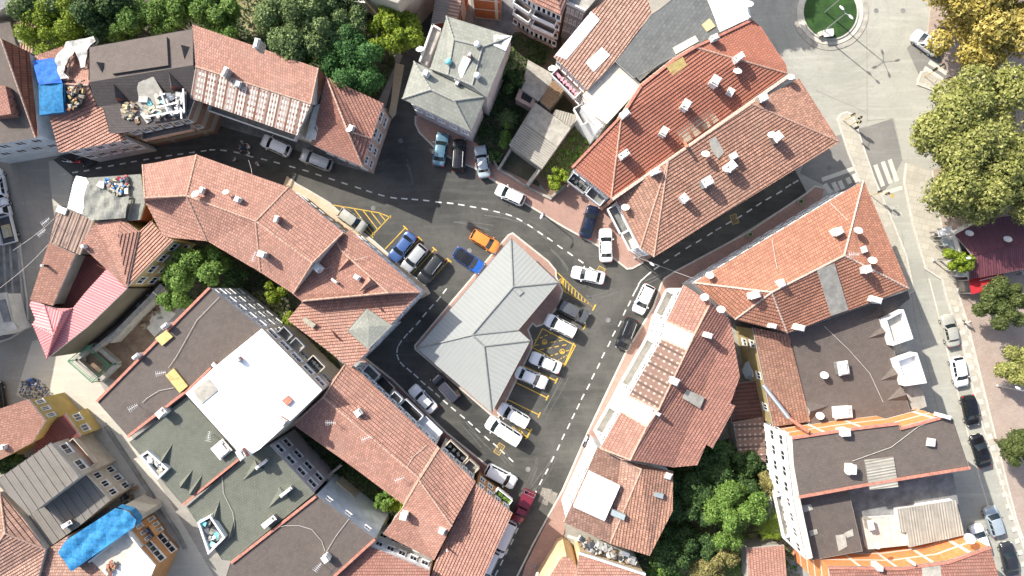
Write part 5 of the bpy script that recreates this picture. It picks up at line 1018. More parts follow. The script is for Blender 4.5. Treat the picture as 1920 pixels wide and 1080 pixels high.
# --- south-west row
bld('B34', 'brown_roofed_building', 'large flat brown shingle roof with red tile edging', 10.8, [(181, 751), (392, 538), (491, 616), (398, 690), (348, 738), (242, 820)], roof='shingle_brown', prof='shingle', wall='w_lightgrey', cat='apartment building', over=.1, win=[(1, 5, 3)], parapet=[(0, .22, .3), (3, .2, .22), (4, .22, .3)])
patch('B34', [(293, 634), (314, 619), (326, 631), (306, 648)], 'skylight', 'panel_yellow', .3, th=.2); patch('B34', [(312, 703), (328, 690), (354, 723), (339, 736)], 'skylight', 'panel_yellow', .3, th=.2)
bld('B33', 'white_roofed_building', 'brilliant white membrane roof', 12.2, [(491, 616), (604, 731), (552, 782), (500, 830), (487, 842), (458, 860), (348, 738), (400, 690)], roof='membrane', prof='flat', wall='w_cream', cat='apartment building', over=.05, win=[(0, 5, 2, {'w': 1.5})], eave=None)
patch('B33', [(362, 732), (392, 710), (409, 732), (379, 757)], 'roof_patch', 'concrete', .12); patch('B33', [(530, 750), (541, 741), (550, 750), (540, 761)], 'hatch', 'parapet_red', .35, th=.3)
bld('B35', 'green_roofed_building', 'sage green shingle roof with dormers left of the white roof', 10.4, [(243, 829), (350, 744), (444, 847), (450, 862), (344, 948)], roof='shingle_green', prof='shingle', wall='w_white', cat='apartment building', over=.1, parapet=[(3, .2, .25)])
bld('B36', 'green_roofed_building', 'sage green shingle roof below the white roof facing the dark yard', 10.0, [(350, 950), (446, 868), (447, 852), (505, 834), (590, 925), (433, 1052), (417, 1050)], roof='shingle_green', prof='shingle', wall='w_mauve', cat='apartment building', over=.1, win=[(3, 4, 2, {'w': 1.3})])
bld('B37', 'brown_roofed_building', 'brown shingle roof with red edging at the lower centre', 10.2, [(592, 928), (705, 1012), (628, 1082), (560, 1140), (405, 1140), (433, 1053)], roof='shingle_brown', prof='shingle', wall='w_blue', cat='apartment building', over=.1, win=[(0, 3, 1, {'w': .8, 'h': .7})], parapet=[(1, .22, .28), (5, .25, .3)])
for b, A, B, C in (('B35', (337, 905), (349, 917), (362, 880)), ('B35', (355, 918), (367, 930), (380, 890)), ('B35', (300, 862), (311, 874), (324, 832)), ('B36', (478, 862), (496, 880), (455, 902)), ('B36', (524, 912), (544, 932), (502, 954)), ('B36', (398, 968), (410, 980), (412, 938)), ('B36', (428, 1010), (440, 1000), (441, 970))): dormer(b, A, B, C, 1.1, 'shingle_green')
terrace('white terrace box with laundry on the sage roof above', [(268, 852), (283, 842), (322, 876), (302, 896)], 10.3, h=.8)
terrace('white terrace box with dark clutter and a curved maroon window', [(376, 975), (400, 962), (428, 1003), (396, 1035)], 10.0, h=.9, floor='concrete_dark')
bld('B32a', 'row_house', 'long pink tiled row roof left of the dark roadside balconies', 8.0, [(647, 684), (664, 687), (822, 838), (757, 946), (644, 863), (550, 796), (606, 745, 2.0), (786, 896, 2.0)], 6, [[0, 1, 2, 7, 6], [2, 3, 7], [3, 4, 5, 6, 7], [5, 0, 6]], roof='tile_pink', wall='w_lightgrey', cat='row house', win=[(1, 12, 2), (3, 6, 2)], over=.3)
bld('B32b', 'row_house', 'tiled roof with two white skylights in the lower row', 8.1, [(824, 840), (892, 903), (847, 986), (814, 1050), (718, 1001), (758, 948), (786, 900, 2.0), (847, 986, 2.0)], 6, [[0, 1, 7, 6], [7, 3, 4, 5, 6], [5, 0, 6]], roof='tile_pink', wall='w_cream', cat='row house', win=[(0, 5, 2), (3, 5, 2)], over=.25, ridge='ridge')
bld('B32c', 'row_house', 'tiled roof with orange front wall at the end of the lower row', 8.0, [(892, 907), (961, 962), (930, 1030), (890, 1120), (795, 1120), (816, 1055), (848, 988)], roof='tile_pink', wall='w_orange', cat='row house', win=[(0, 4, 2)], over=.3)
bld('B38', 'tiled_house', 'dark pink tiled roof at the bottom edge behind a white wall', 9.3, [(628, 1084), (694, 1024), (806, 1070), (800, 1140), (600, 1140)], roof='tile_dark', wall='w_white', over=.1, win=[(1, 5, 2)])
# --- bottom left
bld('B41a', 'tiled_house', 'bright salmon tiled roof above yellow walls', 7.2, [(-40, 780), (53, 748), (86, 789), (60, 830), (0, 862), (-60, 890)], roof='tile_pale', wall='w_yellow', over=.2, win=[(1, 3, 1)])
bld('B41b', 'low_sheet_house', 'low dark red sheet roof beside the yellow house', 4.8, [(66, 824), (122, 775), (152, 818), (108, 836), (62, 862)], roof='sheet_darkred', prof='sheet', wall='w_yellow', over=.1, win=[(1, 2, 1)])
bld('B41c', 'grey_sheet_house', 'grey brown sheet roof in two stepped levels', 8.4, [(-10, 902), (94, 830), (150, 894), (54, 967)], roof='sheet_grey', prof='bigsheet', wall='w_beige', over=.15, win=[(1, 2, 1)])
bld('B41d', 'grey_sheet_house', 'lower grey brown sheet roof beside the blue tarpaulin', 5.6, [(40, 972), (160, 888), (206, 938), (150, 985), (86, 1030)], roof='sheet_grey', prof='bigsheet', wall='w_beige', over=.15, win=[(1, 3, 2)])
bld('B41e', 'tarp_covered_house', 'narrow house under the long bright blue tarpaulin', 6.6, [(120, 1028), (134, 1010), (225, 950), (258, 970), (256, 982), (142, 1062)], roof='concrete', prof='flat', wall='w_concrete', over=.1)
bld('B41f', 'terrace_house', 'open beige roof terrace behind the blue tarpaulin', 6.2, [(170, 1050), (243, 990), (268, 1024), (200, 1080)], roof='concrete_pale', prof='flat', wall='w_orange', over=.05, parapet=[(0, .6, .2, 'parapet_white'), (1, .7, .2, 'parapet_white')], win=[(1, 3, 2)])
bld('B41g', 'white_sheet_house', 'white corrugated roof at the bottom left', 6.4, [(206, 1076), (262, 1026), (292, 1060), (262, 1130), (220, 1130)], roof='metal_white', prof='sheet', wall='w_orange', over=.05, win=[(1, 2, 2, {'w': 1.6})])
bld('B41h', 'tiled_house', 'shady brown tiled roof at the left bottom corner', 6.6, [(-80, 930), (0, 922), (44, 972), (86, 1030), (60, 1130), (-80, 1130), (10, 1000, 1.4)], 6, [[0, 1, 6], [1, 2, 3, 6], [3, 4, 5, 6], [5, 0, 6]], roof='tile_old', wall='w_beige', over=.1)
bld('B41i', 'tiled_house', 'small pale tiled roofs below the grey sheet roofs', 5.9, [(86, 1032), (128, 1004), (122, 1034), (142, 1066), (170, 1048), (206, 1080), (190, 1130), (62, 1130)], roof='tile_old', wall='w_beige', over=.05)
bld('B42', 'low_tiled_house', 'narrow rubble strewn tiled roof at the top left', 5.0, [(24, 46), (48, 28), (70, 40), (62, 100), (40, 92), (30, 70)], roof='tile_old', wall='w_concrete', over=.1)
bld('B42b', 'grey_roofed_house', 'plain dark grey roof in the top left corner', 6.5, [(-60, -60), (42, -60), (30, 0), (0, 20), (-60, 30)], roof='concrete_dark', prof='flat', wall='w_concrete', over=.1)
bld('B42c', 'brown_roofed_house', 'brown roof strip below the dark grey corner roof', 5.4, [(-60, 46), (18, 40), (30, 86), (10, 74), (-60, 74)], roof='shingle_brown', prof='shingle', wall='w_concrete', over=.1)
block('apartment_block', 'tall apartment block just beyond the left edge whose shadow covers the street', 'apartment block', [(-400, 110), (-200, 90), (-176, 260), (-194, 400), (-172, 540), (-200, 690), (-400, 690)], 0, 11, 'w_beige', 'concrete')
# kiosk at the left edge
bld('B43', 'kiosk', 'small white roofed kiosk at the left edge of the street', 3.0, [(-30, 552), (12, 548), (24, 602), (34, 616), (0, 630), (-30, 634)], roof='concrete_pale', prof='flat', wall='w_white', over=.15, cat='kiosk')
patch('B43', [(-5, 563), (10, 561), (22, 602), (8, 604)], 'canopy_panel', 'concrete_dark', .12)
# --- market on the right
bld('B50', 'market_hall', 'wine red corrugated market roof under the plane tree', 3.8, [(1790, 440), (1840, 412), (1940, 398), (2000, 395), (2000, 490), (1817, 524), (1823, 478, .6), (2000, 440, .6)], 6, [[0, 1, 2, 3, 7, 6], [6, 7, 4, 5]], roof='metal_wine', prof='sheet', wall='w_lightgrey', cat='market hall', over=.3, ridge='metal_wine')
# ================================================================ CHIMNEYS, DISHES, ROOF CLUTTER
for k, x, y, h, w, d, rot, mt in (
    ('B15', 1171, 214, 1.1, 1.2, .8, 35, 'ch_white'), ('B15', 1170, 290, 1.2, 1.3, .8, 35, 'ch_white'), ('B15', 1245, 247, 1.3, 1.1, .9, 60, 'ch_white'), ('B15', 1286, 197, 1.5, 1.2, 1.0, 60, 'ch_white'), ('B15', 1341, 152, 1.5, 1.2, 1.1, 60, 'ch_white'), ('B15', 1369, 173, .5, 1.0, .9, 60, 'ch_grey'), ('B15', 1385, 108, 1.2, 1.3, .8, 35, 'ch_white'), ('B15', 1339, 71, .9, 1.0, .7, 25, 'ch_white'),
    ('B16', 1229, 322, .9, 1.2, .7, 20, 'ch_white'), ('B16', 1283, 372, 1.0, .9, 1.1, 40, 'ch_white'), ('B16', 1326, 341, 1.4, 1.3, 1.1, 30, 'panel_grey'), ('B16', 1370, 312, 1.3, 1.3, 1.1, 40, 'ch_white'), ('B16', 1375, 293, .7, 1.0, .8, 30, 'ch_grey'), ('B16', 1431, 184, .9, 1.1, .9, 20, 'ch_grey'), ('B16', 1457, 257, 1.2, 1.2, 1.1, 40, 'ch_grey'),
    ('B17', 1571, 434, 1.1, 1.1, .9, 25, 'ch_white'), ('B17', 1465, 531, .8, .8, .9, 25, 'ch_white'), ('B17', 1415, 553, 1.0, 1.3, .9, 15, 'ch_white'), ('B17', 1626, 505, 1.2, .9, .9, 20, 'ch_white'), ('B17', 1619, 468, .4, .7, .8, 20, 'ch_grey'), ('B17', 1448, 611, .6, 1.0, .6, -10, 'ch_white'), ('B17', 1498, 614, .7, 1.4, .8, -15, 'ch_white'), ('B17', 1641, 562, .8, 1.6, .8, -15, 'ch_white'),
    ('B18', 1328, 629, 1.1, .9, .7, -20, 'ch_white'), ('B18', 1265, 715, 1.0, 1.0, .9, -25, 'ch_white'), ('B18', 1232, 775, .8, .9, .4, -25, 'ch_brick'), ('B19', 1265, 865, .9, .8, .9, -15, 'ch_white'), ('B19', 1253, 892, .6, .9, .8, -20, 'ch_brick'),
    ('B21', 1580, 690, 1.0, 1.4, 1.8, 10, 'concrete_dark'), ('B21', 1580, 773, .8, 2.3, 1.6, 5, 'ch_white'), ('B22', 1585, 811, .7, 1.2, .9, 5, 'ch_white'), ('B22', 1597, 880, 1.1, .9, 1.2, 0, 'ch_white'), ('B22', 1744, 829, .3, 1.0, 1.0, -10, 'shingle_brown'), ('B24', 1649, 1065, .7, .7, .6, 0, 'ch_white'),
    ('B23d', 1632, 984, 1.0, .8, 1.3, 10, 'ch_grey'), ('B22', 1772, 781, .5, 1.4, .5, -15, 'ch_white'),
    ('B4', 483, 83, .9, .6, 1.1, -15, 'ch_grey'), ('B4', 423, 136, 1.3, .6, 1.3, -25, 'ch_grey'), ('B4', 447, 158, .4, .8, .8, -20, 'ch_grey'), ('B5', 659, 240, .4, .8, .7, -20, 'panel_grey'),
    ('B6n', 881, 103, .8, .4, .5, -25, 'ch_brick'), ('B6', 799, 138, .8, .8, .8, -25, 'ch_white'), ('B6n', 857, 157, .4, .5, .5, -25, 'ch_white'),
    ('B30', 380, 357, .8, .7, .8, -20, 'ch_brick'), ('B30', 446, 374, .6, .8, .7, -25, 'ch_white'), ('B30', 519, 411, .9, .6, .9, -15, 'ch_brick'), ('B30', 492, 477, 1.4, 1.1, .8, -20, 'ch_grey'), ('B31', 595, 502, 1.6, 1.2, .9, -40, 'ch_white'), ('B31', 670, 520, .5, .9, .6, -30, 'ch_brick'), ('B31', 628, 527, .4, 1.0, .3, -35, 'ch_brick'),
    ('B34', 310, 611, .9, .5, .9, -50, 'ch_white'), ('B34', 256, 668, .9, .5, .9, -50, 'ch_white'), ('B34', 303, 774, .8, 1.3, .9, 40, 'ch_white'), ('B33', 447, 674, .6, .6, .6, 30, 'ch_brick'), ('B33', 529, 790, .6, .9, 1.1, 60, 'ch_brick'), ('B34', 405, 686, .5, 1.0, .5, -40, 'ch_brick'),
    ('B33', 453, 852, .9, .9, 1.3, 30, 'ch_brick'), ('B35', 416, 842, .4, 2.0, 1.9, 40, 'shingle_green'), ('B36', 505, 978, .8, 2.0, .7, 38, 'ch_grey'), ('B37', 611, 1047, 1.0, .9, .9, 35, 'ch_white'), ('B36', 491, 870, .9, .4, 1.8, -52, 'metal'), ('B36', 537, 922, .9, .4, 1.8, -52, 'metal'),
    ('B32a', 672, 774, .5, .9, .9, 35, 'ch_white'), ('B32b', 757, 968, .9, 1.0, .9, -15, 'ch_white'), ('B32b', 829, 995, .4, .9, .8, -20, 'ch_white'), ('B32c', 838, 1031, .9, .2, .2, 0, 'ch_brick'), ('B40f', 81, 498, .9, .3, .3, 0, 'soot_and_shade_black'), ('B40d', 157, 462, .7, .5, .5, 20, 'ch_white'), ('B24', 1712, 1056, .4, .3, .3, 0, 'ch_white'), ('B41d', 126, 983, .6, 1.5, .6, 30, 'ch_brick'), ('B41a', 5, 838, .5, .8, .6, 0, 'ch_white')):
    chimney(k, x, y, h, w, d, rot, mt)
for x, y in ((841, 117), (895, 85), (895, 143)):            # green roof vents
    p = on_roof('B6n', x, y)[0]; m = MB(); m.lathe(p, [(.2, 0), (.2, .35), (.42, .38), (.3, .62), (0, .72)], 14); m.build('roof_vent', 'teal_plastic' if x < 860 else 'dish_white', BLD['B6n']['roof'], smooth=True)
for x, y in ((1231, 655), (1160, 968)): pass
patch('B19', [(1147, 952), (1171, 962), (1168, 972), (1144, 962)], 'solar_collector', 'panel_grey', .8, th=.1); patch('B19', [(1225, 920), (1242, 923), (1240, 932), (1224, 927)], 'solar_collector', 'panel_grey', .8, th=.1)
for a in (('B15', 1382, 137, 'white dish standing alone on the deep red tiles'), ('B16', 1481, 148, 'white dish at the end of the whitewashed dividing wall'), ('B16', 1322, 292, 'white dish beside the grey patch on the orange brown roof'), ('B16', 1361, 320, 'dark dish fixed to a white chimney on the orange brown roof'), ('B16', 1447, 256, 'white dish leaning on the rough chimney of the orange brown roof'),
          ('B17', 1608, 435, 'white dish on the tiles near the tip of the pointed roof'), ('B17', 1635, 491, 'white dish by the hip of the pointed orange roof'), ('B18', 1321, 560, 'white dish at the top edge of the long row roof'), ('B18', 1351, 583, 'white dish with coiled cable on the corner of the row roof'), ('B17', 1330, 519, 'white dish in front of the white facade at the street corner'),
          ('B30', 368, 367, 'white dish beside a dark chimney on the curved roof'), ('B30', 424, 363, 'small white dish beside the white vent on the curved roof'), ('B21', 1545, 706, 'white dish on a chimney in the middle of the dark shingle roof'), ('B21', 1537, 782, 'white dish at the lower edge of the dark shingle roof'), ('B22', 1589, 885, 'grey dish on the chimney of the brown brick building'),
          ('B24', 1643, 1025, 'small round white dish on the banded brick wall'), ('B24', 1816, 1012, 'large white dish at the street end of the banded brick wall'), ('B14', 1402, 12, 'large white dish on the white painted terrace'), ('B12', 1036, 132, 'white dish on the balcony corner of the broad tiled house'), ('B50', 1817, 440, 'oval dish at the near edge of the market roof'), ('B50', 1889, 451, 'round pale dish on the ridge of the market roof'),
          ('B6w', 788, 96, 'white dish on the lane side of the grey shingled house'), ('B5', 655, 246, 'small white dish beside the roof window of the corner house'), ('B16', 1172, 392, 'white dish on the street corner of the white facade')):
    dish(*a, r=.62 if 'large' in a[3] else .5 if 'small' not in a[3] else .38)
def antenna(key, x, y, label, h=1.6, rz=0):
    p = on_roof(key, x, y)[0]; root = empty('tv_antenna', p, R(rz)); tag(root, label, 'antenna'); m = MB(); m.tube((0, 0, 0), (0, 0, h), .03, n=6); m.build('mast', 'metal', root); m = MB(); m.tube((-.6, 0, h), (.6, 0, h), .022, n=5)
    for q in range(6): m.tube((-.55 + q * .22, -.35 + q * .03, h), (-.55 + q * .22, .35 - q * .03, h), .014, n=4)
    m.build('aerial', 'dish_white', root)
for a in (('B34', 261, 760, 'thin antenna near the lower corner of the flat brown roof', 1.4, 30), ('B34', 312, 697, 'antenna beside the yellow rooftop skylight', 1.4, 10), ('B33', 478, 660, 'antenna standing on the white membrane roof', 1.3, 60), ('B40c', 103, 418, 'upper of two antennas on the striped corrugated roof', 1.8, 40), ('B40c', 96, 438, 'lower of two antennas on the striped corrugated roof', 1.8, 40), ('B30', 484, 482, 'white antenna frame behind the grey chimney of the curved roof', 1.5, 70), ('B32a', 625, 789, 'antenna on the shaded slope of the row roof', 1.3, 0), ('B32a', 752, 893, 'antenna near the ridge of the row roof', 1.3, 20), ('B37', 602, 1055, 'antenna beside the white chimney on brown shingles', 1.4, 50), ('B17', 1589, 478, 'cluster antenna at the ridge junction of the pointed roof', 1.6, 0), ('B35', 400, 814, 'antenna on the edge of the sage green roof', 1.3, 80), ('B32a', 690, 818, 'antenna on the ridge of the pink tiled row roof', 1.2, 20)): antenna(*a)
def cable(key, pts, label):
    P = []
    for (a, b), (c, d) in zip(pts, pts[1:]):
        for t in range(6): P.append(on_roof(key, a + (c - a) * t / 6, b + (d - b) * t / 6)[0] + Vector((0, 0, .14)))
    m = MB()
    for a, b in zip(P, P[1:]): m.tube(a, b, .028, n=5)
    tag(m.build('roof_cable', 'cable'), label, 'cable')
cable('B34', [(412, 557), (370, 600), (332, 668), (314, 694)], 'long pale cable crossing the flat brown roof'); cable('B34', [(327, 727), (300, 732), (277, 746), (266, 757)], 'short curved cable between the antennas of the brown roof')
cable('B37', [(516, 990), (535, 985), (562, 985), (585, 992), (604, 1014), (611, 1036)], 'curved cable on the lower brown shingle roof'); cable('B37', [(655, 972), (630, 1005), (609, 1040)], 'straight cable running to the white chimney'); cable('B36', [(417, 892), (420, 925), (437, 960), (441, 985), (434, 1010)], 'looping cable on the sage green roof')
cable('B21', [(1545, 612), (1590, 655), (1630, 700), (1660, 765)], 'long cable across the dark shingle roof'); cable('B22', [(1597, 864), (1670, 838), (1720, 800), (1745, 790)], 'cable running over the brown roof of the brick building'); cable('B17', [(1447, 450), (1452, 480), (1458, 510)], 'wavy cable on the pointed orange roof'); cable('B17', [(1555, 380), (1580, 405), (1590, 415)], 'thin cable near the tip of the pointed roof'); cable('B32a', [(800, 834), (775, 856), (760, 882)], 'cable on the pink tiled row roof'); cable('B31', [(600, 508), (640, 495), (700, 478)], 'cable stretched over the tiled corner house')
# tarpaulins and loose things on roofs
patch('B2', [(69, 117), (111, 112), (118, 140), (123, 158), (80, 162), (76, 150)], 'tarpaulin', 'tarp_blue', .35, label='upper dark blue tarpaulin on the damaged tiled roof', cat='tarpaulin', wr=.16)
patch('B2', [(78, 162), (123, 158), (125, 212), (80, 218)], 'tarpaulin', 'tarp_cyan', .42, label='lower flat blue tarpaulin on the damaged tiled roof', cat='tarpaulin', wr=.06)
patch('B2', [(111, 116), (133, 84), (184, 73), (186, 80), (172, 98), (168, 130), (160, 132), (150, 100), (135, 118), (128, 140), (138, 150), (122, 152)], 'tarpaulin', 'tarp_white', .45, label='crumpled white tarpaulin on the damaged tiled roof', cat='tarpaulin', wr=.22)
patch('B2', [(126, 164), (160, 150), (162, 172), (152, 202), (128, 205)], 'roof_hole_shade', 'soot_and_shade_black', .16)  # flat dark sheet, the shade inside the hole painted as its colour
rb_ = random.Random(4)
def junk(key, poly, n, label, mats, s=(.2, .9), off=.25, name='junk_heap', cat='junk heap', h=(.05, .4)):
    """a heap of odds and ends in several colours"""
    root = None; xs = [p[0] for p in poly]; ys = [p[1] for p in poly]; groups = {}
    k = 0
    while k < n:
        x, y = rb_.uniform(min(xs), max(xs)), rb_.uniform(min(ys), max(ys))
        if not inpoly(x, y, poly): continue
        k += 1; p = on_roof(key, x, y)[0] if key else G(x, y, 0); p = p + Vector((0, 0, off))
        if root is None: root = empty(name, p); tag(root, label, cat); base = p
        mt = rb_.choice(mats); g = groups.setdefault((mt, k if n <= 34 else 0), MB()); M_ = Matrix.Rotation(rb_.uniform(-.5, .5), 4, 'X') @ Matrix.Rotation(rb_.uniform(-.4, .4), 4, 'Y')
        g.box(p - base, (rb_.uniform(*s), rb_.uniform(*s) * .6, rb_.uniform(*h)), rb_.uniform(0, 3.1), M=M_)
    for (mt, _), g in groups.items(): g.build('item' if n <= 34 else 'debris', mt, root)
junk('B2', [(128, 168), (160, 152), (160, 175), (150, 200), (128, 206)], 34, 'planks, boxes and rubble in the hole of the damaged roof', ['wood', 'rubble', 'tarp_white', 'panel_yellow', 'concrete', 'ch_brick', 'soot_and_shade_black'], (.2, .8))
patch('B3', [(262, 150), (288, 143), (312, 184), (302, 220), (236, 236), (226, 205), (262, 190), (258, 165)], 'roof_terrace_floor', 'concrete', .12)
patch('B3', [(306, 180), (350, 172), (350, 215), (318, 222)], 'roof_terrace_floor', 'concrete_dark', .13)
junk('B3', [(262, 190), (306, 178), (312, 212), (275, 225)], 26, 'pale sheets and blue cloths on the brown house terrace', ['tarp_white', 'concrete_pale', 'teal_plastic', 'tarp_grey', 'panel_cream'], (.4, 1.4), .3, h=(.03, .15))
junk('B3', [(232, 195), (256, 195), (262, 228), (236, 232)], 30, 'heap of sticks and rubble on the smaller terrace', ['wood', 'rubble', 'wood_pale', 'concrete'], (.2, .9), .3)
junk('B3', [(316, 182), (346, 176), (345, 208), (322, 214)], 24, 'white furniture and pipes on the right terrace', ['white_paint', 'metal', 'tarp_white', 'dark_metal'], (.2, 1.1), .4)
m = MB()
for a, b in (((308, 176), (322, 216)), ((350, 170), (352, 214)), ((282, 222), (352, 210)), ((300, 205), (340, 196)), ((345, 205), (347, 226))): beam(m, on_roof('B3', *a)[0] + Vector((0, 0, .9)), on_roof('B3', *b)[0] + Vector((0, 0, .9)), .17, .14)
m.build('terrace_railing', 'white_paint', BLD['B3']['root'])
for A, B, C in (((180, 122), (196, 118), (192, 137)), ((334, 88), (356, 88), (346, 112))): dormer('B3', A, B, C, .8, 'shingle_brown', 'shingle_brown')
for A, B, C in (((218, 190), (236, 186), (213, 150)), ((320, 168), (341, 164), (316, 132))): dormer('B3', A, B, C, 1.2, 'shingle_dark', 'parapet_red')
patch('B3', [(211, 88), (315, 71), (318, 124), (213, 140)], 'raised_roof_panel', 'shingle_brown', .35, 'shingle', th=.3)
junk('B40b', [(200, 338), (240, 332), (246, 350), (235, 368), (205, 365)], 70, 'colourful heap of rubbish on the grey tarpaulin roof', ['tarp_white', 'red_plastic', 'blue_plastic', 'wood_pale', 'rubble', 'dark_metal', 'white_paint', 'panel_cream', 'tarp_grey'], (.15, .7), .3)
patch('B40b', [(189, 340), (198, 341), (195, 360), (179, 354)], 'board', 'white_paint', .3, label='white board lying on the grey tarpaulin roof', cat='board')
patch('B40b', [(161, 403), (172, 345), (190, 350), (230, 372), (250, 370), (242, 410), (180, 415)], 'tarpaulin', 'tarp_grey', .3, label='grey wrinkled tarpaulin on the western roof', cat='tarpaulin', wr=.22)
patch('B40c', [(111, 386), (128, 392), (124, 403), (107, 397)], 'board', 'white_paint', .3, label='white board on the corner of the striped roof', cat='board')
patch('B41e', [(118, 1030), (133, 1008), (225, 948), (250, 955), (262, 970), (260, 983), (142, 1066)], 'tarpaulin', 'tarp_cyan', .6, label='long bright blue tarpaulin at the lower left', cat='tarpaulin', wr=.16, th=.8)
patch('B42', [(28, 54), (39, 50), (43, 80), (36, 80)], 'roof_sheet', 'sheet_old', .14)
junk('B41g', [(200, 1060), (215, 1050), (225, 1062), (208, 1075)], 16, 'brown heap beside the white corrugated roof', ['rubble', 'wood', 'ch_brick'], (.2, .8), .4)
junk('B20', [(1078, 1008), (1110, 1020), (1170, 1040), (1205, 1062), (1190, 1062), (1120, 1040), (1080, 1022)], 60, 'junk piled along the alley behind the pale pink roof', ['rubble', 'wood', 'concrete_pale', 'tarp_white', 'dark_metal', 'metal'], (.2, 1.1), -.6, h=(.1, .7))
junk(None, [(40, 715), (72, 710), (98, 735), (100, 750), (60, 755), (36, 740)], 260, 'scattered heap of rubbish on the street above the salmon roof', ['rubble', 'concrete_dark', 'tarp_grey', 'dark_metal', 'rubble', 'concrete', 'tarp_blue'], (.06, .3), .05, name='rubbish_heap', cat='rubbish heap', h=(.04, .2))
junk(None, [(52, 712), (66, 711), (70, 720), (54, 722)], 16, 'blue and white plastic bags beside the rubbish heap', ['tarp_blue', 'white_paint', 'dark_metal'], (.2, .5), .15, name='bag_pile', cat='rubbish bags', h=(.15, .3))
junk(None, [(260, 560), (310, 530), (300, 600), (262, 620)], 40, 'rubble and old blocks in the ochre walled yard', ['rubble', 'concrete', 'wood'], (.2, 1.0), .1, h=(.1, .4))
junk(None, [(205, 915), (250, 900), (265, 960), (225, 945)], 24, 'crates and plant pots along the lower left houses', ['dark_metal', 'wood', 'concrete', 'rubble'], (.3, 1.0), .3, h=(.3, .6))
junk(None, [(1410, 560), (1450, 570), (1440, 590)], 3, 'chairs and boxes hidden between two roofs', ['rubble'], (.2, .5), .1)
junk('B35', [(276, 856), (284, 850), (314, 876), (302, 888)], 12, 'laundry and pale furniture inside the upper white terrace box', ['white_paint', 'concrete', 'dark_metal', 'tarp_white'], (.3, .9), .3)
junk('B36', [(384, 976), (400, 970), (420, 1002), (398, 1024)], 18, 'sofa, boxes and teal crate inside the lower white terrace box', ['dark_metal', 'teal_plastic', 'concrete_dark', 'white_paint', 'tarp_grey'], (.3, 1.1), .5)
# ================================================================ SMALL STRUCTURES
def yardwall(pts, label, h=2.2, w=.3, mat='concrete', z0=-.05, closed=False, name='garden_wall'):
    m = MB(); line(m, pts, w, h, closed, th=h - z0); o = m.build(name, mat); return tag(o, label, 'wall')
yardwall([(170, 660), (223, 615), (296, 548)], 'brown plaster base wall below the pink metal roof', 1.6, .4, 'concrete')
yardwall([(204, 640), (250, 592), (282, 560), (304, 535)], 'broken pale wall running through the weedy yard', 2.4, .7, 'concrete')
yardwall([(934, 318), (962, 272)], 'grey wall on the car side of the low shed', 1.4, .3, 'concrete')
yardwall([(988, 348), (1080, 222)], 'long grey wall between shed garden and soil garden', 2.0, .45, 'concrete')
yardwall([(922, 290), (934, 318), (958, 330), (988, 350), (1032, 372), (1062, 348)], 'low stone kerb wall along the pavement gardens', .5, .3, 'concrete')
yardwall([(1034, 369), (1060, 346)], 'short wall in front of the yellow green bush', 1.2, .25, 'concrete')
yardwall([(1064, 1005), (1180, 1042), (1195, 1056)], 'pale parapet wall along the junk filled alley', 5.4, .35, 'concrete_pale')
yardwall([(600, 905), (640, 872)], 'wall closing the dark back yard', 2.5, .3, 'concrete')
yardwall([(612, 897), (712, 975)], 'light wall in front of the weedy back yard', 2.6, .5, 'parapet_white')
yardwall([(630, 905), (722, 985)], 'yellowish timber screen along the back yard', 3.0, .35, 'panel_cream')
yardwall([(196, 800), (262, 900), (330, 1000), (345, 1030)], 'low dark wall along the shaded lane houses', .6, .3, 'concrete_dark')
bld('shed1', 'low_shed', 'low shed with weathered grey board roof between the gardens', 3.2, [(1003, 192), (1070, 240), (1016, 317), (954, 272)], roof='sheet_old', prof='sheet', wall='w_concrete', over=.1, cat='shed', ridge=None)
patch('shed1', [(1003, 192), (1070, 240), (1045, 275), (985, 232)], 'concrete_roof_part', 'concrete', .1)
bld('shed2', 'low_shed', 'small brick walled shed without a roof among weeds', 2.6, [(976, 160), (1008, 178), (998, 203), (966, 186)], roof='w_pink', prof='flat', wall='w_pink', over=.05, cat='shed', eave=None)
patch('shed2', [(982, 168), (1001, 178), (994, 194), (976, 184)], 'open_top_shade', 'soot_and_shade_black', .04)  # dark sheet paints the shade between the walls of the roofless shed
bld('shed3', 'low_shed', 'grey and beige flat shed roof below the broad tiled house', 3.4, [(990, 112), (1036, 138), (1033, 160), (1010, 190), (978, 168)], roof='concrete', prof='flat', wall='w_concrete', over=.05, cat='shed', eave=None)
bld('shed4', 'low_shed', 'rotten brown plank roof under the flowered balconies', 3.6, [(1036, 150), (1060, 165), (1030, 205), (1012, 190)], roof='wood', prof='sheet', wall='w_concrete', over=.05, cat='shed', eave=None)
bld('shed5', 'low_shed', 'weathered plank roof beside the soil garden', 3.3, [(1042, 205), (1090, 218), (1068, 238), (1036, 214)], roof='sheet_old', prof='sheet', wall='w_concrete', over=.05, cat='shed', eave=None)
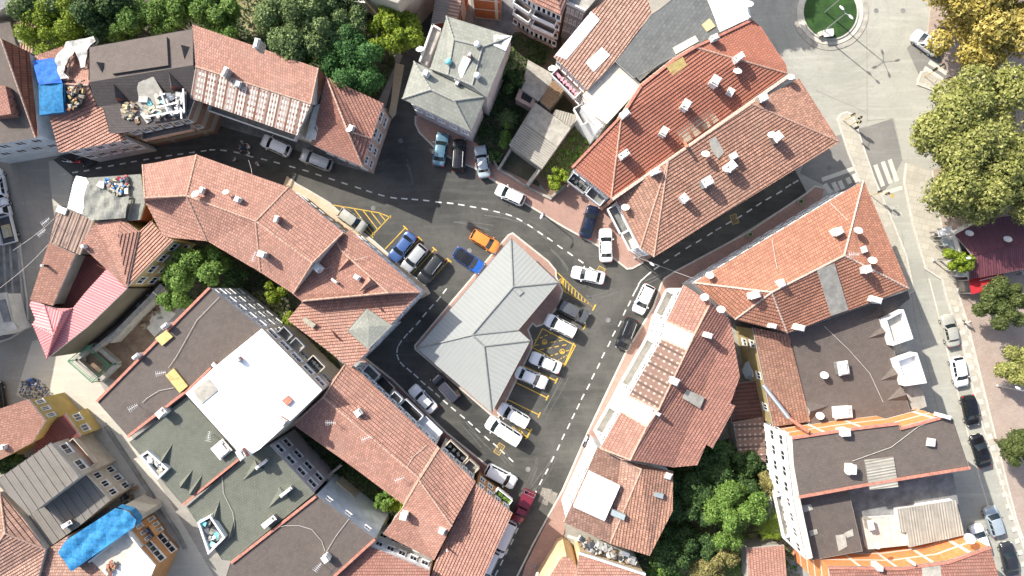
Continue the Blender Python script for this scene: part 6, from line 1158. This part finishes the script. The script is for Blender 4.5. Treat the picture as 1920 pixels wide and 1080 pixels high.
def balcony(key, e, t0, t1, zt, depth, mat, label=None, rail=.9, floor='concrete_dark', item=None):
    b = BLD[key]; A, B = b['ins'][e], b['ins'][(e + 1) % len(b['ins'])]; ar = sum(b['ins'][i].x * b['ins'][(i + 1) % len(b['ins'])].y - b['ins'][(i + 1) % len(b['ins'])].x * b['ins'][i].y for i in range(len(b['ins'])))
    d = B - A; d.z = 0; L = d.length; d.normalize(); n = Vector((d.y, -d.x, 0)) * (1 if ar > 0 else -1); p = Vector((A.x, A.y, 0)) + d * L * t0; q = Vector((A.x, A.y, 0)) + d * L * t1; z = Vector((0, 0, zt))
    P = [p + z, q + z, q + z + n * depth, p + z + n * depth]; P = P if newell(P).z > 0 else P[::-1]
    m = MB(); m.prism([a - Vector((0, 0, .15)) for a in P], P); o = m.build('balcony', floor, b['root']); m = MB(); u = Vector((0, 0, rail / 2)); D = n * depth
    for a, c in ((p + D, q + D), (p, p + D), (q, q + D)): beam(m, a + z + u, c + z + u, .1, rail)
    m.build('balcony_railing', mat, o)
    if item:
        m = MB()
        for k in range(item[1]): c = p + (q - p) * ((k + .5) / item[1]) + z + n * depth * .5; m.box(c + Vector((0, 0, .35)), (.5, .35, .6), k * .9)
        m.build('balcony_item', item[0], o)
for a in (('B32a', 1, .06, .2, 4.6, 1.1, 'w_lightgrey'), ('B32a', 1, .22, .38, 4.6, 1.3, 'dark_metal', .9, 'soot_and_shade_black'), ('B32a', 1, .40, .50, 4.9, 1.0, 'w_lightgrey'), ('B32a', 1, .52, .74, 4.6, 1.2, 'w_lightgrey', .9, 'soot_and_shade_black'), ('B32a', 1, .76, .97, 4.8, 1.3, 'w_lightgrey', .25, 'w_lightgrey')):
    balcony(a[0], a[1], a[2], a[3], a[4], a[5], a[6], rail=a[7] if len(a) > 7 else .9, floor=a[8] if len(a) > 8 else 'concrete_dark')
balcony('B32b', 0, .05, .6, 4.8, 1.3, 'w_beige', floor='soot_and_shade_black', item=('dark_metal', 4)); balcony('B32b', 0, .65, .95, 4.8, 1.2, 'w_beige')
balcony('B32c', 0, .5, .95, 4.6, .9, 'w_white', item=('leaf_mid', 6))
balcony('B15', 0, .05, .5, 6.6, 1.3, 'w_grey', item=('dark_metal', 4)); balcony('B15', 0, .55, .95, 6.6, 1.2, 'w_lightgrey'); balcony('B16', 0, .05, .6, 6.5, 1.2, 'w_white', floor='concrete_dark'); balcony('B16', 0, .62, .98, 6.5, 1.1, 'w_white', floor='concrete_pale')
balcony('B12', 6, .1, .9, 7.2, 1.2, 'w_white', item=('pink_cloth', 8)); balcony('B13b', 4, .1, .9, 6.8, 1.2, 'w_white'); balcony('B18', 0, .2, .9, 6.0, 1.1, 'w_white', floor='concrete_pale'); balcony('B18', 2, .1, .9, 6.2, 1.1, 'w_white', floor='concrete_pale'); balcony('B18', 4, .1, .8, 6.2, 1.1, 'w_white', floor='concrete_pale')
balcony('B33', 0, .30, .45, 8.2, 1.3, 'w_grey', floor='concrete'); balcony('B33', 0, .6, .8, 8.2, 1.3, 'w_cream', item=('dark_metal', 4)); balcony('B33', 0, .1, .25, 8.2, 1.2, 'w_grey'); balcony('B10', 2, .05, .95, 9.2, .7, 'w_white'); balcony('B10', 2, .05, .95, 6.2, .7, 'w_white'); balcony('B10', 3, .1, .95, 9.2, .7, 'w_white'); balcony('B10', 3, .1, .95, 6.2, .7, 'w_white')
balcony('B4', 5, .05, .95, 5.8, .9, 'w_white', floor='concrete'); balcony('B3', 3, .1, .9, 5.6, .8, 'w_pink', floor='concrete'); balcony('B41c', 1, .1, .9, 4.4, .7, 'w_beige', floor='parapet_red'); balcony('B41f', 1, .4, .95, 3.4, .9, 'w_orange', floor='panel_grey'); balcony('B22w', 4, .2, .9, 7, .8, 'w_white', floor='concrete_pale')
# green cage, tube chimney, umbrella, market stalls
cg = empty('wire_cage', G(172, 690, 0)); tag(cg, 'green metal framed cage with concrete base beside the pink roof', 'cage')
P = [(G(x, y, 2.6) - cg.location) for x, y in ((127, 677), (163, 648), (206, 685), (172, 717))]; Pb = [Vector((p.x, p.y, 0)) for p in P]
m = MB()
for i in range(4):
    j = (i + 1) % 4; m.tube(P[i], P[j], .06, n=6); m.tube(Pb[i], P[i], .06, n=6)
    for t in (.06, .12): a = P[i].lerp(P[j], t); b = P[(i + 3) % 4].lerp(P[(i + 2) % 4], t); m.tube(a + Vector((0, 0, .05)), b + Vector((0, 0, .05)), .03, n=5)
m.build('frame', 'green_metal', cg); m = MB()
for i in range(4): beam(m, Pb[i] + Vector((0, 0, .5)), Pb[(i + 1) % 4] + Vector((0, 0, .5)), .55, 1.0)
m.build('base_wall', 'concrete', cg)
a = G(1431, 722, 8.9); b = G(1479, 784, 10.4); c = G(1518, 811, 12.6); tb = empty('flue_pipe', a); tag(tb, 'long shiny metal flue pipe crossing the yellow wall and faded tiles', 'pipe')
m = MB(); m.tube((0, 0, 0), b - a, .26, n=12); m.build('lower_tube', 'steel', tb); m = MB(); m.tube(b - a, c - a, .22, n=12); m.build('upper_tube', 'ch_brick', tb)
um = empty('umbrella', G(1400, 690, 0)); tag(um, 'closed courtyard parasol of dark grey cloth beside yellow wall', 'umbrella'); m = MB(); m.lathe((0, 0, 0), [(1.5, 2.7), (.8, 3.05), (0, 3.3)], 8); m.build('canopy', 'panel_grey', um); m = MB(); m.tube((0, 0, 0), (0, 0, 3.2), .04); m.lathe((0, 0, 0), [(.35, 0), (.35, .1), (0, .12)], 12); m.build('pole', 'metal', um)
def slabbox(label, P, z, mat, name='market_stall', cat='market stall', legs=True):
    T = [G(x, y, z) for x, y in P]; T = T if newell(T).z > 0 else T[::-1]; c = sum(T, Vector()) / len(T); root = empty(name, (c.x, c.y, 0)); tag(root, label, cat); o_ = root.location
    m = MB(); m.prism([p - o_ - Vector((0, 0, .12)) for p in T], [p - o_ for p in T]); m.build('canopy', mat, root); I = inset(T, .12); m = MB()
    for p in I: m.tube(Vector((p.x, p.y, 0)) - o_, Vector((p.x, p.y, z - .1)) - o_, .05, n=6)
    m.build('post', 'metal', root)
    J = inset(T, .25); m = MB(); m.prism([Vector((p.x, p.y, 0)) - o_ for p in J], [Vector((p.x, p.y, z * .45)) - o_ for p in J]); m.build('counter', 'concrete', root); return root
rs = slabbox('red canopy stall with pale stripes under the wine red roof', [(1817, 524), (1880, 508), (1884, 536), (1822, 552)], 2.9, 'red_fabric')
for q in ((1837, 526, 1878, 516), (1842, 537, 1884, 527)):
    m = MB(); beam(m, G(q[0], q[1], 2.95) - rs.location, G(q[2], q[3], 2.95) - rs.location, .1, .04); m.build('stripe', 'dish_white', rs)
slabbox('white sheet roofed stall at the kerb', [(1759, 431), (1784, 423), (1787, 438), (1761, 445)], 2.4, 'white_paint'); slabbox('grey awning with curved front near the kerb', [(1765, 448), (1778, 446), (1782, 459), (1770, 462)], 2.2, 'panel_grey'); slabbox('flat grey panel awning left of the market roof', [(1783, 449), (1797, 445), (1808, 467), (1786, 470)], 2.6, 'panel_grey'); slabbox('pale grey counter stall below the market roof', [(1792, 504), (1815, 504), (1816, 516), (1797, 518)], 2.4, 'metal_pale'); slabbox('square grey roof panel beside the plane tree', [(1826, 420), (1842, 415), (1846, 428), (1830, 433)], 3.2, 'panel_grey')
# ================================================================ LAMPS AND SIGNALS
def lamp(x, y, h, label, arms=((1, 0, 1.2),), name='street_lamp', hs=1.0):
    root = empty(name, G(x, y, 0)); tag(root, label, 'street lamp'); m = MB(); m.tube((0, 0, 0), (0, 0, h), .09, .055, 10); m.lathe((0, 0, 0), [(.2, 0), (.2, .25), (.1, .35)], 10); m.build('pole', 'metal', root)
    for ax, ay, ln in arms:
        d = Vector((ax, ay, 0)).normalized(); e = Vector((0, 0, h)) + d * ln + Vector((0, 0, .25)); m = MB(); m.tube((0, 0, h - .05), e, .04, n=7); ar = m.build('arm', 'metal', root)
        m = MB(); m.lathe((0, 0, 0), [(0, .07), (.14, .05), (.17, 0), (.1, -.04), (0, -.04)], 10, M=Matrix.Translation(e + d * .3) @ Matrix.Rotation(math.atan2(d.y, d.x), 4, 'Z') @ Matrix.Diagonal((2.4 * hs, 1 * hs, 1, 1))); m.build('lamp_head', 'dish_white', ar, smooth=True)
lamp(1545, 25, 8.4, 'tall four armed lamp on the roundabout lawn', ((1, .3, 1.3), (-.3, 1, 1.3), (-1, -.3, 1.3), (.3, -1, 1.3)))
lamp(1538, 64, 7.2, 'camera mast with two crossbars on the roundabout edge', ((-.7, .7, .5), (.7, -.7, .5)), name='camera_mast')
m = MB(); m.box(G(1553, 62, .75), (1.1, .8, .8), .1); m.box(G(1553, 62, 1.2), (1.2, .9, .1), .1); tag(m.build('utility_cabinet', 'w_white'), 'white utility cabinet on the roundabout grass', 'cabinet')
m = MB(); m.box(G(1538, 64, .55), (.6, .6, .5), .4); m.box(G(1538, 64, .85), (.45, .45, .12), .4); tag(m.build('concrete_plinth', 'concrete_pale'), 'small concrete plinth at the foot of the camera mast', 'plinth')
lamp(1190, 484, 5.2, 'lamp on the corner beneath the white facade', ((.9, -.7, 1.3),)); lamp(917, 305, 4.6, 'lamp leaning over the pale blue parked car', ((-.6, -.6, 1.1),)); lamp(1003, 1062, 4.5, 'grey lamp beside the cream wall at the bottom', ((.1, .6, .5),)); lamp(1749, 489, 5.5, 'lamp at the kerb in front of the market stalls', ((.9, .1, .8),)); lamp(1869, 723, 5.0, 'lamp on the pink plaza beside the parked cars', ((-.9, .4, .7), (.3, .8, .6))); lamp(1018, 402, 4.2, 'slim lamp on the brick pavement near the white hatchback', ((-.3, -.6, .5),)); lamp(1072, 648, 3.6, 'thin post behind the white sedan in the parking row', ((.4, -.5, .4),)) if 0 else None
def signal(x, y, label, rz=0, h=3.2):
    root = empty('traffic_light', G(x, y, .12), R(rz)); tag(root, label, 'traffic light'); m = MB(); m.tube((0, 0, 0), (0, 0, h), .05, n=8); m.tube((0, 0, h - .1), (.9, 0, h), .035, n=7); m.build('pole', 'panel_yellow', root)
    for px_, pz in ((0, h - .6), (.9, h - .35)):
        m = MB(); m.box((px_, .16, pz), (.26, .24, .8)); o = m.build('signal_head', 'rubber', root)
        for k, c in enumerate(('lamp_red', 'panel_yellow', 'teal_plastic')): q = MB(); q.lathe((px_, .28, pz + .25 - .25 * k), [(0, .0), (.1, .0), (.12, .06)], 10, M=Matrix.Rotation(R(-90), 4, 'X')); q.build('lens', c, o)
signal(1581, 226, 'yellow poled signal on the middle traffic island', -30); signal(1594, 235, 'second signal on the middle island beside the kerb', -120, 2.8); signal(1733, 143, 'yellow poled signal beside the upper crossing', 30); signal(1758, 158, 'signal at the far end of the upper crossing island', -40, 2.8); signal(1632, 366, 'single signal at the pavement by the right crossing', -20, 3)
def wire(a, b, za, zb, label):
    A, B_ = G(*a, za), G(*b, zb); m = MB(); P = [A.lerp(B_, t / 10) - Vector((0, 0, .5 * math.sin(math.pi * t / 10))) for t in range(11)]
    for p, q in zip(P, P[1:]): m.tube(p, q, .02, n=4)
    tag(m.build('overhead_wire', 'cable'), label, 'wire')
wire((24, 470), (120, 392), 7, 7, 'upper thin wire over the left street'); wire((0, 540), (96, 452), 7, 7, 'lower thin wire over the left street'); wire((1190, 480), (1300, 522), 6, 9, 'thin wire between the corner lamp and the pointed orange roof'); wire((466, 300), (472, 340), 6, 8, 'short wire hanging above the street group')
# ================================================================ VEHICLES
for a in (
    ('hatch', 'white', 517, 273, -.9, -.42, 'white hatchback parked beside the mottled sheet roof'), ('suv', 'silver', 593, 300, -.91, -.36, 'silver estate car parked beside the dark red tiled corner house', None, True),
    ('sedan', 'lightblue', 826, 280, .15, -1, 'light blue sedan, first in the row below the grey shingled house'), ('suv', 'black', 860, 291, .06, -1, 'black estate car between the light blue and the pale sedans', None, True), ('boxy', 'paleblue', 904, 303, -.16, -1, 'old pale blue sedan under the leaning lamp'),
    ('hatch', 'white', 957, 365, -.9, -.42, 'white hatchback beside the brick pavement north of the dashed line'), ('hatch', 'orange', 909, 452, .85, .5, 'bright orange hatchback near the tip of the market building'), ('suv', 'brightblue', 878, 488, .83, .55, 'bright blue car with black roof', 'black'),
    ('sedan', 'blue', 754, 463, -.62, .78, 'mid blue sedan, first of three in the yellow bays'), ('hatch', 'silver', 777, 484, -.64, .77, 'silver hatchback between the blue sedan and the dark car'), ('suv', 'darkgrey', 808, 505, -.62, .78, 'dark grey car with roof rails, last of three in the yellow bays', None, True),
    ('hatch', 'beige', 660, 413, .8, .58, 'pale beige hatchback on the hatched yellow triangle'), ('sedan', 'navy', 1105, 416, .28, -.96, 'dark navy sedan on the sunlit brick pavement'), ('sedan', 'white', 1136, 460, -.02, -1, 'white sedan pointing straight up beside the navy sedan'), ('sedan', 'white', 1103, 516, -.97, -.22, 'white sedan driving past the hatched triangle'),
    ('hatch', 'white', 1207, 561, -.42, .9, 'white hatchback by the kerb ahead of the black car'), ('suv', 'black', 1175, 626, -.36, .93, 'glossy black car with rails by the white facades', None, True), ('suv', 'grey', 1075, 583, .88, .47, 'dark grey compact van beside the market building'),
    ('van', 'white', 1051, 611, -.88, -.45, 'white van above the yellow disabled bays', None, True), ('boxy', 'white', 1023, 680, -.91, -.38, 'boxy white sedan just below the disabled bays'), ('sedan', 'white', 996, 708, .92, .40, 'rounded white sedan facing the driving lane'), ('van', 'white', 963, 779, -.86, -.5, 'white van beside the point of the market roof', None, True), ('longvan', 'white', 944, 808, -.84, -.54, 'long white van across the yellow hatching'),
    ('van', 'slate', 835, 727, -.68, -.73, 'dark slate minivan alongside the market building', None, True), ('boxy', 'white', 793, 748, -.7, -.71, 'boxy white sedan half on the dark pavement'), ('suv', 'white', 939, 893, .88, .47, 'white car with roof rails by the orange wall', None, True),
    ('longvan', 'white', 944, 1010, -.42, .91, 'white van partly under the eave of the lower row'), ('van', 'white', 915, 1060, -.42, .91, 'white van at the bottom edge under the eave'), ('sedan', 'green', 711, 722, .7, .71, 'very dark green car under the roadside balconies'),
    ('hatch', 'white', 1737, 80, -.8, -.6, 'white car half hidden by the golden tree'), ('boxy', 'beige', 1782, 620, -.22, -.97, 'pale beige sedan, topmost in the kerbside row'), ('hatch', 'white', 1799, 697, .2, .98, 'white hatchback in the kerbside row'), ('hatch', 'black', 1820, 770, .2, .98, 'black hatchback just below the white one at the kerb'),
    ('sedan', 'black', 1839, 846, -.28, -.96, 'black sedan beside the brown roofed brick building'), ('hatch', 'paleblue', 1864, 978, -.3, -.95, 'pale silver blue hatchback leaving the building shadow'), ('sedan', 'darkgrey', 1893, 1049, -.2, -.98, 'dark sedan lowest in the kerbside row'), ('hatch', 'white', 1838, 1012, -.3, -.95, 'white car mostly hidden behind the large white dish'),
    ('hatch', 'white', -4, 345, -.2, -1, 'white car cut off by the left edge'), ('sedan', 'black', -6, 748, -.15, -1, 'black car cut off by the left edge near the rubbish')):
    park(a[0], a[1], a[2], a[3], a[4], a[5], a[6], *(a[7:]))
pickup('red', 981, 950, -.42, .91, 'dull red pickup with covered bed and steel rack', rack=True).scale = (.9, .9, .9)
pickup('white', 8, 414, -.24, -.97, 'white open truck loaded with wooden boards', cargo=((-1.4, 0, 1.7, 1.2, 'wood_pale'), (-1.6, .1, 1.3, .8, 'panel_cream')), truck=True)
motorbike(1097, 826, .45, -.9, 'pale scooter parked against the pavement by the white facade'); motorbike(144, 303, 1, .15, 'red moped below the damaged roof', 'red_plastic'); motorbike(128, 302, 1, .2, 'white scooter parked behind the red moped'); motorbike(168, 308, -.9, .5, 'dark motorcycle in front of the red moped', 'dark_metal')
m = MB(); m.box((0, 0, .55), (.9, .7, .9)); m.box((0, 0, 1.03), (1.0, .8, .08)); o = m.build('street_cabinet', 'w_white'); o.location = G(1102, 846, .12); o.rotation_euler = (0, 0, R(60)); tag(o, 'pale utility box beside the parked scooter', 'cabinet')
def planter(x, y, label):
    root = empty('planter', G(x, y, .12)); tag(root, label, 'planter'); m = MB(); m.lathe((0, 0, 0), [(0, 0), (.28, 0), (.38, .5), (.33, .5), (.3, .42), (0, .42)], 12); m.build('pot', 'concrete_pale', root)
    me = crown_mesh(71, 500, .16, 5)[0]; o = bpy.data.objects.new('plant', me); COL.objects.link(o); o.parent = root; o.location = (0, 0, .7); o.scale = (.4, .4, .4); o.material_slots[0].link = 'OBJECT'; o.material_slots[0].material = MATS['leaf_mid']
planter(1499, 378, 'round planter on the dark street pavement near the crossing'); planter(1404, 440, 'round planter halfway along the dark street pavement')
# ================================================================ PEOPLE
plain('cloth_white', (.85, .85, .85), .9, .08, 8); plain('cloth_blue', (.09, .24, .48), .9, .15, 8); plain('cloth_grey', (.32, .31, .3), .9, .15, 8); plain('cloth_light', (.62, .63, .64), .9, .1, 8); plain('denim', (.05, .07, .12), .9, .15, 8); plain('cloth_black', (.02, .02, .022), .9, .15, 8); plain('hair_grey', (.3, .29, .28), .8, .1)
for x, y, hd, lb, sh, tr, ps, hr in ((461, 270, 200, 'person in grey shirt at the top of the street group', 'cloth_grey', 'cloth_black', 'stand', 'hair_grey'), (457, 280, 160, 'person in bright blue shirt in the street group', 'cloth_blue', 'denim', 'walk', 'hair'), (472, 278, 170, 'upper person in white shirt, arm stretched out', 'cloth_white', 'cloth_black', 'gesture', 'hair_grey'), (472, 290, 180, 'lower person in white shirt in the street group', 'cloth_white', 'denim', 'reach', 'hair'), (446, 302, 150, 'person in light grey standing apart by the curved roof', 'cloth_light', 'cloth_black', 'stand', 'hair'), (488, 310, 30, 'person in white alone near the dashed line', 'cloth_white', 'cloth_black', 'stand', 'hair_grey'), (458, 288, 120, 'person in dark clothes behind the blue shirt', 'cloth_black', 'denim', 'stand', 'hair'), (1907, 512, 200, 'person in pale blue beside the market hall', 'cloth_light', 'denim', 'walk', 'hair'), (1805, 604, 80, 'person on the pavement next to the beige sedan', 'cloth_white', 'cloth_black', 'walk', 'hair')):
    person(x, y, hd, lb, sh, tr, ps, hair=hr)
# ================================================================ TREES
T = tree
T(1838, 10, 9.6, 8.0, 'leaf_gold', 'huge golden yellow tree in the top right corner', n=26000, ls=.032, lobes=34, seed=11, flat=.55)
T(1835, 272, 10.2, 8.4, 'leaf_plane', 'huge yellow green plane tree above the market', n=34000, ls=.028, lobes=38, seed=12, flat=.55)
T(1962, 330, 7.0, 8.0, 'leaf_plane', 'plane tree crown cut by the right edge', n=12000, ls=.036, lobes=20, seed=13, flat=.55)
T(1878, 572, 3.6, 4.6, 'leaf_conifer', 'dark green feathery tree over the red stall', n=9000, ls=.06, lobes=22, seed=14, flat=.6)
T(1912, 688, 2.9, 4.4, 'leaf_plane', 'small yellow green tree on the plaza at the right edge', n=6000, ls=.07, lobes=14, seed=15)
T(1908, 838, 2.9, 4.4, 'leaf_conifer', 'round green tree on the plaza lowest at the right edge', n=7000, ls=.065, lobes=16, seed=16)
T(1799, 484, 1.9, 4.6, 'leaf_lime', 'small lime green tree between the grey stalls', n=2600, ls=.1, lobes=9, seed=17, spread=1.15)
T(1045, 336, 1.6, 2.2, 'leaf_lime', 'yellow green bush at the corner of the red roof', name='bush', n=2200, ls=.1, lobes=10, seed=18, cat='bush')
T(742, 70, 4.3, 6.0, 'leaf_lime', 'lime green tree beside the lane at the top', n=9000, ls=.055, lobes=18, seed=19)
T(668, 118, 5.0, 6.4, 'leaf_emerald', 'dense emerald tree above the dark red tiled house', n=16000, ls=.034, lobes=24, seed=20)
T(560, 55, 5.6, 7, 'leaf_olive', 'broad grey green tree above the long tiled house', n=15000, ls=.042, lobes=24, seed=21)
T(640, 30, 4.6, 6.5, 'leaf_olive', 'grey green tree between the sheds and emerald tree', n=11000, ls=.045, lobes=20, seed=22)
T(556, 105, 2.6, 5, 'leaf_mid', 'fresh green tree touching the tiled roof corner', n=5000, ls=.07, lobes=12, seed=23)
T(425, 50, 3.4, 5, 'leaf_mid', 'bushy green tree just right of the brown roof', n=6500, ls=.06, lobes=14, seed=24)
T(372, 22, 3.4, 5.5, 'leaf_mid', 'fresh green tree above the brown shingle roof', n=6500, ls=.06, lobes=14, seed=25)
T(308, 30, 3.2, 5.2, 'leaf_mid', 'bright green tree above the middle of the brown roof', n=6500, ls=.06, lobes=14, seed=26)
T(243, 40, 3.6, 5.2, 'leaf_mid', 'bright green tree above the left end of the brown roof', n=7000, ls=.06, lobes=15, seed=27)
T(112, 62, 4.4, 5.4, 'leaf_lime', 'yellow green feathery tree at the top left', name='feathery_tree', n=12000, ls=.04, lobes=24, seed=28)
T(180, 10, 4.8, 6, 'leaf_dark', 'dark green tree at the top left edge', n=8000, ls=.055, lobes=16, seed=29)
T(80, -8, 4.2, 6, 'leaf_olive', 'grey green tree beside the dark corner roof', n=7000, ls=.055, lobes=15, seed=30)
T(408, -10, 2.6, 5, 'leaf_dark', 'dark tree beside the patch of dry grass', n=5000, ls=.07, lobes=12, seed=31)
T(535, -30, 3.4, 6, 'leaf_olive', 'olive green tree at the top edge right of the dry grass', n=7000, ls=.055, lobes=15, seed=32)
T(940, 110, 2.4, 3.5, 'leaf_olive', 'dim olive tree below the unplastered brick building', n=3500, ls=.08, lobes=10, seed=33)
T(962, 150, 2.2, 2.6, 'leaf_dark', 'dark bush between the grey house and sheds', name='bush', n=3000, ls=.08, lobes=10, seed=34, cat='bush')
T(948, 255, 1.7, 1.8, 'leaf_mid', 'green bush beside the low shed wall', name='bush', n=2400, ls=.09, lobes=8, seed=35, cat='bush')
T(932, 290, 1.4, 1.4, 'leaf_dark', 'dark bush behind the old pale blue sedan', name='bush', n=2000, ls=.1, lobes=7, seed=36, cat='bush')
T(345, 512, 3.2, 4.5, 'leaf_mid', 'sunlit green tree in the courtyard left of the brown roof', n=7000, ls=.06, lobes=15, seed=37)
T(395, 500, 3.2, 4.4, 'leaf_mid', 'green courtyard tree touching the curved roof eave', n=7000, ls=.06, lobes=15, seed=38)
T(330, 560, 2.4, 3.8, 'leaf_mid', 'green tree at the edge of the brown shingle roof', n=4500, ls=.07, lobes=12, seed=39)
T(440, 520, 2.2, 3, 'leaf_dark', 'dark green tree in the middle of the courtyard', n=4000, ls=.08, lobes=10, seed=40)
T(515, 548, 1.6, 2.2, 'leaf_lime', 'lime green bush under the curved roof', name='bush', n=2200, ls=.1, lobes=8, seed=41, cat='bush')
T(545, 595, 1.3, 1.6, 'leaf_lime', 'small lime bush by the corner house', name='bush', n=1800, ls=.11, lobes=7, seed=42, cat='bush')
T(722, 938, 1.8, 2.6, 'leaf_mid', 'bright bush in the yard behind the lower row', name='bush', n=2600, ls=.09, lobes=9, seed=43, cat='bush')
T(742, 950, 1.5, 2.4, 'leaf_lime', 'lime bush beside the white gable wall', name='bush', n=2200, ls=.1, lobes=8, seed=44, cat='bush')
T(1375, 965, 5.0, 5.0, 'leaf_mid', 'big bright round tree in the lower garden', n=16000, ls=.042, lobes=26, seed=45)
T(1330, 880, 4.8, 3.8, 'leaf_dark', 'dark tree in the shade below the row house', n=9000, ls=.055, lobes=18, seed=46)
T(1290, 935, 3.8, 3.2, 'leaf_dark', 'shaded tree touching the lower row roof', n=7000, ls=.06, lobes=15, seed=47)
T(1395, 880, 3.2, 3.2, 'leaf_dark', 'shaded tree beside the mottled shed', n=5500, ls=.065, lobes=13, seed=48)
T(1438, 905, 2.2, 3.4, 'leaf_dry', 'yellowish tree beside the white facade wing', n=4000, ls=.08, lobes=10, seed=49)
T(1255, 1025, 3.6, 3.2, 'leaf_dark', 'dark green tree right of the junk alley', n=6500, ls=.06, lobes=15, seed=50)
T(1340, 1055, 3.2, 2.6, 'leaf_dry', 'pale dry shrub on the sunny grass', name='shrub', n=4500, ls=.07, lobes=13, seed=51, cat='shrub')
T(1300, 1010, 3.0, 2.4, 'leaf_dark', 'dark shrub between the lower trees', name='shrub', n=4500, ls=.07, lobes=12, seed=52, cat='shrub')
T(1318, -215, 5.5, 12.0, 'leaf_mid', 'tree beyond the top edge that shades the road by the roundabout', n=9000, ls=.06, lobes=20, seed=61)
T(1240, 1070, 2.2, 3.0, 'leaf_mid', 'green bush at the bottom by the pale pink roof', name='bush', n=3000, ls=.08, lobes=10, seed=53, cat='bush')
T(1384, 880, 0.01, 1, 'leaf_dark', 'x', n=10, ls=.1, lobes=2, seed=54) if 0 else None
T(170, 900, .9, 6.0, 'leaf_dry', 'dry yellowish climber on the beige house', name='climbing_plant', n=700, ls=.16, lobes=5, seed=55, cat='plant', trunk=False) if 0 else None
T(195, 925, .9, 4.4, 'leaf_dry', 'dry yellow plant between the sheet roofs and tarpaulin', name='plant', n=700, ls=.16, lobes=5, seed=55, cat='plant')
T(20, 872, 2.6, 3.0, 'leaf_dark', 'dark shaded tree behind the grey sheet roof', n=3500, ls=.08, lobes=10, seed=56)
for i, (x, y, s) in enumerate(((1072, 262, .6), (1086, 280, .6), (1100, 262, .7), (1088, 290, .5), (1078, 295, .5), (1062, 285, .5), (1107, 278, .5))):
    T(x, y, s, .4, 'leaf_mid', 'small green shrub in the brown soil garden by the red roof', name='garden_shrub', n=500, ls=.2, lobes=5, seed=57, cat='shrub', group='shrubs in the brown soil garden', trunk=False)
def palm(x, y, h, r, label, mat='leaf_lime', nf=18, cat='palm'):
    p = G(x, y, h); root = empty('palm_tree', (p.x, p.y, 0)); tag(root, label, cat); m = MB(); m.tube((0, 0, 0), (0, 0, h), .16, .12, 9); m.build('trunk', 'bark', root); c = MB(); rn = random.Random(x)
    for k in range(nf):
        a = 2 * math.pi * k / nf + rn.uniform(-.15, .15); d = Vector((math.cos(a), math.sin(a), 0)); s = Vector((-d.y, d.x, 0)); L = r * rn.uniform(.8, 1.1); up = rn.uniform(.1, .5)
        pt = lambda t: Vector((0, 0, h)) + d * L * t + Vector((0, 0, L * (up * t - (up + .45) * t * t)))
        for j in range(1, 13):
            t = j / 13; q = pt(t); w = L * .26 * math.sin(math.pi * min(1, t + .12)) + .05
            for g in (-1, 1): e = q + s * g * w + d * w * .5 - Vector((0, 0, w * .35)); c.face([q - d * .03, q + d * .05, e])
        for j in range(8): a0, a1 = pt(j / 8), pt((j + 1) / 8); c.face([a0 - s * .03, a1 - s * .02, a1 + s * .02, a0 + s * .03])
    c.build('crown', mat, root)
palm(1452, 985, 4.8, 2.6, 'fresh green palm at the right side of the garden', 'leaf_lime', 24); palm(1428, 960, 5.4, 2.0, 'pale banana like palm above the round tree', 'leaf_olive', 14); palm(952, 222, 1.8, 1.7, 'pale spiky palm beside the low shed', 'leaf_olive', 14)
